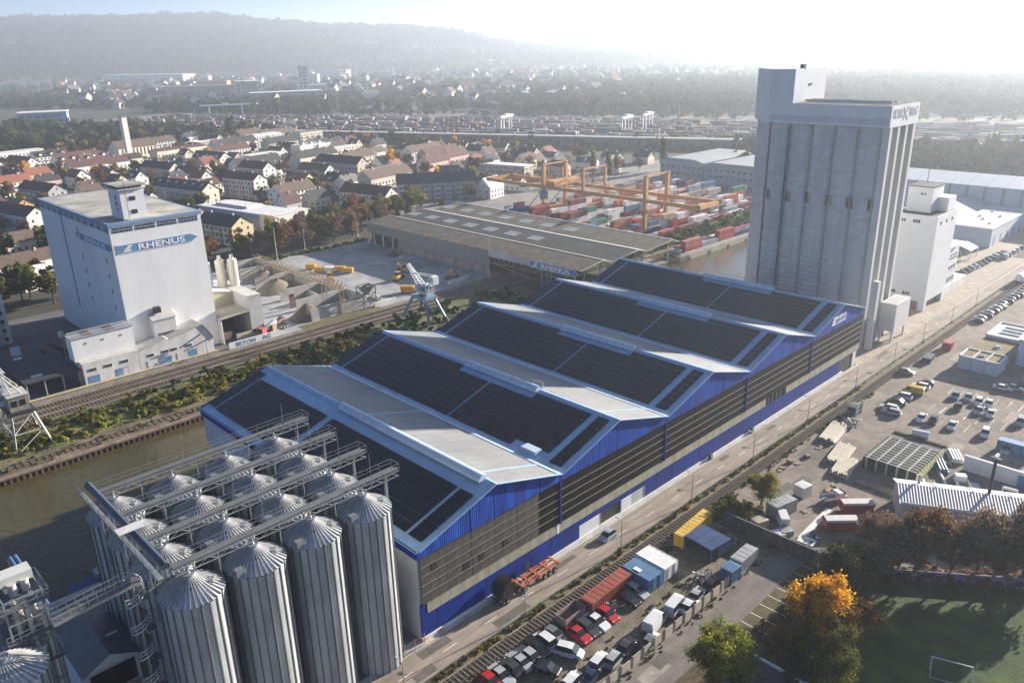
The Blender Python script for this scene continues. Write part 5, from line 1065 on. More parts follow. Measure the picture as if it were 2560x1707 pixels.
SPEC=[(186,258,1.5,'round','yellow'),(192,254,1.3,'oval','olive'),(110,246,1.3,'oval','yellow'),(121,247,1.2,'round','orange'),(134,250,1.4,'round','yellow'),(160,256,1.5,'oval','rust'),(143,262,1.3,'round','olive'),(70,243,1.2,'oval','olive'),(80,246,1.2,'round','rust'),(205,268,1.3,'round','olive'),(212,272,1.2,'round','yellow'),(108,236,1.3,'bare','rust'),(113,240,1.4,'bare','brown'),(119,237,1.35,'bare','brown'),(124,242,1.4,'bare','brown'),(131,241,1.5,'round','yellow'),(136,238,1.3,'bare','brown'),(140,243,1.5,'oval','olive'),(146,239,1.3,'bare','brown'),(150,243,1.3,'bare','rust'),(158,247,1.45,'round','rust'),(165,250,1.4,'round','olive'),(171,247,1.2,'bare','brown'),(176,256,1.5,'round','yellow'),(184,252,1.2,'oval','olive'),(100,239,1.2,'bare','brown'),(92,240,1.0,'round','green'),(96,246,1.2,'bare','rust'),(128,252,1.2,'oval','rust'),(152,258,1.3,'round','rust'),
(16,232,1.35,'round','olive'),(24,236,1.28,'oval','yellow'),(8,240,1.49,'round','green'),(0,236,1.35,'round','olive'),(-8,246,1.49,'round','rust'),(-14,232,1.35,'round','olive'),(30,238,1.22,'round','olive'),(12,246,1.22,'oval','yellow'),(-4,262,1.62,'round','green'),(-18,258,1.62,'round','dark'),(-24,280,1.76,'round','dark'),(-2,300,1.76,'round','rust'),(14,318,1.62,'round','dark'),(-28,300,1.76,'round','green'),(38,312,1.49,'round','green'),(60,330,1.35,'round','dark'),
(344,257,1.25,'poplar','yellow'),(352,250,1.1,'poplar','olive'),(373,261,1.0,'poplar','yellow'),(407,246,1.4,'poplar','olive'),(412,250,1.3,'poplar','brown'),(400,262,1.0,'round','brown'),(385,268,1.1,'round','brown'),(290,402,1.4,'oval','orange'),(316,335,1.5,'round','olive'),(322,332,1.3,'round','rust'),(146,410,1.0,'oval','rust'),(138,372,1.0,'oval','rust'),(182,690,1.7,'round','rust'),(246,890,2.0,'round','brown'),(100,590,1.2,'oval','orange')]
for x,y,s,k,c in SPEC:
    t=tree(x,y,s,k,c,1,tr.randrange(2),rr=tr); t['group']='trees in and around the residential quarter'; zone.append((t,{'rust':'rust red','dark':'dark green'}.get(c,c)+(' poplar' if k=='poplar' else ' tree')))
GB_=[]
rank_labels(zone,'%s, %s from left, %s tree line beyond the port',18)
# scrub on the railway embankment and verge weeds: one mass each
def scrub(name,n,fx,size,m,leafn,leaf,zf=lambda x,y:0):
    r=rng; Vs=[];Ts=[]
    for i in range(n):
        x,y=fx(r); s=size*r.uniform(.5,1.3); V,t=crown_arrays(r,leafn,s,s*.75,s*.5,leaf,5); V[:,0]+=x;V[:,1]+=y;V[:,2]+=zf(x,y); Vs.append(V);Ts.append(np.clip(t+r.normal()*.18,0,1))
    o=obj(name,leaf_mesh(name,np.concatenate(Vs),np.concatenate(Ts),m)); return o
emb=lambda x,y: .5+.6*max(0,(y-113)/9.5)
tag(scrub('embankment_scrub',150,lambda r:(r.uniform(-60,75),r.uniform(112.0,123.4)),1.5,LEAF['olive'],260,.42,emb),'tangled olive scrub along the railway embankment','scrub',kind='stuff')
tag(scrub('embankment_scrub',90,lambda r:(r.uniform(-60,75),r.uniform(110.5,123)),1.3,LEAF['yellow'],200,.40,emb),kind='stuff')
tag(scrub('embankment_scrub',150,lambda r:(r.uniform(-45,40),r.uniform(109.5,118)),.9,LEAF['lime'],240,.40,emb),kind='stuff')
tag(scrub('embankment_scrub',150,lambda r:(r.uniform(40,135),r.uniform(104,123)),1.5,LEAF['dark'],170,.5,emb),kind='stuff')
tag(scrub('quay_weeds',120,lambda r:(r.uniform(-60,95),r.uniform(103,110)),.5,LEAF['yellow'],60,.3),kind='stuff')
tag(scrub('verge_weeds',420,lambda r:(r.uniform(-25,135),r.choice([-7.2,-7.6,-10.9,-11.4])+r.uniform(-.35,.35)),.38,LEAF['olive'],45,.22),kind='stuff')
tag(scrub('verge_weeds',120,lambda r:(r.uniform(-15,130),-7.4+r.uniform(-.4,.4)),.42,LEAF['yellow'],40,.22),kind='stuff')
tag(scrub('wall_weeds',150,lambda r:(r.uniform(-10,57),r.choice([-25.0,-26.0,-20.0])+r.uniform(-.5,.5)),.32,LEAF['olive'],40,.2),kind='stuff')
tag(scrub('bay_weeds',220,lambda r:(r.uniform(20,57),r.uniform(-38,-33.5)),.38,LEAF['rust'],40,.22),kind='stuff')
tag(scrub('bank_bushes',260,lambda r:(r.uniform(208,420),r.uniform(114.5,123)),1.9,LEAF['green'],60,.9,lambda x,y:.3+2.6*max(0,(y-115)/7)),kind='stuff')
tag(scrub('yard_hedge',120,lambda r:(r.uniform(57.8,66),r.uniform(-18.5,-11.5)),.9,LEAF['olive'],170,.34),kind='stuff')
tag(scrub('dyke_hedge',90,lambda r:(r.uniform(60,150),r.uniform(228,232)),1.2,LEAF['green'],110,.6),kind='stuff')
tag(scrub('yard_wall_bushes',110,lambda r:(r.uniform(57,76),0),1.0,LEAF['brown'],160,.34),kind='stuff') if False else None
tag(scrub('lawn_edge_bushes',90,lambda r:(lambda k:(60.5+k*16+r.uniform(-1,1),-40.2-k*20+r.uniform(-1,1)))(r.uniform(0,1)),1.5,LEAF['brown'],260,.34),kind='stuff')

def garden(r):
    while True:
        x=r.uniform(-60,430); y=r.uniform(265,840)
        if x>viad(y)-8 or (x<150 and y<236) or (x>232 and y<275): continue
        if any((x-a)**2+(y-b)**2<(r_*.85)**2 for a,b,r_ in occ): continue
        return x,y
def garden2(r):
    while True:
        x=r.uniform(-40,420); y=r.uniform(770,1090)
        if x<viad(y)+40: return x,y
tag(scrub('garden_shrubs',420,garden,2.3,LEAF['olive'],60,1.0),kind='stuff')
tag(scrub('garden_shrubs',200,garden,2.1,LEAF['rust'],50,1.0),kind='stuff')
tag(scrub('garden_shrubs',220,garden,2.3,LEAF['yellow'],55,1.0),kind='stuff')
tag(scrub('quarter_wood',330,lambda r:garden2(r),6.0,LEAF['rust'],110,1.7),kind='stuff')
# ---------------------------------------------------------------- cars, vans and lorries
def paint(n,c,rough=.28): return mat('car_paint_'+n.replace(' ','_'),c,rough,.1,var=.05,spec=.6)
PAINTS={'white':(.66,.67,.67),'silver':(.36,.38,.39),'black':(.012,.013,.014),'dark grey':(.045,.048,.052),'red':(.42,.018,.022),'grey':(.16,.165,.17),'yellow':(.55,.38,.03),'turquoise':(.05,.28,.33),'dark blue':(.02,.035,.09),'brown':(.10,.06,.05),'beige':(.36,.32,.26),'pale blue':(.30,.38,.46)}
CG_=mat('car_glass',(.010,.012,.014),.08,0,var=.2,spec=.7); RIM=mat('rim_alloy',(.40,.41,.42),.4,.7,var=.1); LAMP=mat('lamp_clear',(.70,.70,.68),.2,var=.05); TAIL=mat('lamp_red',(.30,.012,.012),.3,var=.1)
TYPES={ # stations: x, half width, belt z, roof z, roof half width, glazed
'hatchback':(3.9,1.68,[(0,.62,.55,.56,.55),(.18,.78,.66,.68,.70),(.95,.83,.84,.90,.74),(1.62,.84,.90,1.42,.60),(2.1,.84,.92,1.47,.60),(3.1,.83,.93,1.42,.60),(3.72,.80,.90,.98,.66),(3.9,.72,.60,.62,.62)]),
'saloon':(4.4,1.70,[(0,.62,.55,.56,.55),(.18,.79,.66,.68,.70),(1.15,.84,.84,.90,.75),(1.85,.85,.90,1.36,.60),(2.35,.85,.91,1.40,.60),(3.05,.84,.92,1.36,.60),(3.65,.83,.92,.97,.72),(4.25,.80,.86,.90,.70),(4.4,.72,.60,.62,.62)]),
'estate':(4.35,1.70,[(0,.62,.55,.56,.55),(.18,.79,.66,.68,.70),(1.1,.84,.84,.90,.75),(1.75,.85,.90,1.40,.62),(2.4,.85,.91,1.46,.62),(3.8,.84,.93,1.42,.61),(4.2,.82,.92,1.00,.68),(4.35,.75,.60,.62,.64)]),
'minivan':(4.1,1.74,[(0,.64,.60,.62,.58),(.16,.80,.74,.78,.70),(.72,.85,.92,1.0,.76),(1.40,.86,.98,1.66,.64),(2.1,.86,1.0,1.72,.64),(3.6,.86,1.0,1.68,.64),(3.98,.84,.96,1.10,.72),(4.1,.78,.62,.66,.66)]),
'van':(4.9,1.86,[(0,.70,.62,.64,.62),(.15,.88,.84,.90,.78),(.72,.92,1.02,1.10,.82),(1.30,.93,1.10,1.90,.76),(1.9,.93,1.12,2.0,.78),(4.75,.92,1.12,1.98,.78),(4.9,.90,.9,1.9,.76)])}
TYPES['minibus']=TYPES['van']
WM={}
def wheel_mesh(r=.31,w=.2):
    if 'w' not in WM:
        m=MB(); m.tube((0,-w/2,0),(0,w/2,0),r,n=16); WM['w']=m.mesh('tyre',BLACK); m=MB(); m.tube((0,-w/2-.012,0),(0,w/2+.012,0),r*.62,n=10); WM['r']=m.mesh('rim',RIM)
    return WM
CARP={}
def car_proto(tp,cn):
    if (tp,cn) in CARP: return CARP[(tp,cn)]
    L_,W_,st=TYPES[tp]; body=MB(); gl=MB(); zb=.24
    rings=[[(x,-w,zb),(x,-w*1.02,(zb+b)/2),(x,-w,b),(x,-rw,r_),(x,rw,r_),(x,w,b),(x,w*1.02,(zb+b)/2),(x,w,zb)] for x,w,b,r_,rw in st]
    for i in range(len(rings)-1):
        a,b=rings[i],rings[i+1]; h0=st[i][3]-st[i][2]; h1=st[i+1][3]-st[i+1][2]; cab=h0>.3 or h1>.3; solid=(tp=='van' and i>=4)
        for k in range(7):
            tgt=body
            if k in (2,4) and cab and not solid: tgt=gl
            if k==3 and ((h0>.3)!=(h1>.3)) and not solid: tgt=gl
            tgt.add([a[k],a[k+1],b[k+1],b[k]],[(3,2,1,0)],0,True)
    body.add(rings[0],[tuple(range(8))]); body.add(rings[-1],[tuple(range(7,-1,-1))])
    P=paint(cn,PAINTS[cn]); bm=body.mesh('body',P); gm=gl.mesh('glazing',CG_)
    for m in (bm,gm):
        V=np.empty(len(m.vertices)*3); m.vertices.foreach_get('co',V); V=V.reshape(-1,3); V[:,0]=L_/2-V[:,0]; V[:,1]*=-1; m.vertices.foreach_set('co',V.ravel()); m.update()
    x0=L_/2; parts=[('body',bm,(0,0,0)),('glazing',gm,(0,0,0))]
    lm=B(-.05,.05,-.18,.18,-.07,.07).mesh('headlight',LAMP); tm=B(-.04,.04,-.1,.1,-.12,.12).mesh('tail_light',TAIL); bp=B(-.06,.06,-W_*.42,W_*.42,-.1,.1).mesh('bumper',P if tp!='van' else DARK); mi=B(-.09,.09,-.08,.08,-.07,.07).mesh('mirror',P)
    b0=st[1][2]
    for s_ in (-1,1): parts+= [('headlight',lm,(x0-.14,s_*st[1][1]*.74,b0-.06)),('tail_light',tm,(-x0+.10,s_*st[-2][1]*.86,st[-2][2]-.14)),('mirror',mi,(x0-st[2][0]-.35,s_*(st[2][1]+.07),st[2][2]+.08))]
    parts+=[('bumper',bp,(x0-.03,0,.42)),('bumper',bp,(-x0+.03,0,.42))]
    fx=x0-.78; rx=-x0+.82
    CARP[(tp,cn)]=(parts,[(fx,W_/2-.1),(fx,-W_/2+.1),(rx,W_/2-.1),(rx,-W_/2+.1)]); return CARP[(tp,cn)]
def car(x,y,hd,tp,cn,label,group=None,s=1.0,detail=True):
    t=thing('van' if tp in('van','minibus') else 'car',label,'van' if tp in('van','minibus') else 'car',(x,y,.03),R(hd),group); t.scale=(s,s,s); parts,wh=car_proto(tp,cn); w=wheel_mesh()
    for n,m,l in parts:
        if not detail and n in ('mirror','bumper'): continue
        obj(n,m,t,l)
    for a,b in wh:
        k=obj('wheel',w['w'],t,(a,b,.31)); obj('rim',w['r'],k)
    return t
# row of dead-stock cars beside the siding (noses away from the rails unless noted)
S=-92
for x,y,hd,tp,cn,lb in [(1.2,-13.4,S,'hatchback','red','red car at the lower edge of the scrap lot'),
(3.0,-13.6,S,'saloon','silver','silver saloon next to the lowest red car'),(5.0,-13.5,S+180,'hatchback','dark grey','dark car with open bonnet between two silver cars'),
(6.7,-13.5,S+180,'saloon','silver','silver saloon with pale roof, fourth from the lower edge'),(8.5,-13.4,S+180,'hatchback','silver','silver hatchback between saloon and black estate'),
(10.4,-13.4,S,'estate','black','black estate beside the white panel van'),(12.2,-13.3,S+180,'minivan','white','white high-roofed car with black rear windows'),(14.1,-13.3,S,'hatchback','grey','grey hatchback behind the white high-roofed car'),
(8.4,-17.2,-70,'hatchback','black','black wreck in front of the silver hatchback'),(13.0,-17.3,S+25,'minivan','white','white compact minivan parked askew in the second line'),
(16.7,-15.8,S,'saloon','red','bright red saloon below the pinkish box'),(18.6,-15.9,S,'estate','dark grey','dark estate between the red and white cars'),(20.7,-16.0,S,'saloon','white','white saloon in front of the rust red container'),(23.0,-16.1,S,'hatchback','red','red hatchback with open door beside the white saloon'),
(28.3,-16.0,S,'saloon','black','black saloon half covered by the blue container'),(30.6,-15.8,S,'estate','silver','silver estate next to the blue container end'),
(31.9,-22.6,8,'minibus','white','white minibus by the slab wall'),(26.6,-22.5,8,'van','white','white panel van on the grass by the slab wall'),
(19.6,-22.6,8,'hatchback','dark grey','dark car in the shade of the slab wall'),(16.7,-22.8,8,'estate','silver','silver estate tight against the slab wall'),(14.4,-21.8,8,'minivan','white','white minivan in front of the silver estate'),(11.8,-22.5,8,'saloon','dark blue','dark blue saloon at the slab wall'),(9.0,-21.6,8,'minivan','white','white minivan at the lower picture edge'),
(36.3,-23.4,8,'saloon','silver','silver saloon among the wrecks by the slab wall'),(33.4,-24.0,8,'hatchback','white','white hatchback squeezed behind the minibus'),(40.4,-23.6,8,'hatchback','black','black car beside the scrap heap'),(23.0,-24.4,8,'hatchback','grey','grey car almost hidden behind the slab wall')]:
    car(x,y,hd,tp,cn,lb,'cars of the scrap lot',1.05)
car(39.4,-2.9,182,'hatchback','pale blue','pale blue car driving along the warehouse road')
# parked cars of the works yard
YC=[(124.2,-19.0,98,'estate','silver','silver estate, lowest of the row by the steel frame'),(126.2,-17.6,98,'estate','white','white estate, second in the row by the steel frame'),(130.6,-17.7,98,'saloon','black','black saloon in the row by the steel frame'),(134.6,-17.7,98,'minivan','white','white car next to the yellow van'),(139.6,-18.2,98,'van','yellow','yellow delivery van in the parked row'),(144.2,-18.3,98,'estate','white','long white estate beyond the yellow van'),(147.0,-18.6,98,'hatchback','brown','brownish car at the end of the parked row'),
(143.6,-26.6,188,'hatchback','turquoise','turquoise car in the middle of the yard'),(144.6,-29.2,188,'hatchback','silver','silver car right of the turquoise one'),(143.8,-31.7,188,'estate','white','white estate, third in the yard line'),(144.0,-33.9,188,'hatchback','white','white hatchback, last in the yard line'),(137.2,-29.2,188,'hatchback','dark grey','dark car alone in the second yard line'),(138.6,-33.4,188,'saloon','silver','silver saloon in the second yard line'),(138.5,-35.8,188,'saloon','white','white saloon at the end of the second yard line'),
(125.6,-25.2,188,'saloon','white','white saloon near the dark trailer'),(125.9,-27.6,188,'hatchback','black','black small car beside the white saloon'),(126.2,-31.6,188,'saloon','white','white saloon alone above the beam stack'),(126.9,-38.1,188,'minivan','white','white car above the blue container'),(138.3,-42.0,188,'minivan','silver','silver car at the right picture edge'),(121.8,-43.5,188,'minivan','silver','silver van behind the blue container'),
(156.4,-33.3,-82,'saloon','white','white saloon by the white workshop, left one'),(158.2,-35.4,-82,'saloon','silver','silver saloon by the white workshop, right one'),(151.2,-12.2,-80,'hatchback','beige','beige car beside the siding rails'),(65.4,-22.6,40,'van','white','white van between grey container and yard wall')]
for x,y,hd,tp,cn,lb in YC: car(x,y,hd,tp,cn,lb,'cars of the works yard',1.0)
fr=random.Random(9); fc=[]
for i in range(11):
    x=262+i*4.2; t=car(x,9.6-i*.2,80,fr.choice(['hatchback','saloon','estate']),fr.choice(['white','silver','black','grey','dark blue']),'x',None,.95,False); fc.append(t); t['label']='parked car on the far apron by the annex, %s from the silo building'%ordw(i)
for i in range(14):
    x=297+i*5; t=car(x,4.6-i*.12,8,fr.choice(['hatchback','saloon','estate','van']),fr.choice(['white','silver','black','grey','white']),'x',None,1,False); t['label']='vehicle in the far kerbside queue by the grey hall, %s along'%ordw(i)
for i in range(20):
    x=207+i*3.4; t=car(x,-12.2-i*.09+fr.uniform(-.3,.3),95,fr.choice(['hatchback','saloon','estate']),fr.choice(['dark grey','black','grey','dark blue','silver','grey']),'x',None,.95,False); t['label']='dark car in the long parked row past the siding, %s along'%ordw(i)
# ---------------------------------------------------------------- container lorry on the road
OC=mat('chassis_orange',(.48,.13,.05),.6,var=.15,vs=1)
def truck_wheels(t,xs,w=1.15,r=.5,par=None):
    for x in xs:
        for s_ in (-1,1):
            k=MB().tube((x,s_*w-.18,r),(x,s_*w+.18,r),r,n=18).build('wheel',BLACK,t); MB().tube((x,s_*w-.2,r),(x,s_*w+.2,r),r*.55,n=10).build('rim',RIM,k)
def tractor(name,label,loc,rz,cn,colr,sleeper=True):
    t=thing(name,label,'truck',loc,rz); P=paint(cn,colr)
    b=MB(); b.prism([(.0,.55),(2.3,.55),(2.3,3.3),(1.9,3.75),(.45,3.55),(.12,2.4),(0,1.5)],-1.2,1.2); 
    b.v=[(-x,y,z) for x,y,z in b.v]; b.f=[f[::-1] for f in b.f]; b.build('cab',P,t)
    w_=MB(); w_.add([(-.10,-1.05,1.95),(-.10,1.05,1.95),(-.40,1.0,3.1),(-.40,-1.0,3.1)],[(0,1,2,3)]); w_.v=[(x+.10-.17+.1,y,z) for x,y,z in w_.v]; w_.build('windscreen',CG_,t)
    for s_ in (-1,1): B(-1.35,-.5,s_*1.205-.01,s_*1.205+.01,1.9,2.9).build('side_window',CG_,t); B(-.25,.05,s_*1.35-.12,s_*1.35+.12,2.0,2.8).build('mirror',DARK,t); B(-.02,.06,s_*.85-.22,s_*.85+.22,.75,1.0).build('headlight',LAMP,t)
    B(-.05,.05,-1.18,1.18,.4,.72).build('bumper',P,t); B(-.02,.03,-.8,.8,1.1,1.6).build('grille',DARK,t); MB().prism([(-2.2,3.5),(-.6,3.55),(-1.0,4.0),(-2.2,4.1)],-1.0,1.0).build('roof_deflector',P,t); B(-5.6,-2.2,-.45,.45,.75,1.05).build('frame',DARK,t); B(-3.6,-2.5,-1.15,-.55,.5,1.05).build('tank',STEEL,t)
    truck_wheels(t,(-1.1,-4.9)); return t
tk=tractor('truck','black tractor unit on the warehouse road',(13.6,-1.75,.04),math.pi,'black',PAINTS['black'])
ch=thing('container_chassis','empty orange container chassis behind the black tractor unit','trailer',(13.6,-1.75,.04),0,)
s=MB()
for y in (-.5,.5): s.bar((4.4,y,1.25),(13.2,y,1.25),.2,.34)
for x in (4.5,6.2,8.4,10.8,13.1): s.bar((x,-1.2,1.32),(x,1.2,1.32),.26,.2)
s.build('frame',OC,ch)
for y in (-1.1,1.1): MB().bar((5.0,y,1.25),(13.1,y,1.25),.1,.16).build('side_rail',OC,ch)
for x in (4.5,8.4,13.1):
    for y in (-1.2,1.2): B(x-.14,x+.14,y-.12,y+.12,1.2,1.5).build('twist_lock',OC,ch)
truck_wheels(ch,(9.6,10.8,12.0)); B(4.4,5.2,-.9,-.6,.2,1.2).build('landing_leg',GREY,ch); B(4.4,5.2,.6,.9,.2,1.2).build('landing_leg',GREY,ch)
# lorries in the tower yard
t2=tractor('truck','white lorry cab in the yard left of the tower',(-11.6,165.0,.04),R(-100),'white',PAINTS['white'])
tb=thing('lorry_body','silver box body behind the white lorry cab','trailer',(-10.6,170.5,.04),R(-100)); B(-9,-.2,-1.25,1.25,1.1,3.8).build('box',mat('pale_fascia'),tb); truck_wheels(tb,(-8,-6.8))
for i,(x,y) in enumerate(((-2.5,174),(.8,178))): 
    t=thing('dump_trailer','dark red tipper trailer in the tower yard, %s'%('nearer the cab' if i==0 else 'behind the other'),'trailer',(x,y,.04),R(-80)); MB().prism([(0,1.1),(8.5,1.1),(8.8,2.9),(-.3,2.9)],-1.25,1.25).build('body',mat('dark_red_body',(.10,.035,.032),.7,var=.2),t); truck_wheels(t,(1.4,6,7.2))
# mixer lorries at the concrete plant
for i,(x,y,hd) in enumerate(((52.6,143.3,20),(56.4,144.6,25))):
    t=thing('mixer_lorry','concrete mixer lorry at the plant, %s'%('with white drum' if i==0 else 'with brown drum'),'truck',(x,y,.04),R(hd)); c=[(.55,.55,.54),(.20,.13,.10)][i]; MB().tube((-1.5,0,2.0),(2.0,0,2.9),.7,1.25,n=14).build('drum',mat('drum%d'%i,c,.6,var=.1),t); MB().tube((2.0,0,2.9),(3.3,0,3.2),1.25,.5,n=14).build('drum_end',mat('drum%d'%i),t); B(-4.2,-2.2,-1.2,1.2,.6,3.0).build('cab',mat('mixer_cab%d'%i,[(.40,.10,.08),(.30,.20,.12)][i],.5,var=.1),t); B(-2.2,3.6,-.5,.5,.8,1.2).build('frame',DARK,t); truck_wheels(t,(-3.2,1.5,2.8)); B(-4.25,-4.19,-1,1,1.8,2.7).build('windscreen',CG_,t)
# diggers and yellow skips in the cement yard
YL=mat('machine_yellow',(.55,.28,.02),.55,var=.15)
def loader(x,y,hd,lb,digger=False):
    t=thing('wheel_loader',lb,'loader',(x,y,.04),R(hd)); MB().prism([(-2.4,.8),(.6,.8),(.6,1.9),(-2.2,2.0),(-2.5,1.4)],-1.1,1.1).build('body',YL,t); MB().prism([(-.6,1.9),(.8,1.9),(.6,3.2),(-.5,3.2)],-.8,.8).build('cab',CG_,t); MB().box(-.7,.8,-.9,.9,3.2,3.35).build('cab_roof',YL,t); s=MB(); s.bar((.6,-.6,1.6),(3.0,-.6,.9 if not digger else 3.6),.3); s.bar((.6,.6,1.6),(3.0,.6,.9 if not digger else 3.6),.3); s.build('arm',YL,t); MB().prism([(2.9,.2),(4.2,.2),(3.9,.6),(3.3,1.4),(2.9,1.3)],-1.3,1.3).build('bucket',DARK,t); truck_wheels(t,(-1.5,1.3),1.0,.75)
loader(117,163,30,'yellow wheel loader in the middle of the cement yard'); loader(133,149.5,200,'small yellow loader near the shed mast'); loader(126,170,120,'dark-armed digger near the pile by the crane jib',True); loader(99,182,60,'small loader among the yellow skips',True)
def skip(x,y,l,w,h,hd,m,lb,nm='skip'):
    t=thing(nm,lb,'skip',(x,y,.04),R(hd)); MB().prism([(-l/2,.25),(l/2-.4,.25),(l/2,h),(-l/2-.3,h)],-w/2,w/2).build('hull',m,t)
    for k in range(4): B(-l/2+.5+k*(l-1)/3-.06,-l/2+.5+k*(l-1)/3+.06,-w/2-.07,w/2+.07,.3,h-.05).build('rib',m,t)
    B(-l/2-.3,l/2,-w/2-.05,w/2+.05,h-.08,h+.03).build('rim',m,t); return t
for i,(x,y,c,lb) in enumerate(((103.5,203,YL,'yellow skip, left end of the skip row'),(103.6,196.5,YL,'yellow skip beside the white one'),(106.2,193.8,mat('white_plinth'),'white skip in the middle of the skip row'),(109.6,191,YL,'yellow skip right of the white one'),(110.6,186.6,YL,'yellow skip, right end of the skip row'),(109.5,146.6,YL,'large yellow tank container in front of the crane'),(115.5,143.8,mat('white_plinth'),'white container right of the yellow tank'),(89.5,214,mat('heap_orange',(.5,.25,.08),.7),'orange bin at the yard edge'))): skip(x,y,3.8 if i<5 else 4.8,2.2,2.0 if i<5 else 2.5,-50,c,lb)
for i in range(12):
    x=122+i%6*1.9+1.2*(i//6); y=139.2+1.8*(i//6)+.5*(i%6)*.3; t=thing('concrete_block','pale concrete block in the stack by the mast, %s'%ordw(i),'block',(x+4,y+3.5,.04),R(10),'concrete blocks by the shed mast'); B(0,1.5,0,.8,0,.8).build('block',mat('white_plinth'),t); B(.3,.5,.2,.6,.8,.88).build('stud',mat('white_plinth'),t); B(1,1.2,.2,.6,.8,.88).build('stud',mat('white_plinth'),t)
# ---------------------------------------------------------------- containers
CC={'white':(.60,.60,.58),'red':(.34,.045,.035),'maroon':(.17,.045,.045),'orange':(.42,.13,.04),'blue':(.06,.14,.26),'dark blue':(.025,.05,.11),'green':(.06,.16,.10),'grey':(.26,.27,.28),'pink red':(.36,.13,.13),'yellow':(.50,.33,.05),'rust red':(.23,.055,.035),'beige':(.42,.36,.27)}
CMESH={}
def cmat(c): return mat('container_'+c.replace(' ','_'),CC[c],.55,.1,c2=tuple(min(1,v*1.35+.01) for v in CC[c]),vs=.5,streak=.4)
def cont_mesh(l,w,h,c):
    key=(l,w,h,c)
    if key in CMESH: return CMESH[key]
    m=MB(); n=max(8,int(l/.55)); 
    for s_ in (-1,1):        # corrugated long sides
        P=[]
        for i in range(n):
            x=-l/2+.12+(l-.24)*i/n; d=(l-.24)/n; P+=[(x,0),(x+d*.35,0),(x+d*.5,-.06),(x+d*.85,-.06)]
        P.append((l/2-.12,0)); k=len(P); m.add([(a,s_*(w/2+b-.03),.15) for a,b in P]+[(a,s_*(w/2+b-.03),h-.12) for a,b in P],[((i,i+1,k+i+1,k+i) if s_<0 else (i+1,i,k+i,k+i+1)) for i in range(k-1)])
    m.box(-l/2+.02,l/2-.02,-w/2+.1,w/2-.1,.12,h-.05)
    for i in range(max(4,n//2)): x=-l/2+.3+(l-.6)*i/max(4,n//2); m.box(x,x+.28,-w/2+.12,w/2-.12,h-.06,h-.02)
    for a in (-1,1):
        for b in (-1,1): m.box(a*l/2-(.14 if a>0 else 0),a*l/2+(.14 if a<0 else 0),b*w/2-(.14 if b>0 else 0),b*w/2+(.14 if b<0 else 0),0,h)
    for b in (-1,1): m.box(-l/2+.14,l/2-.14,b*w/2-(.1 if b>0 else 0),b*w/2+(.1 if b<0 else 0),h-.14,h-.005); m.box(-l/2+.14,l/2-.14,b*w/2-(.1 if b>0 else 0),b*w/2+(.1 if b<0 else 0),0,.16)
    bd=m.mesh('body',cmat(c)); d=MB(); d.box(0,.05,-w/2+.16,-.02,.16,h-.15); d.box(0,.05,.02,w/2-.16,.16,h-.15)
    for y in (-w/4-.15,-w/4+.25,w/4-.25,w/4+.15): d.tube((.08,y,.2),(.08,y,h-.2),.025,n=5)
    CMESH[key]=(bd,d.mesh('door',cmat(c))); return CMESH[key]
def container(x,y,z,hd,c,label,l=12.19,w=2.44,h=2.6,group=None,flip=False):
    t=thing('shipping_container',label,'container',(x,y,z),R(hd),group); bd,dr=cont_mesh(l,w,h,c); obj('body',bd,t); o=obj('door',dr,t,(-l/2-.03,0,0) if not flip else (l/2+.03,0,0),0 if not flip else math.pi)
    if not flip: o.rotation_euler.z=math.pi; o.location=(-l/2+.02,0,0)
    else: o.rotation_euler.z=0; o.location=(l/2-.02,0,0)
    return t
# scrap lot containers
container(26.6,-13.3,.02,2,'rust red','long rust red container in the scrap lot',10.6); t=container(33.6,-14.8,.02,88,'blue','blue container shelter beside the rust red container',5.6,3.6,2.7); B(-.4,1.0,.4,1.2,2.7,2.78).build('roof_frame',WHITE,t)
container(37.8,-14.6,.02,88,'white','weathered white container next to the blue one',6.0,3.6,2.7); container(50.8,-13.2,.02,4,'yellow','ochre yellow container beside the siding',10.2,1.9,2.5)
t=thing('open_box','open pinkish box trailer below the rust red container','box',(18.6,-12.6,.02),0); B(-2.3,2.3,-1.1,1.1,.6,.75).build('floor',mat('box_floor',(.16,.13,.09),.9,var=.3),t)
for a,b,c,d in ((-2.3,2.3,-1.12,-1.04),(-2.3,2.3,1.04,1.12),(-2.34,-2.26,-1.1,1.1),(2.26,2.34,-1.1,1.1)): B(a,b,c,d,.6,2.0).build('side_panel',mat('faded_pink',(.22,.14,.14),.8,c2=(.34,.25,.25),vs=1),t)
for a in (-1.4,1.4): MB().tube((a,-.9,.35),(a,.9,.35),.35,n=12).build('wheel',BLACK,t)
t=thing('container_shelter','open shelter of three blue containers with glossy blue roofs','shelter',(48.4,-17.6,.02),R(-6))
for i in range(3): B(-2.6,2.6,-2.9+i*1.95,-1.0+i*1.95,2.45,2.7).build('roof',mat('glossy_blue',(.05,.085,.17),.3,.1,var=.3),t)
for x in (-2.5,-.2,2.1):
    for y in (-2.8,2.7): B(x,x+.3,y,y+.2,0,2.45).build('post',mat('container_dark_blue',(.025,.05,.11)),t)
B(-2.5,2.5,2.5,2.7,0,2.45).build('rear_wall',cmat('dark blue'),t); B(2.3,2.5,-2.8,2.5,0,2.45).build('side_wall',cmat('dark blue'),t); B(-.5,2.3,-2.85,-2.75,0,2.3).build('front_panel',cmat('dark blue'),t)
container(49,-25.0+.7,.02,1,'grey','grey container at the end of the slab wall',5.4,2.2,2.5); container(44.4,-24.6,.02,-2,'blue','small blue container with orange end by the slab wall',2.8,2.2,2.4)
sc=random.Random(2)
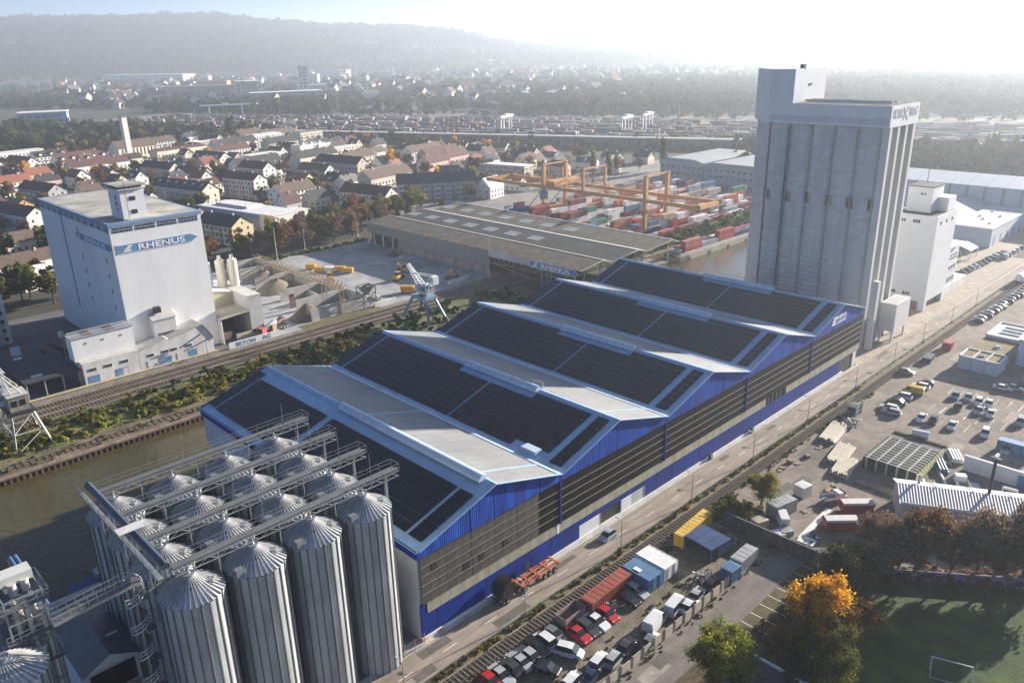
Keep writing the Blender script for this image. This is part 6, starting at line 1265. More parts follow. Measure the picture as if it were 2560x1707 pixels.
for i,(x,y) in enumerate(((40.6,-21.4),(41.6,-22.0),(25.3,-15.4),(53.2,-19.6))):
    t=thing('scrap_pile','tangled dark scrap %s'%('beside the black car','next to the small blue container','between red and black cars','at the open container shelter')[i],'scrap',(x,y,.02)); s=MB()
    for k in range(34): p=Vector((sc.uniform(-.9,.9),sc.uniform(-.9,.9),sc.uniform(0,1.1))); s.bar(p,p+Vector((sc.uniform(-.6,.6),sc.uniform(-.6,.6),sc.uniform(-.1,.5))),sc.uniform(.05,.25),sc.uniform(.03,.2),mi=k%3)
    tag(s.build('scrap_heap',[DARK,GREY,mat('scrap_pale',(.4,.4,.42),.5,.3,var=.2)],t),kind='stuff')
# slab wall along the lane
t=thing('slab_wall','concrete slab wall with posts between scrap lot and lane','wall',(2,-25.3,0))
pm_=B(.12,2.44,-.06,.06,0,1.75).mesh('slab',mat('slab_concrete',(.34,.30,.24),.9,c2=(.46,.415,.34),vs=.6,streak=.3)); ps=B(-.12,.12,-.14,.10,0,1.95).mesh('post',mat('slab_post',(.20,.18,.15),.9,var=.2))
for i in range(17): obj('slab',pm_,t,(i*2.56,random.uniform(-.02,.02),random.uniform(-.06,.04))); obj('post',ps,t,(i*2.56,0,0))
t=thing('yard_wall','dark weathered wall dividing the lane from the works yard','wall',(57.2,-36.2,0)); DW=mat('dark_wall',(.055,.052,.050),.9,c2=(.115,.108,.10),vs=.5,streak=.3)
for i in range(8): B(0,.35,i*2.6,i*2.6+2.56,0,2.7).build('wall_bay',DW,t); B(-.1,.45,i*2.6-.06,i*2.6+.02,0,2.8).build('pilaster',DW,t)
# guard rail, lamp posts, siding
gr=thing('guard_rail','long steel guard rail between road and siding','guard rail',(-30,-6.85,0)); 
for i in range(12): MB().prism([(-.05,.45),(0,.52),(-.05,.60),(0,.68),(-.05,.76),(-.09,.76),(-.09,.45)],i*24,i*24+23.98,'x').build('beam',mat('guard_steel',(.42,.41,.39),.5,.5,var=.15),gr)
gp=B(-.06,.06,-.09,.02,0,.72).mesh('post',GREY); bl_=B(-.35,.35,-.2,.1,0,.28).mesh('foot_block',DARK)
for i in range(72): obj('post',gp,gr,(i*4,-.1,0)); 
for i in range(0,72,2): obj('foot_block',bl_,gr,(i*4,-.18,0))
lpm=MB().tube((0,0,0),(0,0,6.1),.10,.06,n=8).mesh('pole',mat('lamp_grey',(.36,.35,.33),.6,.3,var=.1)); lah=MB().bar((0,0,6.05),(0,.9,6.3),.07).mesh('arm',mat('lamp_grey')); lhd=B(-.14,.14,.75,1.45,6.22,6.36).mesh('lamp_head',mat('pale_fascia'))
LX=[-8.6,14.5,38.1,59.7,82.5,106.8,132.3,156.5,177.4,200.5,223.1]
for i,x in enumerate(LX): t=thing('street_lamp','slim street lamp on the guard rail, %s from the lower edge'%ordw(i),'street lamp',(x,-7.0,0),0,'street lamps along the guard rail'); obj('pole',lpm,t); obj('arm',lah,t); obj('lamp_head',lhd,t)
RAILM=mat('rail_steel',(.20,.15,.12),.4,.6,var=.2); SLP=mat('sleeper',(.12,.096,.075),.95,var=.3,vs=2)
def track(name,label,y,x0,x1,step=.75,z=.03,sl=True):
    t=thing(name,label,'railway track',(0,y,z))
    for s_ in (-.72,.72): MB().box(x0,x1,s_-.04,s_+.04,.10,.24).build('rail',RAILM,t)
    s=MB(); x=x0
    while x<x1: s.box(x,x+.26,-1.25,1.25,.0,.11); x+=step
    tag(s.build('sleepers',SLP,t),kind='stuff'); return t
track('railway_track','rusty siding track beside the guard rail',-9.6,-60,330)
for i,(y,a,b) in enumerate(((128.2,-120,330),(131.9,-120,330),(135.3,-120,240))): track('railway_track','harbour railway track, %s'%('nearest the canal','in the middle','below the loading platform')[i],y,a,b,.9)
track('crane_track','crane rail track on the canal quay',105.6,-120,140,1.4,0)
# dyke lamp posts and masts
for i,(x,y,h) in enumerate(((31,226,9),(102,228,14),(151,240,10),(158,242,9),(119,234,12),(186,262,10))): t=thing('lamp_mast','pale lamp mast on the dyke, %s from the left'%ordw(i if x!=119 else i),'lamp mast',(x,y,0)); MB().tube((0,0,0),(0,0,h),.16,.09,n=7).build('pole',mat('pale_mast',(.55,.54,.50),.6,var=.1),t); MB().tube((0,0,0),(0,0,.5),.4,n=8).build('base',WHITE,t)
# ---------------------------------------------------------------- works yard
t=container(68.0,-21.0,.02,-14,'grey','pale grey container beside the yellow tree',5.6,2.4,2.6)
for i,(x,y,lb) in enumerate(((70.4,-31.2,'red skip container with pale cover, nearer the yard wall'),(77.8,-30.9,'red skip container with pale cover, beyond the first one'))):
    t=skip(x,y,5.6,2.3,2.0,-45,mat('skip_red',(.33,.02,.025),.5,var=.15),lb,'covered_skip'); MB().prism([(-1.2,2.05),(-.9,2.3),(.9,2.3),(1.2,2.05)],-2.9,2.85,'x').build('cover',mat('tarpaulin',(.52,.50,.47),.8,var=.12),t)
for i,(x,y,l,w,h,hd,c,lb) in enumerate(((76.6,-20.9,2.6,2.3,2.3,-10,'white','small white open box with green load'),(61.2,-20.4,2.6,2.0,1.6,-20,'beige','beige shed box against the yard wall'),(62.2,-24.9,2.2,1.9,1.0,-30,'grey','grey open skip beside the white van'),(60.4,-24.3,2.2,1.9,.9,-30,'white','white open skip against the yard wall'),(108.9,-50.5,3.2,2.5,2.6,5,'blue','light blue hut beside the white screen wall'),(164.3,-13.0,4.8,2.2,1.5,6,'dark blue','dark blue open skip by the siding'),(177.4,-13.6,3.6,2.3,2.2,6,'red','red box beside the siding'))): container(x,y,.02,hd,c,lb,l,w,h)
pk=thing('pickup_truck','white tipper pickup in the works yard','truck',(78.6,-26.2,.02),R(-25)); MB().prism([(.3,.5),(2.4,.5),(2.4,1.0),(1.9,1.15),(1.4,1.9),(.3,1.95)],-.9,.9).build('cab',paint('white',PAINTS['white']),pk); B(-2.6,.2,-.95,.95,.75,.9).build('load_bed',GREY,pk)
for y in (-.95,.9): B(-2.6,.2,y,y+.05,.9,1.35).build('side_board',WHITE,pk)
B(1.45,1.95,-.8,.8,1.2,1.85).build('windscreen',CG_,pk); truck_wheels(pk,(1.6,-1.6),.8,.36)
for k in range(2): MB().bar((-2.4,-.9+1.8*k,1.3),(-2.4,-.9+1.8*k,2.2),.08).build('rack_post',GREY,pk)
def stack(name,label,cat,x,y,hd,n,ln,r,m,rows=1,gap=0,rnd=0):
    t=thing(name,label,cat,(x,y,.02),R(hd)); me=MB().tube((0,0,0),(ln,0,0),r,n=10).mesh('tube',m)
    for q in range(rows):
        for k in range(n-q): o=obj('tube',me,t,(random.uniform(-rnd,rnd),(k+q*.5)*(2*r+gap),r+q*1.74*r)); 
    return t
stack('pipe_stack','white steel pipes stacked on a rack near the screen wall','pipes',110.2,-39.0,30,5,4.6,.28,mat('white_pipe',(.60,.61,.61),.4,.3,var=.1),2)
stack('pipe_stack','blue steel pipes beside the white rack','pipes',103.6,-38.2,30,4,5.0,.3,mat('blue_pipe'),2); stack('pipe_stack','thick pale pipes behind the white roof','pipes',93.8,-37.4,28,4,3.8,.38,mat('pale_pipe'),1,.06,.4); stack('pipe_stack','silver conduit bundle beside the black mast','pipes',97.2,-46.4,22,7,6.5,.13,mat('silver_tube',(.55,.57,.60),.3,.7,var=.1),2)
stack('pipe_stack','long pale beam lying by the pipe racks','pipes',98.0,-39.8,32,1,9,.3,mat('pale_pipe'))
for i,(x,y,l) in enumerate(((88.2,-24.5,8),(100.6,-16.2,10),(92.6,-21.6,9))):
    t=thing('pole_stack','bundle of pale wooden poles on the yard, %s'%('nearest the grey container','topmost beside the siding','middle one')[i],'poles',(x,y,.02),R(8)); me=MB().tube((0,0,0),(l,0,0),.17,n=7).mesh('pole',mat('bleached_pole',(.40,.36,.29),.85,c2=(.54,.50,.42),vs=.8))
    for q in range(3):
        for k in range(11-q): obj('pole',me,t,(random.uniform(-.6,.6),k*.36+q*.18,.18+q*.31))
t=thing('scrap_pile','heap of loose metal ends beyond the wooden poles','scrap',(113,-14.6,.02)); s=MB()
for k in range(70): p=Vector((sc.uniform(-2.2,2.2),sc.uniform(-1.4,1.4),sc.uniform(0,1.3))); s.bar(p,p+Vector((sc.uniform(-1,1),sc.uniform(-1,1),sc.uniform(-.2,.5))),sc.uniform(.06,.25),mi=k%2)
tag(s.build('scrap_heap',[mat('scrap_pale'),GREY],t),kind='stuff')
# rack of black plates with pale edges
t=thing('beam_rack','big stack of black steel beams with pale edges','steel stack',(94.6,-35.2,.02)); PB=mat('black_beam',(.010,.012,.012),.6,c2=(.022,.026,.024),vs=1); PE=mat('pale_edge',(.42,.44,.36),.7,var=.15)
for i in range(13):
    x=.3+i*1.17; o=B(x,x+1.0,.2,10.6,.1,2.6 if i<11 else 1.6).build('beam_row',PB,t); B(x-.06,x+.04,.15,10.65,2.6 if i<11 else 1.6,2.7 if i<11 else 1.7).build('pale_rim',PE,o); 
    for z in (.2,.95,1.7): B(x+.1,x+.8,.02,.2,z,z+.55).build('end_plate',mat('lime_edge',(.42,.42,.22),.7,var=.2),o)
for k in range(5): B(.0,12.6,1.6+k*2,1.95+k*2,2.62,2.68).build('strap',mat('strap_grey',(.30,.31,.30),.8,var=.2),t); B(-.05,.26,1.6+k*2,1.95+k*2,.2,2.6).build('strap_end',mat('strap_grey'),t)
for i,(x,y,w,l,lb) in enumerate(((87.6,-35.2,2.2,9,'long brown timber platform in front of the beam stack'),(115.0,-34.2,.9,11,'long dark beam on the yard behind the stack'))): t=thing('timber_deck',lb,'deck',(x,y,.02)); [B(k*w/4,k*w/4+w/4-.02,0,l,0,.35).build('plank',mat('deck_brown%d'%i,[(.22,.17,.12),(.08,.06,.05)][i],.9,var=.2),t) for k in range(4)]
t=thing('white_tank','white cylindrical tank lying beside the dark beam','tank',(116.6,-28.2,.02),R(-75)); MB().tube((-1.7,0,.8),(1.7,0,.8),.75,n=16).build('shell',WHITE,t); [B(a,a+.2,-.5,.5,0,.5).build('saddle',GREY,t) for a in (-1.2,1.0)]
t=thing('screen_wall','long pale screen wall across the works yard','wall',(107.6,-52,0)); [B(0,.4,i*3.1,i*3.1+3.07,0,3.2).build('wall_panel',mat('screen_panel',(.55,.58,.60),.7,var=.06),t) for i in range(4)]; B(-.05,.45,0,12.4,3.2,3.35).build('coping',WHITE,t)
t=thing('container_office','faded blue site container beyond the screen wall','container',(122.6,-45.2,.02),R(92)); bd,dr=cont_mesh(6.8,2.5,2.5,'blue'); obj('body',bd,t); obj('door',dr,t,(3.4,0,0))
t=thing('workshop_roof','long workshop with white ribbed roof behind the brown trees','workshop',(79.0,-38.0,0),R(-62)); B(0,26,0,8.5,0,4.6).build('wall',mat('annex_render'),t); s=MB(); s.add([(-.5,-.5,4.4),(27,-.5,4.4),(27,4.5,6.0),(-.5,4.5,6.0)],[(0,1,2,3)]); s.build('roof_slope',mat('ribbed_white_roof',(.50,.50,.49),.6,c2=(.60,.60,.585),vs=.3,wave=('X',.5)),t); s=MB(); s.add([(-.5,4.5,6.0),(27,4.5,6.0),(27,9,4.4),(-.5,9,4.4)],[(0,1,2,3)]); r_=s.build('roof_slope',mat('smooth_white_roof',(.52,.55,.57),.5,var=.05),t); [MB().bar((6+i*6,4.5,6.05),(6+i*6,9,4.45),.12,.08).build('seam',GREY,r_) for i in range(4)]; MB().tube((3.5,6.2,5),(3.5,6.2,7.2),.25,n=8).build('flue',GREY,t)
t=thing('black_flue_mast','tall black mast rising behind the workshop roof','mast',(90.3,-48.6,0)); MB().tube((0,0,0),(0,0,13.2),.32,.26,n=12).build('shaft',DARK,t); B(-.9,.9,-.25,.25,13.0,13.5).build('floodlight_bar',mat('pale_fascia'),t); B(-.3,.3,-.8,.8,12.6,12.9).build('bracket',DARK,t)
t=thing('tipper_trailer','open tipper trailer with boards behind the workshop','trailer',(98.6,-42.6,.02),R(30)); B(-2.2,2.2,-1.1,1.1,.7,.85).build('bed',GREY,t); [B(-2.2,2.2,a,a+.06,.85,1.6).build('side_board',mat('white_plinth'),t) for a in (-1.1,1.04)]; MB().prism([(2.3,.5),(3.9,.5),(3.7,2.1),(2.3,2.1)],-1,1).build('cab',WHITE,t); truck_wheels(t,(-1.4,3.1),.9,.4)
t=thing('goal_frame','white portal frame standing in the dark yard corner','frame',(101.4,-49.6,.02),R(10)); s=MB(); s.bar((0,-1.2,0),(0,-1.2,2.4),.12); s.bar((0,1.2,0),(0,1.2,2.4),.12); s.bar((0,-1.2,2.4),(0,1.2,2.4),.14); s.build('frame',WHITE,t); B(.1,1.6,-1.1,1.1,0,1.9).build('housing',DARK,t)
# pale strip of slabs and ramp by the skips
t=thing('slab_strip','row of pale concrete slabs leading past the red skips','slabs',(62.6,-27.6,.02),R(3.0)); [B(k*1.25,k*1.25+1.2,-.55,.55,0,.18).build('slab',mat('white_plinth'),t) for k in range(10)]; B(-1.4,.8,-2.6,.2,.19,.42).build('ramp',mat('white_plinth'),t)
t=thing('steel_scrap','pile of loose steel frames by the end of the yard wall','scrap',(64,-36.5,.02)); s=MB()
for k in range(46): p=Vector((sc.uniform(-1.8,1.8),sc.uniform(-1.6,1.6),sc.uniform(0,.9))); s.bar(p,p+Vector((sc.uniform(-.9,.9),sc.uniform(-.9,.9),sc.uniform(-.1,.5))),.09)
tag(s.build('frame_pile',mat('scrap_pale'),t),kind='stuff')
# white workshops on the right
t=thing('white_workshop','white flat workshop with mossy roof and dome','workshop',(164.2,-29.8,0)); WW=mat('workshop_white',(.55,.60,.66),.7,var=.05)
B(0,7.2,0,9.4,0,3.4).build('wall',WW,t); B(.3,6.9,.3,9.1,3.35,3.45).build('roof',mat('mossy_roof',(.12,.095,.03),.95,c2=(.22,.17,.07),vs=.5),t)
for a,b,c,d in ((-.1,7.3,-.1,.2),(-.1,7.3,9.2,9.5),(-.1,.2,-.1,9.5),(7,7.3,-.1,9.5),(0,7.2,3.1,3.3),(0,7.2,6.2,6.4)): B(a,b,c,d,3.4,3.75).build('parapet',WHITE,t)
MB().tube((3.2,4.2,3.6),(3.2,5.6,3.6),.45,n=12).build('vent',WHITE,t); B(-.05,.02,1.8,2.3,.3,2.4).build('door',WHITE,t); [B(-.06,.02,y,y+.1,0,3.4).build('seam',GREY,t) for y in (3.1,6.3)]
t=thing('mossy_link','low mossy-roofed link building with a dome light','building',(171.6,-29,0)); B(0,12.8,0,8.2,0,3.1).build('wall',WW,t); B(-.1,12.9,-.1,8.3,3.1,3.4).build('roof',mat('mossy_roof'),t); MB().tube((5.5,3.2,3.4),(5.5,3.2,4.0),1.0,.5,n=14).build('dome_light',mat('skylight_acrylic'),t)
t=thing('grey_workshop','white workshop with grey roof and curved rails','workshop',(184.6,-29,0)); B(0,14,0,8.2,0,3.9).build('wall',WW,t); B(.3,13.7,.3,7.9,3.88,3.96).build('roof',mat('light_felt'),t); [B(a,b,c,d,3.9,4.3).build('parapet',WHITE,t) for a,b,c,d in ((-.1,14.1,-.1,.2),(-.1,14.1,8,8.3),(-.1,.2,-.1,8.3),(13.8,14.1,-.1,8.3))]; [B(4+i*3,4.2+i*3,1,6,3.96,4.3).build('roof_rail',WHITE,t) for i in range(3)]
t=thing('tall_white_block','taller white block at the right picture edge','building',(176.5,-46,0)); B(0,22,0,15.2,0,7).build('wall',WW,t); B(-.1,22.1,-.1,15.3,7,7.3).build('roof',WHITE,t)
t=thing('dark_bin_frame','dark green steel bin frame by the siding','frame',(116.6,-13.8,.02)); s=MB()
for a in (0,3.4):
    for b in (0,2.2): s.bar((a,b,0),(a,b,3.2),.16)
for z in (1.2,2.2,3.2): s.bar((0,0,z),(3.4,0,z),.1); s.bar((0,2.2,z),(3.4,2.2,z),.1); s.bar((0,0,z),(0,2.2,z),.1); s.bar((3.4,0,z),(3.4,2.2,z),.1)
s.build('frame',STEEL,t); B(.1,3.3,.1,2.1,.2,2.4).build('bin',mat('bin_green',(.06,.085,.085),.7,var=.2),t)
t=thing('rusty_car_wreck','brownish machine beside the white workshop','machine',(163,-36.6,.02),R(20)); MB().prism([(-1.5,.3),(1.5,.3),(1.6,1.2),(.8,1.9),(-1.0,1.9),(-1.6,1.2)],-1,1).build('body',mat('rusty_cabin'),t); truck_wheels(t,(-1,1),.9,.4)
t=thing('tank_wagon','white tank wagon on the far siding','wagon',(266,-9.6,.2)); MB().tube((-6,0,2.2),(6,0,2.2),1.35,n=16).build('tank',WHITE,t); B(-6.5,6.5,-1.2,1.2,.7,1).build('frame',DARK,t); truck_wheels(t,(-5,-3.6,3.6,5),.75,.45)
# flat-roofed dark house with white edge, bottom, and goal posts on the lawn
t=thing('flat_roof_hut','low house with black flat roof and white parapet','house',(20.6,-47.4,0)); B(0,7,0,9.6,0,3.4).build('wall',wm['white'],t); B(.25,6.75,.25,9.35,3.36,3.46).build('roof',mat('dark_felt'),t); [B(a,b,c,d,3.4,3.72).build('parapet',WHITE,t) for a,b,c,d in ((-.15,7.15,-.15,.25),(-.15,7.15,9.35,9.75),(-.15,.25,-.15,9.75),(6.75,7.15,-.15,9.75))]; MB().tube((3,3,3.4),(3,3,4.2),.2,n=8).build('vent_pipe',STEEL,t)
t=thing('football_goal','white football goal with net on the lawn','goal',(46.6,-57.4,0),R(20)); s=MB(); s.bar((0,-2.5,0),(0,-2.5,2.2),.1); s.bar((0,2.5,0),(0,2.5,2.2),.1); s.bar((0,-2.5,2.2),(0,2.5,2.2),.1); s.bar((0,-2.5,2.2),(-1.6,-2.5,0),.06); s.bar((0,2.5,2.2),(-1.6,2.5,0),.06); s.bar((-1.6,-2.5,0),(-1.6,2.5,0),.06); s.build('frame',WHITE,t)

# loose things on the lots: tyres, pallets, drums
cl=random.Random(12)
tym=MB(); 
for a in range(14):
    t0,t1=6.283*a/14,6.283*(a+1)/14
    for (r0,z0),(r1,z1) in (((.34,0),(.34,.2)),((.34,.2),(.2,.2)),((.2,.2),(.2,0))): tym.add([(r0*math.cos(t0),r0*math.sin(t0),z0),(r0*math.cos(t1),r0*math.sin(t1),z0),(r1*math.cos(t1),r1*math.sin(t1),z1),(r1*math.cos(t0),r1*math.sin(t0),z1)],[(0,1,2,3)])
tym=tym.mesh('tyre',BLACK)
t=thing('tyre_heap','a few worn tyres lying beside the ochre container','tyres',(43.4,-12.8,.03))
for x,y,z in ((0,0,0),(.8,-.4,0),(.4,.6,0),(1.3,.2,0),(-.8,-.5,0),(.1,.05,.21)): obj('tyre',tym,t,(x,y,z),cl.uniform(0,3))
t=thing('tyre_heap','two worn tyres beside the open container shelter','tyres',(54.8,-16.5,.03))
for x,y in ((0,0),(.5,-.7)): obj('tyre',tym,t,(x,y,0))
pal=MB(); 
for k in range(7): pal.box(-.6+k*.175,-.6+k*.175+.12,-.4,.4,.12,.145)
for y in (-.38,-.05,.28): pal.box(-.6,.6,y,y+.1,.0,.12)
pal=pal.mesh('pallet',mat('pallet_wood',(.30,.22,.13),.9,c2=(.42,.33,.21),vs=1)); its=[]
for i in range(16):
    x,y=cl.uniform(70,118),cl.choice([-13.2,-14.6,-36.8,-24.0]); n=cl.randint(1,5); t=thing('pallet_stack','x','pallets',(x,y,.02),cl.uniform(0,3),'pallet stacks of the works yard'); its.append((t,'stack of wooden pallets on the works yard'))
    for k in range(n): obj('pallet',pal,t,(cl.uniform(-.05,.05),cl.uniform(-.05,.05),k*.15))
rank_labels(its,'%s, %s from left in the %s line',8)
drm=MB().tube((0,0,0),(0,0,.9),.3,n=12).mesh('drum',mat('drum_blue',(.04,.09,.20),.5,var=.2)); its=[]
for i in range(9): o=obj('oil_drum',drm,None,(cl.uniform(59,66),cl.uniform(-34,-27),.02)); tag(o,'x','drum','drums by the yard wall'); its.append((o,'blue drum near the yard wall'))
rank_labels(its,'%s, %s from left in the %s row',5)

t=thing('graffiti_wall','low graffiti wall between the lawn and the brown trees','wall',(60.4,-39.6,0),R(-53))
GW=mat('graffiti_paint',(.10,.09,.13),.8,c2=(.30,.26,.38),vs=.9,stain=.3)
for k in range(11): B(k*2.6,k*2.6+2.56,-.9,-.7,0,1.9).build('wall_panel',GW,t)
# ---------------------------------------------------------------- container terminal
ct=random.Random(21); items=[]
def blocked_c(x,y): return any(abs(y-b)<2.6 and abs(x-a)<9 for a in (245,262) for b in (142,207))
for iy in range(24):
    for ix in range(11):
        x=215+ix*14.2+(3 if iy%2 else 0); y=130+iy*3.5+(4 if iy>8 else 0)+(5 if iy>15 else 0)
        if x>372 or blocked_c(x,y): continue
        if ix>1 and 8<iy<10: continue
        dens=.80 if x<300 else .70
        if ct.random()>dens: continue
        if y>205 and x>330: continue
        n=ct.choices([1,2,3],[45,38,17])[0]
        for k in range(n):
            far=x>300
            c=ct.choices(list(CC),[26 if far else 44,10,9,9,8,5,4,13,8 if far else 3,1,9,4])[0]
            l=12.19 if ct.random()<.8 else 6.06
            o=container(x,y,.03+k*2.6,ct.uniform(-.6,.6),c,'x',l,group='containers of the terminal',flip=ct.random()<.5); items.append((o,c+' container'+(' on top of its stack' if k==n-1 and n>1 else '')))
items=sorted(items,key=lambda i:(i[0].location-CAML).length)
rank_labels(items,'%s, %s from left, %s terminal row',22)
# waggons with containers along the quay and the moored barge
bg_=thing('container_barge','long moored barge carrying red and grey containers','barge',(210,100.0,-1.9)); HB=mat('barge_hull',(.23,.20,.155),.8,c2=(.34,.30,.24),vs=.3,streak=.3)
MB().prism([(0,4.6),(4,.6),(10,0),(86,0),(86,9.4),(10,9.4),(4,8.6)],-.8,2.6,'z').build('hull',HB,bg_); MB().prism([(1,4.6),(5,1.4),(10,.8),(85,.8),(85,8.6),(10,8.6),(5,7.8)],2.6,3.2,'z').build('coaming',mat('barge_grey',(.30,.30,.29),.8,var=.15),bg_)
B(1.5,8,2,7.2,2.6,3.4).build('foredeck',DARK,bg_); B(5.8,8.6,3,6.4,3.2,4.6).build('locker',mat('canopy_sheet'),bg_)
for i in range(30): MB().bar((10+i*2.5,-.05,2.6),(10+i*2.5,-.05,3.7),.07).build('stanchion',WHITE,bg_)
for i in range(5): B(9+i*15,10.5+i*15,-.15,-.01,.3,1.6).build('tyre_fender',BLACK,bg_)
for i,(dx,dy,k,c) in enumerate(((15,3,0,'red'),(15,6,0,'red'),(15,3,1,'pink red'),(28,3,0,'grey'),(28,6,0,'maroon'),(41,3,0,'red'),(41,6,0,'white'),(41,3,1,'red'),(54,3,0,'dark blue'),(54,6,0,'red'),(67,3,0,'grey'),(67,6,0,'maroon'))): container(210+dx,100.0+dy,.7+k*2.6,0,c,'%s container on the barge, %s'%(c,('lower','upper')[k]+' tier, '+ordw(i)+' from the bow'))
for i in range(9):
    x=212+i*14.5; c=ct.choice(['red','grey','dark blue','maroon','white','red']); t=thing('flat_wagon','container wagon on the basin track, %s from the shed'%ordw(i),'wagon',(x,126.2,.25)); B(-6.6,6.6,-1.2,1.2,.7,1.0).build('frame',DARK,t); truck_wheels(t,(-5,-3.6,3.6,5),.75,.45); container(x,126.2,1.3,0,c,'%s container riding on the basin track wagon, %s from the shed'%(c,ordw(i)))
# ---------------------------------------------------------------- beyond the quarter: viaduct, marshalling yard, woods, town, hills
fr=random.Random(31); VD=Vector((.382,-.924,0)); VN=Vector((.924,.382,0)); V0=Vector((382,649,0))
t=thing('railway_viaduct','long grey noise barrier and viaduct with faded graffiti','viaduct',V0,math.atan2(VD.y,VD.x)); GM=mat('graffiti_barrier',(.13,.13,.13),.9,c2=(.30,.16,.16),vs=.06)
for i in range(-12,44): B(i*20,i*20+19.9,0,1,0,7.5).build('wall_bay',GM,t); B(i*20-.5,i*20+.5,-.6,0,0,8).build('pier',CONC,t)
B(-240,880,-1,10,7.6,8.6).build('deck',mat('viaduct_concrete',(.33,.33,.33),.9,var=.1),t)
def yv(a,d,z=0): p=V0+VD*a+VN*d; return (p.x,p.y,z)
# marshalling yard: ground, wagon rows (one mass), masts, portal cranes
yg=MB(); yg.quad(yv(-500,12,-.03),yv(1500,12,-.03),yv(1500,330,-.03),yv(-500,330,-.03)); tag(yg.build('marshalling_yard',mat('yard_ballast',(.09,.085,.078),.95,c2=(.15,.14,.13),vs=.02,big=1)),kind='structure')
WC=[(.15,.06,.055),(.20,.09,.075),(.09,.10,.11),(.26,.26,.26),(.07,.10,.15),(.40,.40,.39),(.12,.07,.065),(.22,.14,.09)]
wmats=[mat('wagon%d'%i,c,.7,var=.25,vs=.3) for i,c in enumerate(WC)]; s=MB()
ha=math.atan2(VD.y,VD.x)
for r_ in range(20):
    d=40+r_*10.5; a=-420+fr.uniform(0,60)
    while a<760:
        if fr.random()<.72:
            L_=fr.choice([12,14,18]); k0=len(s.v); h=fr.choice([2.8,3.6,4.2]); s.box(-L_/2,L_/2,-1.4,1.4,1,1+h,fr.randrange(8)); s.rot(ha,k0); p=yv(a,d); s.move(p[0],p[1],0,k0)
        a+=fr.choice([15,15.5,19,30 if fr.random()<.2 else 16])
tag(s.build('wagon_rows',wmats),kind='stuff')
s=MB()
for r_ in range(0,7):
    for k in range(26): p=yv(-400+k*50+fr.uniform(-8,8),30+r_*44+fr.uniform(-6,6)); h=fr.choice([10,12,12,22]); s.tube((p[0],p[1],0),(p[0],p[1],h),.22,.12,n=5,cap=False)
tag(s.build('catenary_masts',mat('mast_grey',(.40,.40,.38),.7,var=.1)),kind='stuff')
for i,(x,y,L_,hd) in enumerate(((545,545,36,25),(600,428,30,18),(640,432,32,18),(480,1060,70,-28))):
    t=thing('portal_crane','distant white portal crane over the marshalling yard, %s'%('beside the dark containers','left of the far pair','right of the far pair','long one at the left')[i],'portal crane',(x,y,0),R(hd)); B(-L_/2,L_/2,-1.5,1.5,15,17).build('girder',WHITE,t); [B(a-.5,a+.5,b-.5,b+.5,0,15).build('leg',WHITE,t) for a in (-L_*.32,L_*.32) for b in (-1.5,1.5)]; B(-4,4,-2,2,17,18.5).build('trolley',WHITE,t)
# big far buildings
FB=[((590,1560),150,-30,60,26,'beige','grey','wide beige works hall with dark openings beyond the yard'),((690,1450),44,-25,40,34,'beige','white','round-edged beige works tower block'),((598,1205),120,-16,40,22,'grey','white','long grey depot with pale roof'),((712,1238),14,-16,16,62,'white','white','slender white office tower beside the depot'),((845,1480),60,-20,30,20,'white','white','white low works building behind the depot'),((1040,3250),420,-70,60,24,'white','white','very long white factory roof at the hill foot'),((2200,3330),60,-60,40,88,'white','white','white tower block in front of the hill'),((2160,3480),60,-60,40,60,'grey','grey','grey tower block left of the white one'),((2100,3900),26,-60,26,60,'white','white','thin white tower block far left'),((244,1190),60,-20,40,14,'blue','white','pale hall with white roof at the left edge'),((2450,2700),60,-60,40,40,'white','white','white block at the foot of the wooded ridge'),((1500,2450),90,-55,40,26,'white','white','white apartment slab in the far town'),((1750,2050),80,-50,40,24,'white','grey','pale apartment slab among the far trees'),((980,940),140,-30,50,9,'grey','white','flat pale shed roof before the right-hand wood'),((1020,760),120,-38,40,9,'grey','white','second flat pale shed roof before the wood'),((900,2100),80,-45,30,20,'orange','orange','orange roofed block in the far town left'),((1200,2100),60,-45,30,26,'white','maroon','white gabled block in the far town')]
for A,l,h,w,e,wa,ro,lb in FB:
    t=obj('far_building',None,None,(A[0],A[1],0),R(h)); tag(t,lb,'building'); B(0,l,0,w,0,e).build('wall',wm[wa],t); B(-1,l+1,-1,w+1,e,e+1.2).build('roof',rm[ro],t); s=MB()
    for f in range(int(e/6)):
        for k in range(int(l/9)): s.box(3+k*9,8+k*9,-.15,.05,2+f*6,4.6+f*6)
    if len(s.v): tag(s.build('window_panes',GLASS,t),kind='stuff')
hm=[]
for k in range(8):
    m=MB(); l,w,e,rz=fr.uniform(12,22),fr.uniform(10,13),fr.uniform(6,10),0; rz=e+5
    m.prism([(0,0),(w,0),(w,e),(w/2,rz-.2),(0,e)],0,l,'x'); o=.5; m.add([(-o,-o,e),(l+o,-o,e),(l+o,w/2,rz),(-o,w/2,rz)],[(0,1,2,3)],1); m.add([(-o,w/2,rz),(l+o,w/2,rz),(l+o,w+o,e),(-o,w+o,e)],[(0,1,2,3)],1)
    hm.append((m.mesh('far_house',[wm[['white','white','cream','white'][k%4]],rm[['dark','brown','maroon','brick red','grey','brown','maroon','dark'][k]]]),['white','white','cream','white'][k%4]+' house with '+['dark','brown','maroon','brick red','grey','brown','maroon','dark'][k]+' roof'))
far=[]; tries=0
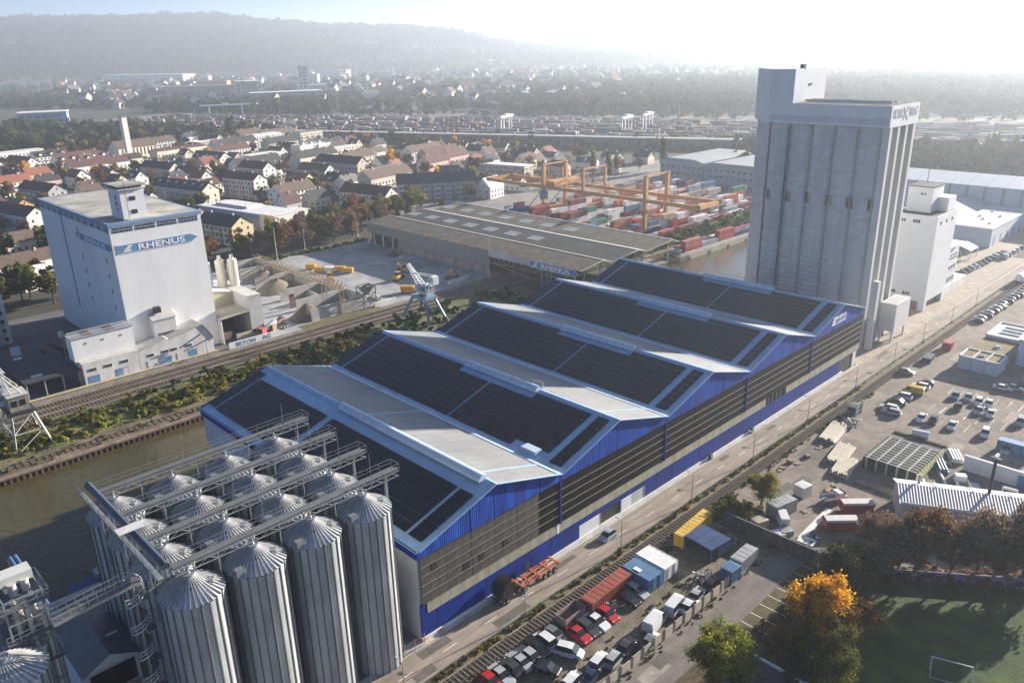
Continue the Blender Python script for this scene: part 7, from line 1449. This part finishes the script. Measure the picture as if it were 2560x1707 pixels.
while len(far)<290 and tries<20000:
    tries+=1; b=fr.uniform(.42,1.30); d=fr.choices([fr.uniform(1350,1900),fr.uniform(1900,2900),fr.uniform(2900,4000)],[30,45,25])[0]; x=CAML.x+d*math.cos(b); y=CAML.y+d*math.sin(b); sx,sy,dz=view((x,y,0))
    if not(-20<sx<1750): continue
    if sx>1450 and fr.random()<.75: continue
    p=Vector((x,y,0))-V0
    if p.dot(VN)<345 : continue
    m,dsc=fr.choice(hm); o=obj('far_house',m,None,(x,y,0),fr.uniform(0,3.14)); s_=fr.uniform(1.0,1.5); o.scale=(s_,s_,s_*1.1); tag(o,'x','house','houses of the far town'); far.append((o,dsc))
rank_labels(far,'%s, %s from left, %s row of the distant town',30)
# woods: clumped crowns as one mass per wood
def wood(name,label,n,region,m,hs,leafn,leaf):
    r=np.random.default_rng(n); Vs=[];Ts=[]; base=[crown_arrays(np.random.default_rng(q),leafn,1,1,0,leaf,6) for q in range(6)]; k=0
    while k<n:
        x,y=region(r)
        sx,sy,dz=view((x,y,8))
        if not(-120<sx<2700): continue
        V,t=base[k%6]; s=r.uniform(.7,1.35)*hs; a=r.uniform(0,6.28); c,q=math.cos(a),math.sin(a); W_=np.stack([V[:,0]*c-V[:,1]*q,V[:,0]*q+V[:,1]*c,V[:,2]],1)*np.array([s*.62,s*.62,s*.6])+np.array([x,y,s*.55+terr(x,y)]); Vs.append(W_);Ts.append(np.clip(t+r.normal()*.22,0,1)); k+=1
    return tag(obj(name,leaf_mesh(name,np.concatenate(Vs),np.concatenate(Ts),m)),label,kind='stuff')
def sm(a,b,x): x=min(1,max(0,(x-a)/(b-a))); return x*x*(3-2*x)
def terr(x,y):
    """long wooded ridge on the left, lower ridges fading to the right"""
    dx,dy=x-CAML.x,y-CAML.y; d=math.hypot(dx,dy); b=math.degrees(math.atan2(dy,dx))
    if d<2600: return 0
    prof=0
    prof=[(8,10),(20,14),(30,22),(36,38),(40,60),(44.6,84),(47.4,132),(50.3,190),(54,210),(58,224),(61.3,256),(65.2,290),(71.6,276),(79,280),(88,258),(95,220)]
    h=0
    for (b0,h0),(b1,h1) in zip(prof,prof[1:]):
        if b0<=b<=b1: h=h0+(h1-h0)*(b-b0)/(b1-b0)
    if b>95: h=200
    n=3*math.sin(b*1.7)+2*math.sin(b*4.1+1)
    r2_=0
    for (b0,h0),(b1,h1) in zip(RID2,RID2[1:]):
        if b0<=b<=b1: r2_=h0+(h1-h0)*(b-b0)/(b1-b0)
    return max((h+n*min(1,h/80))*sm(3300,5200,d)*(1-.6*sm(5600,8000,d)), r2_*sm(6500,8500,d))
RID2=[(20,20),(33,90),(37,130),(42.5,232),(48,318),(52,322),(60,250),(70,100)]
def polar(b0,b1,d0,d1): return lambda r:(lambda b,d:(CAML.x+d*math.cos(math.radians(b)),CAML.y+d*math.sin(math.radians(b))))(r.uniform(b0,b1),math.sqrt(r.uniform(d0*d0,d1*d1)))
def keep(fn,cond):
    def g(r):
        while True:
            x,y=fn(r)
            if cond(x,y): return x,y
    return g
beyond=lambda x,y:(Vector((x,y,0))-V0).dot(VN)>335
near_y=lambda x,y:8<(Vector((x,y,0))-V0).dot(VN)<30 or (Vector((x,y,0))-V0).dot(VN)>335
WD={k:leafmat('wood_'+k,a,b_,.2) for k,a,b_ in (('olive',(.034,.040,.016),(.105,.105,.042)),('rust',(.06,.04,.02),(.165,.105,.055)),('dark',(.016,.026,.013),(.048,.062,.028)))}
tag(wood('far_wood','broad wood behind the marshalling yard',3200,keep(polar(6,80,1050,2300),beyond),WD['olive'],10.5,40,.7),None)
tag(wood('far_wood','rusty autumn wood between the far houses',1200,keep(polar(8,80,1000,2600),beyond),WD['rust'],10,40,.7),None)
tag(wood('far_wood','dark wood around the works halls',500,keep(polar(20,80,1050,3300),beyond),WD['dark'],11,45,.62),None)
tag(wood('far_wood','wood at the foot of the ridge',2000,polar(6,85,2300,4300),WD['olive'],11,36,.8),None)
tag(wood('yard_edge_scrub','bushes along the viaduct and yard',420,lambda r:(lambda p:(p[0],p[1]))(yv(r.uniform(-420,900),r.choice([-12,14,20,26,300,320])+r.uniform(-7,7))),WD['olive'],7,60,.6),None)
tag(wood('yard_edge_scrub','rusty bushes along the yard',160,lambda r:(lambda p:(p[0],p[1]))(yv(r.uniform(-420,900),r.choice([-10,16,22,305])+r.uniform(-7,7))),WD['rust'],7,60,.6),None)
tag(wood('riverside_wood','wood behind the white hall on the right',520,keep(polar(-4,30,560,1000),lambda x,y:x>430 and ((Vector((x,y,0))-V0).dot(VN)>335 or (Vector((x,y,0))-V0).dot(VN)<-6)),WD['olive'],11,70,.5),None)
tag(wood('left_wood','wood left of the marshalling yard',800,keep(polar(58,86,880,1450),lambda x,y:(Vector((x,y,0))-V0).dot(VN)<8 or (Vector((x,y,0))-V0).dot(VN)>300),WD['olive'],12,60,.6),None)
tag(wood('far_wood','green brown forest belt right of the portal cranes',2600,keep(polar(4,44,1080,1900),beyond),WD['olive'],12,40,.7),None)
tag(wood('far_wood','brown forest belt behind the yard',900,keep(polar(4,44,1080,1900),beyond),WD['rust'],12,40,.7),None)
# river far right and ridges
rv=MB(); q=[(b,d0,d1) for b,d0,d1 in ((4,1500,1900),(12,1560,1960),(18,1700,2050),(23,1900,2150),(27,2100,2250))]
pt=lambda b,d,z:(CAML.x+d*math.cos(R(b)),CAML.y+d*math.sin(R(b)),z)
for (b0,a0,c0),(b1,a1,c1) in zip(q,q[1:]): rv.quad(pt(b0,a0,.4),pt(b0,c0,.4),pt(b1,c1,.4),pt(b1,a1,.4))
tag(rv.build('river',mat('river_water',(.05,.06,.06),.12,0,var=.1,vs=.01,spec=.8)),kind='structure')
h=MB(); nb,nd=150,34; grid=[]
for i in range(nb+1):
    b=2+i*(100-2)/nb
    for j in range(nd+1):
        d=3200+(9000-3200)*(j/nd)**1.2; x,y,_=pt(b,d,0); grid.append((x,y,terr(x,y)+1.2*math.sin(i*5.1+j*3.7)*min(1,terr(x,y)/40)))
h.add(grid,[(i*(nd+1)+j,(i*(nd+1)+j+1),((i+1)*(nd+1)+j+1),((i+1)*(nd+1)+j)) for i in range(nb) for j in range(nd)],0,True)
tag(h.build('hills',mat('wooded_hill',(.022,.034,.014),.95,c2=(.15,.135,.075),vs=.003,big=1,bump=1,bs=.05)),kind='structure')
tag(wood('ridge_forest','forest covering the long ridge',7500,keep(polar(34,88,3600,5600),lambda x,y:terr(x,y)>12 and math.sin(x*.004+1)+math.sin(y*.0037)+.8*math.sin((x+y)*.0071)>-.25-.0045*terr(x,y)),WD['dark'],20,18,1.1),None)
tag(wood('ridge_forest','autumn forest patches on the ridge',2600,keep(polar(34,88,3500,5300),lambda x,y:5<terr(x,y)<230),WD['rust'],20,16,1.1),None)
# ---------------------------------------------------------------- morning haze filling the valley
hz=MB().box(-2500,10500,-2500,10500,-9,352).build('haze',None); hz.data.materials.clear()
m=bpy.data.materials.new('haze_air'); m.use_nodes=True; t_=m.node_tree; t_.nodes.remove(t_.nodes['Principled BSDF']); v=t_.nodes.new('ShaderNodeVolumePrincipled'); v.inputs['Color'].default_value=(.78,.89,1.0,1); v.inputs['Density'].default_value=HAZE_D; v.inputs['Anisotropy'].default_value=HAZE_G
t_.links.new(v.outputs[0],t_.nodes['Material Output'].inputs['Volume']); hz.data.materials.append(m); tag(hz,'pale morning haze over the valley','haze',kind='stuff')
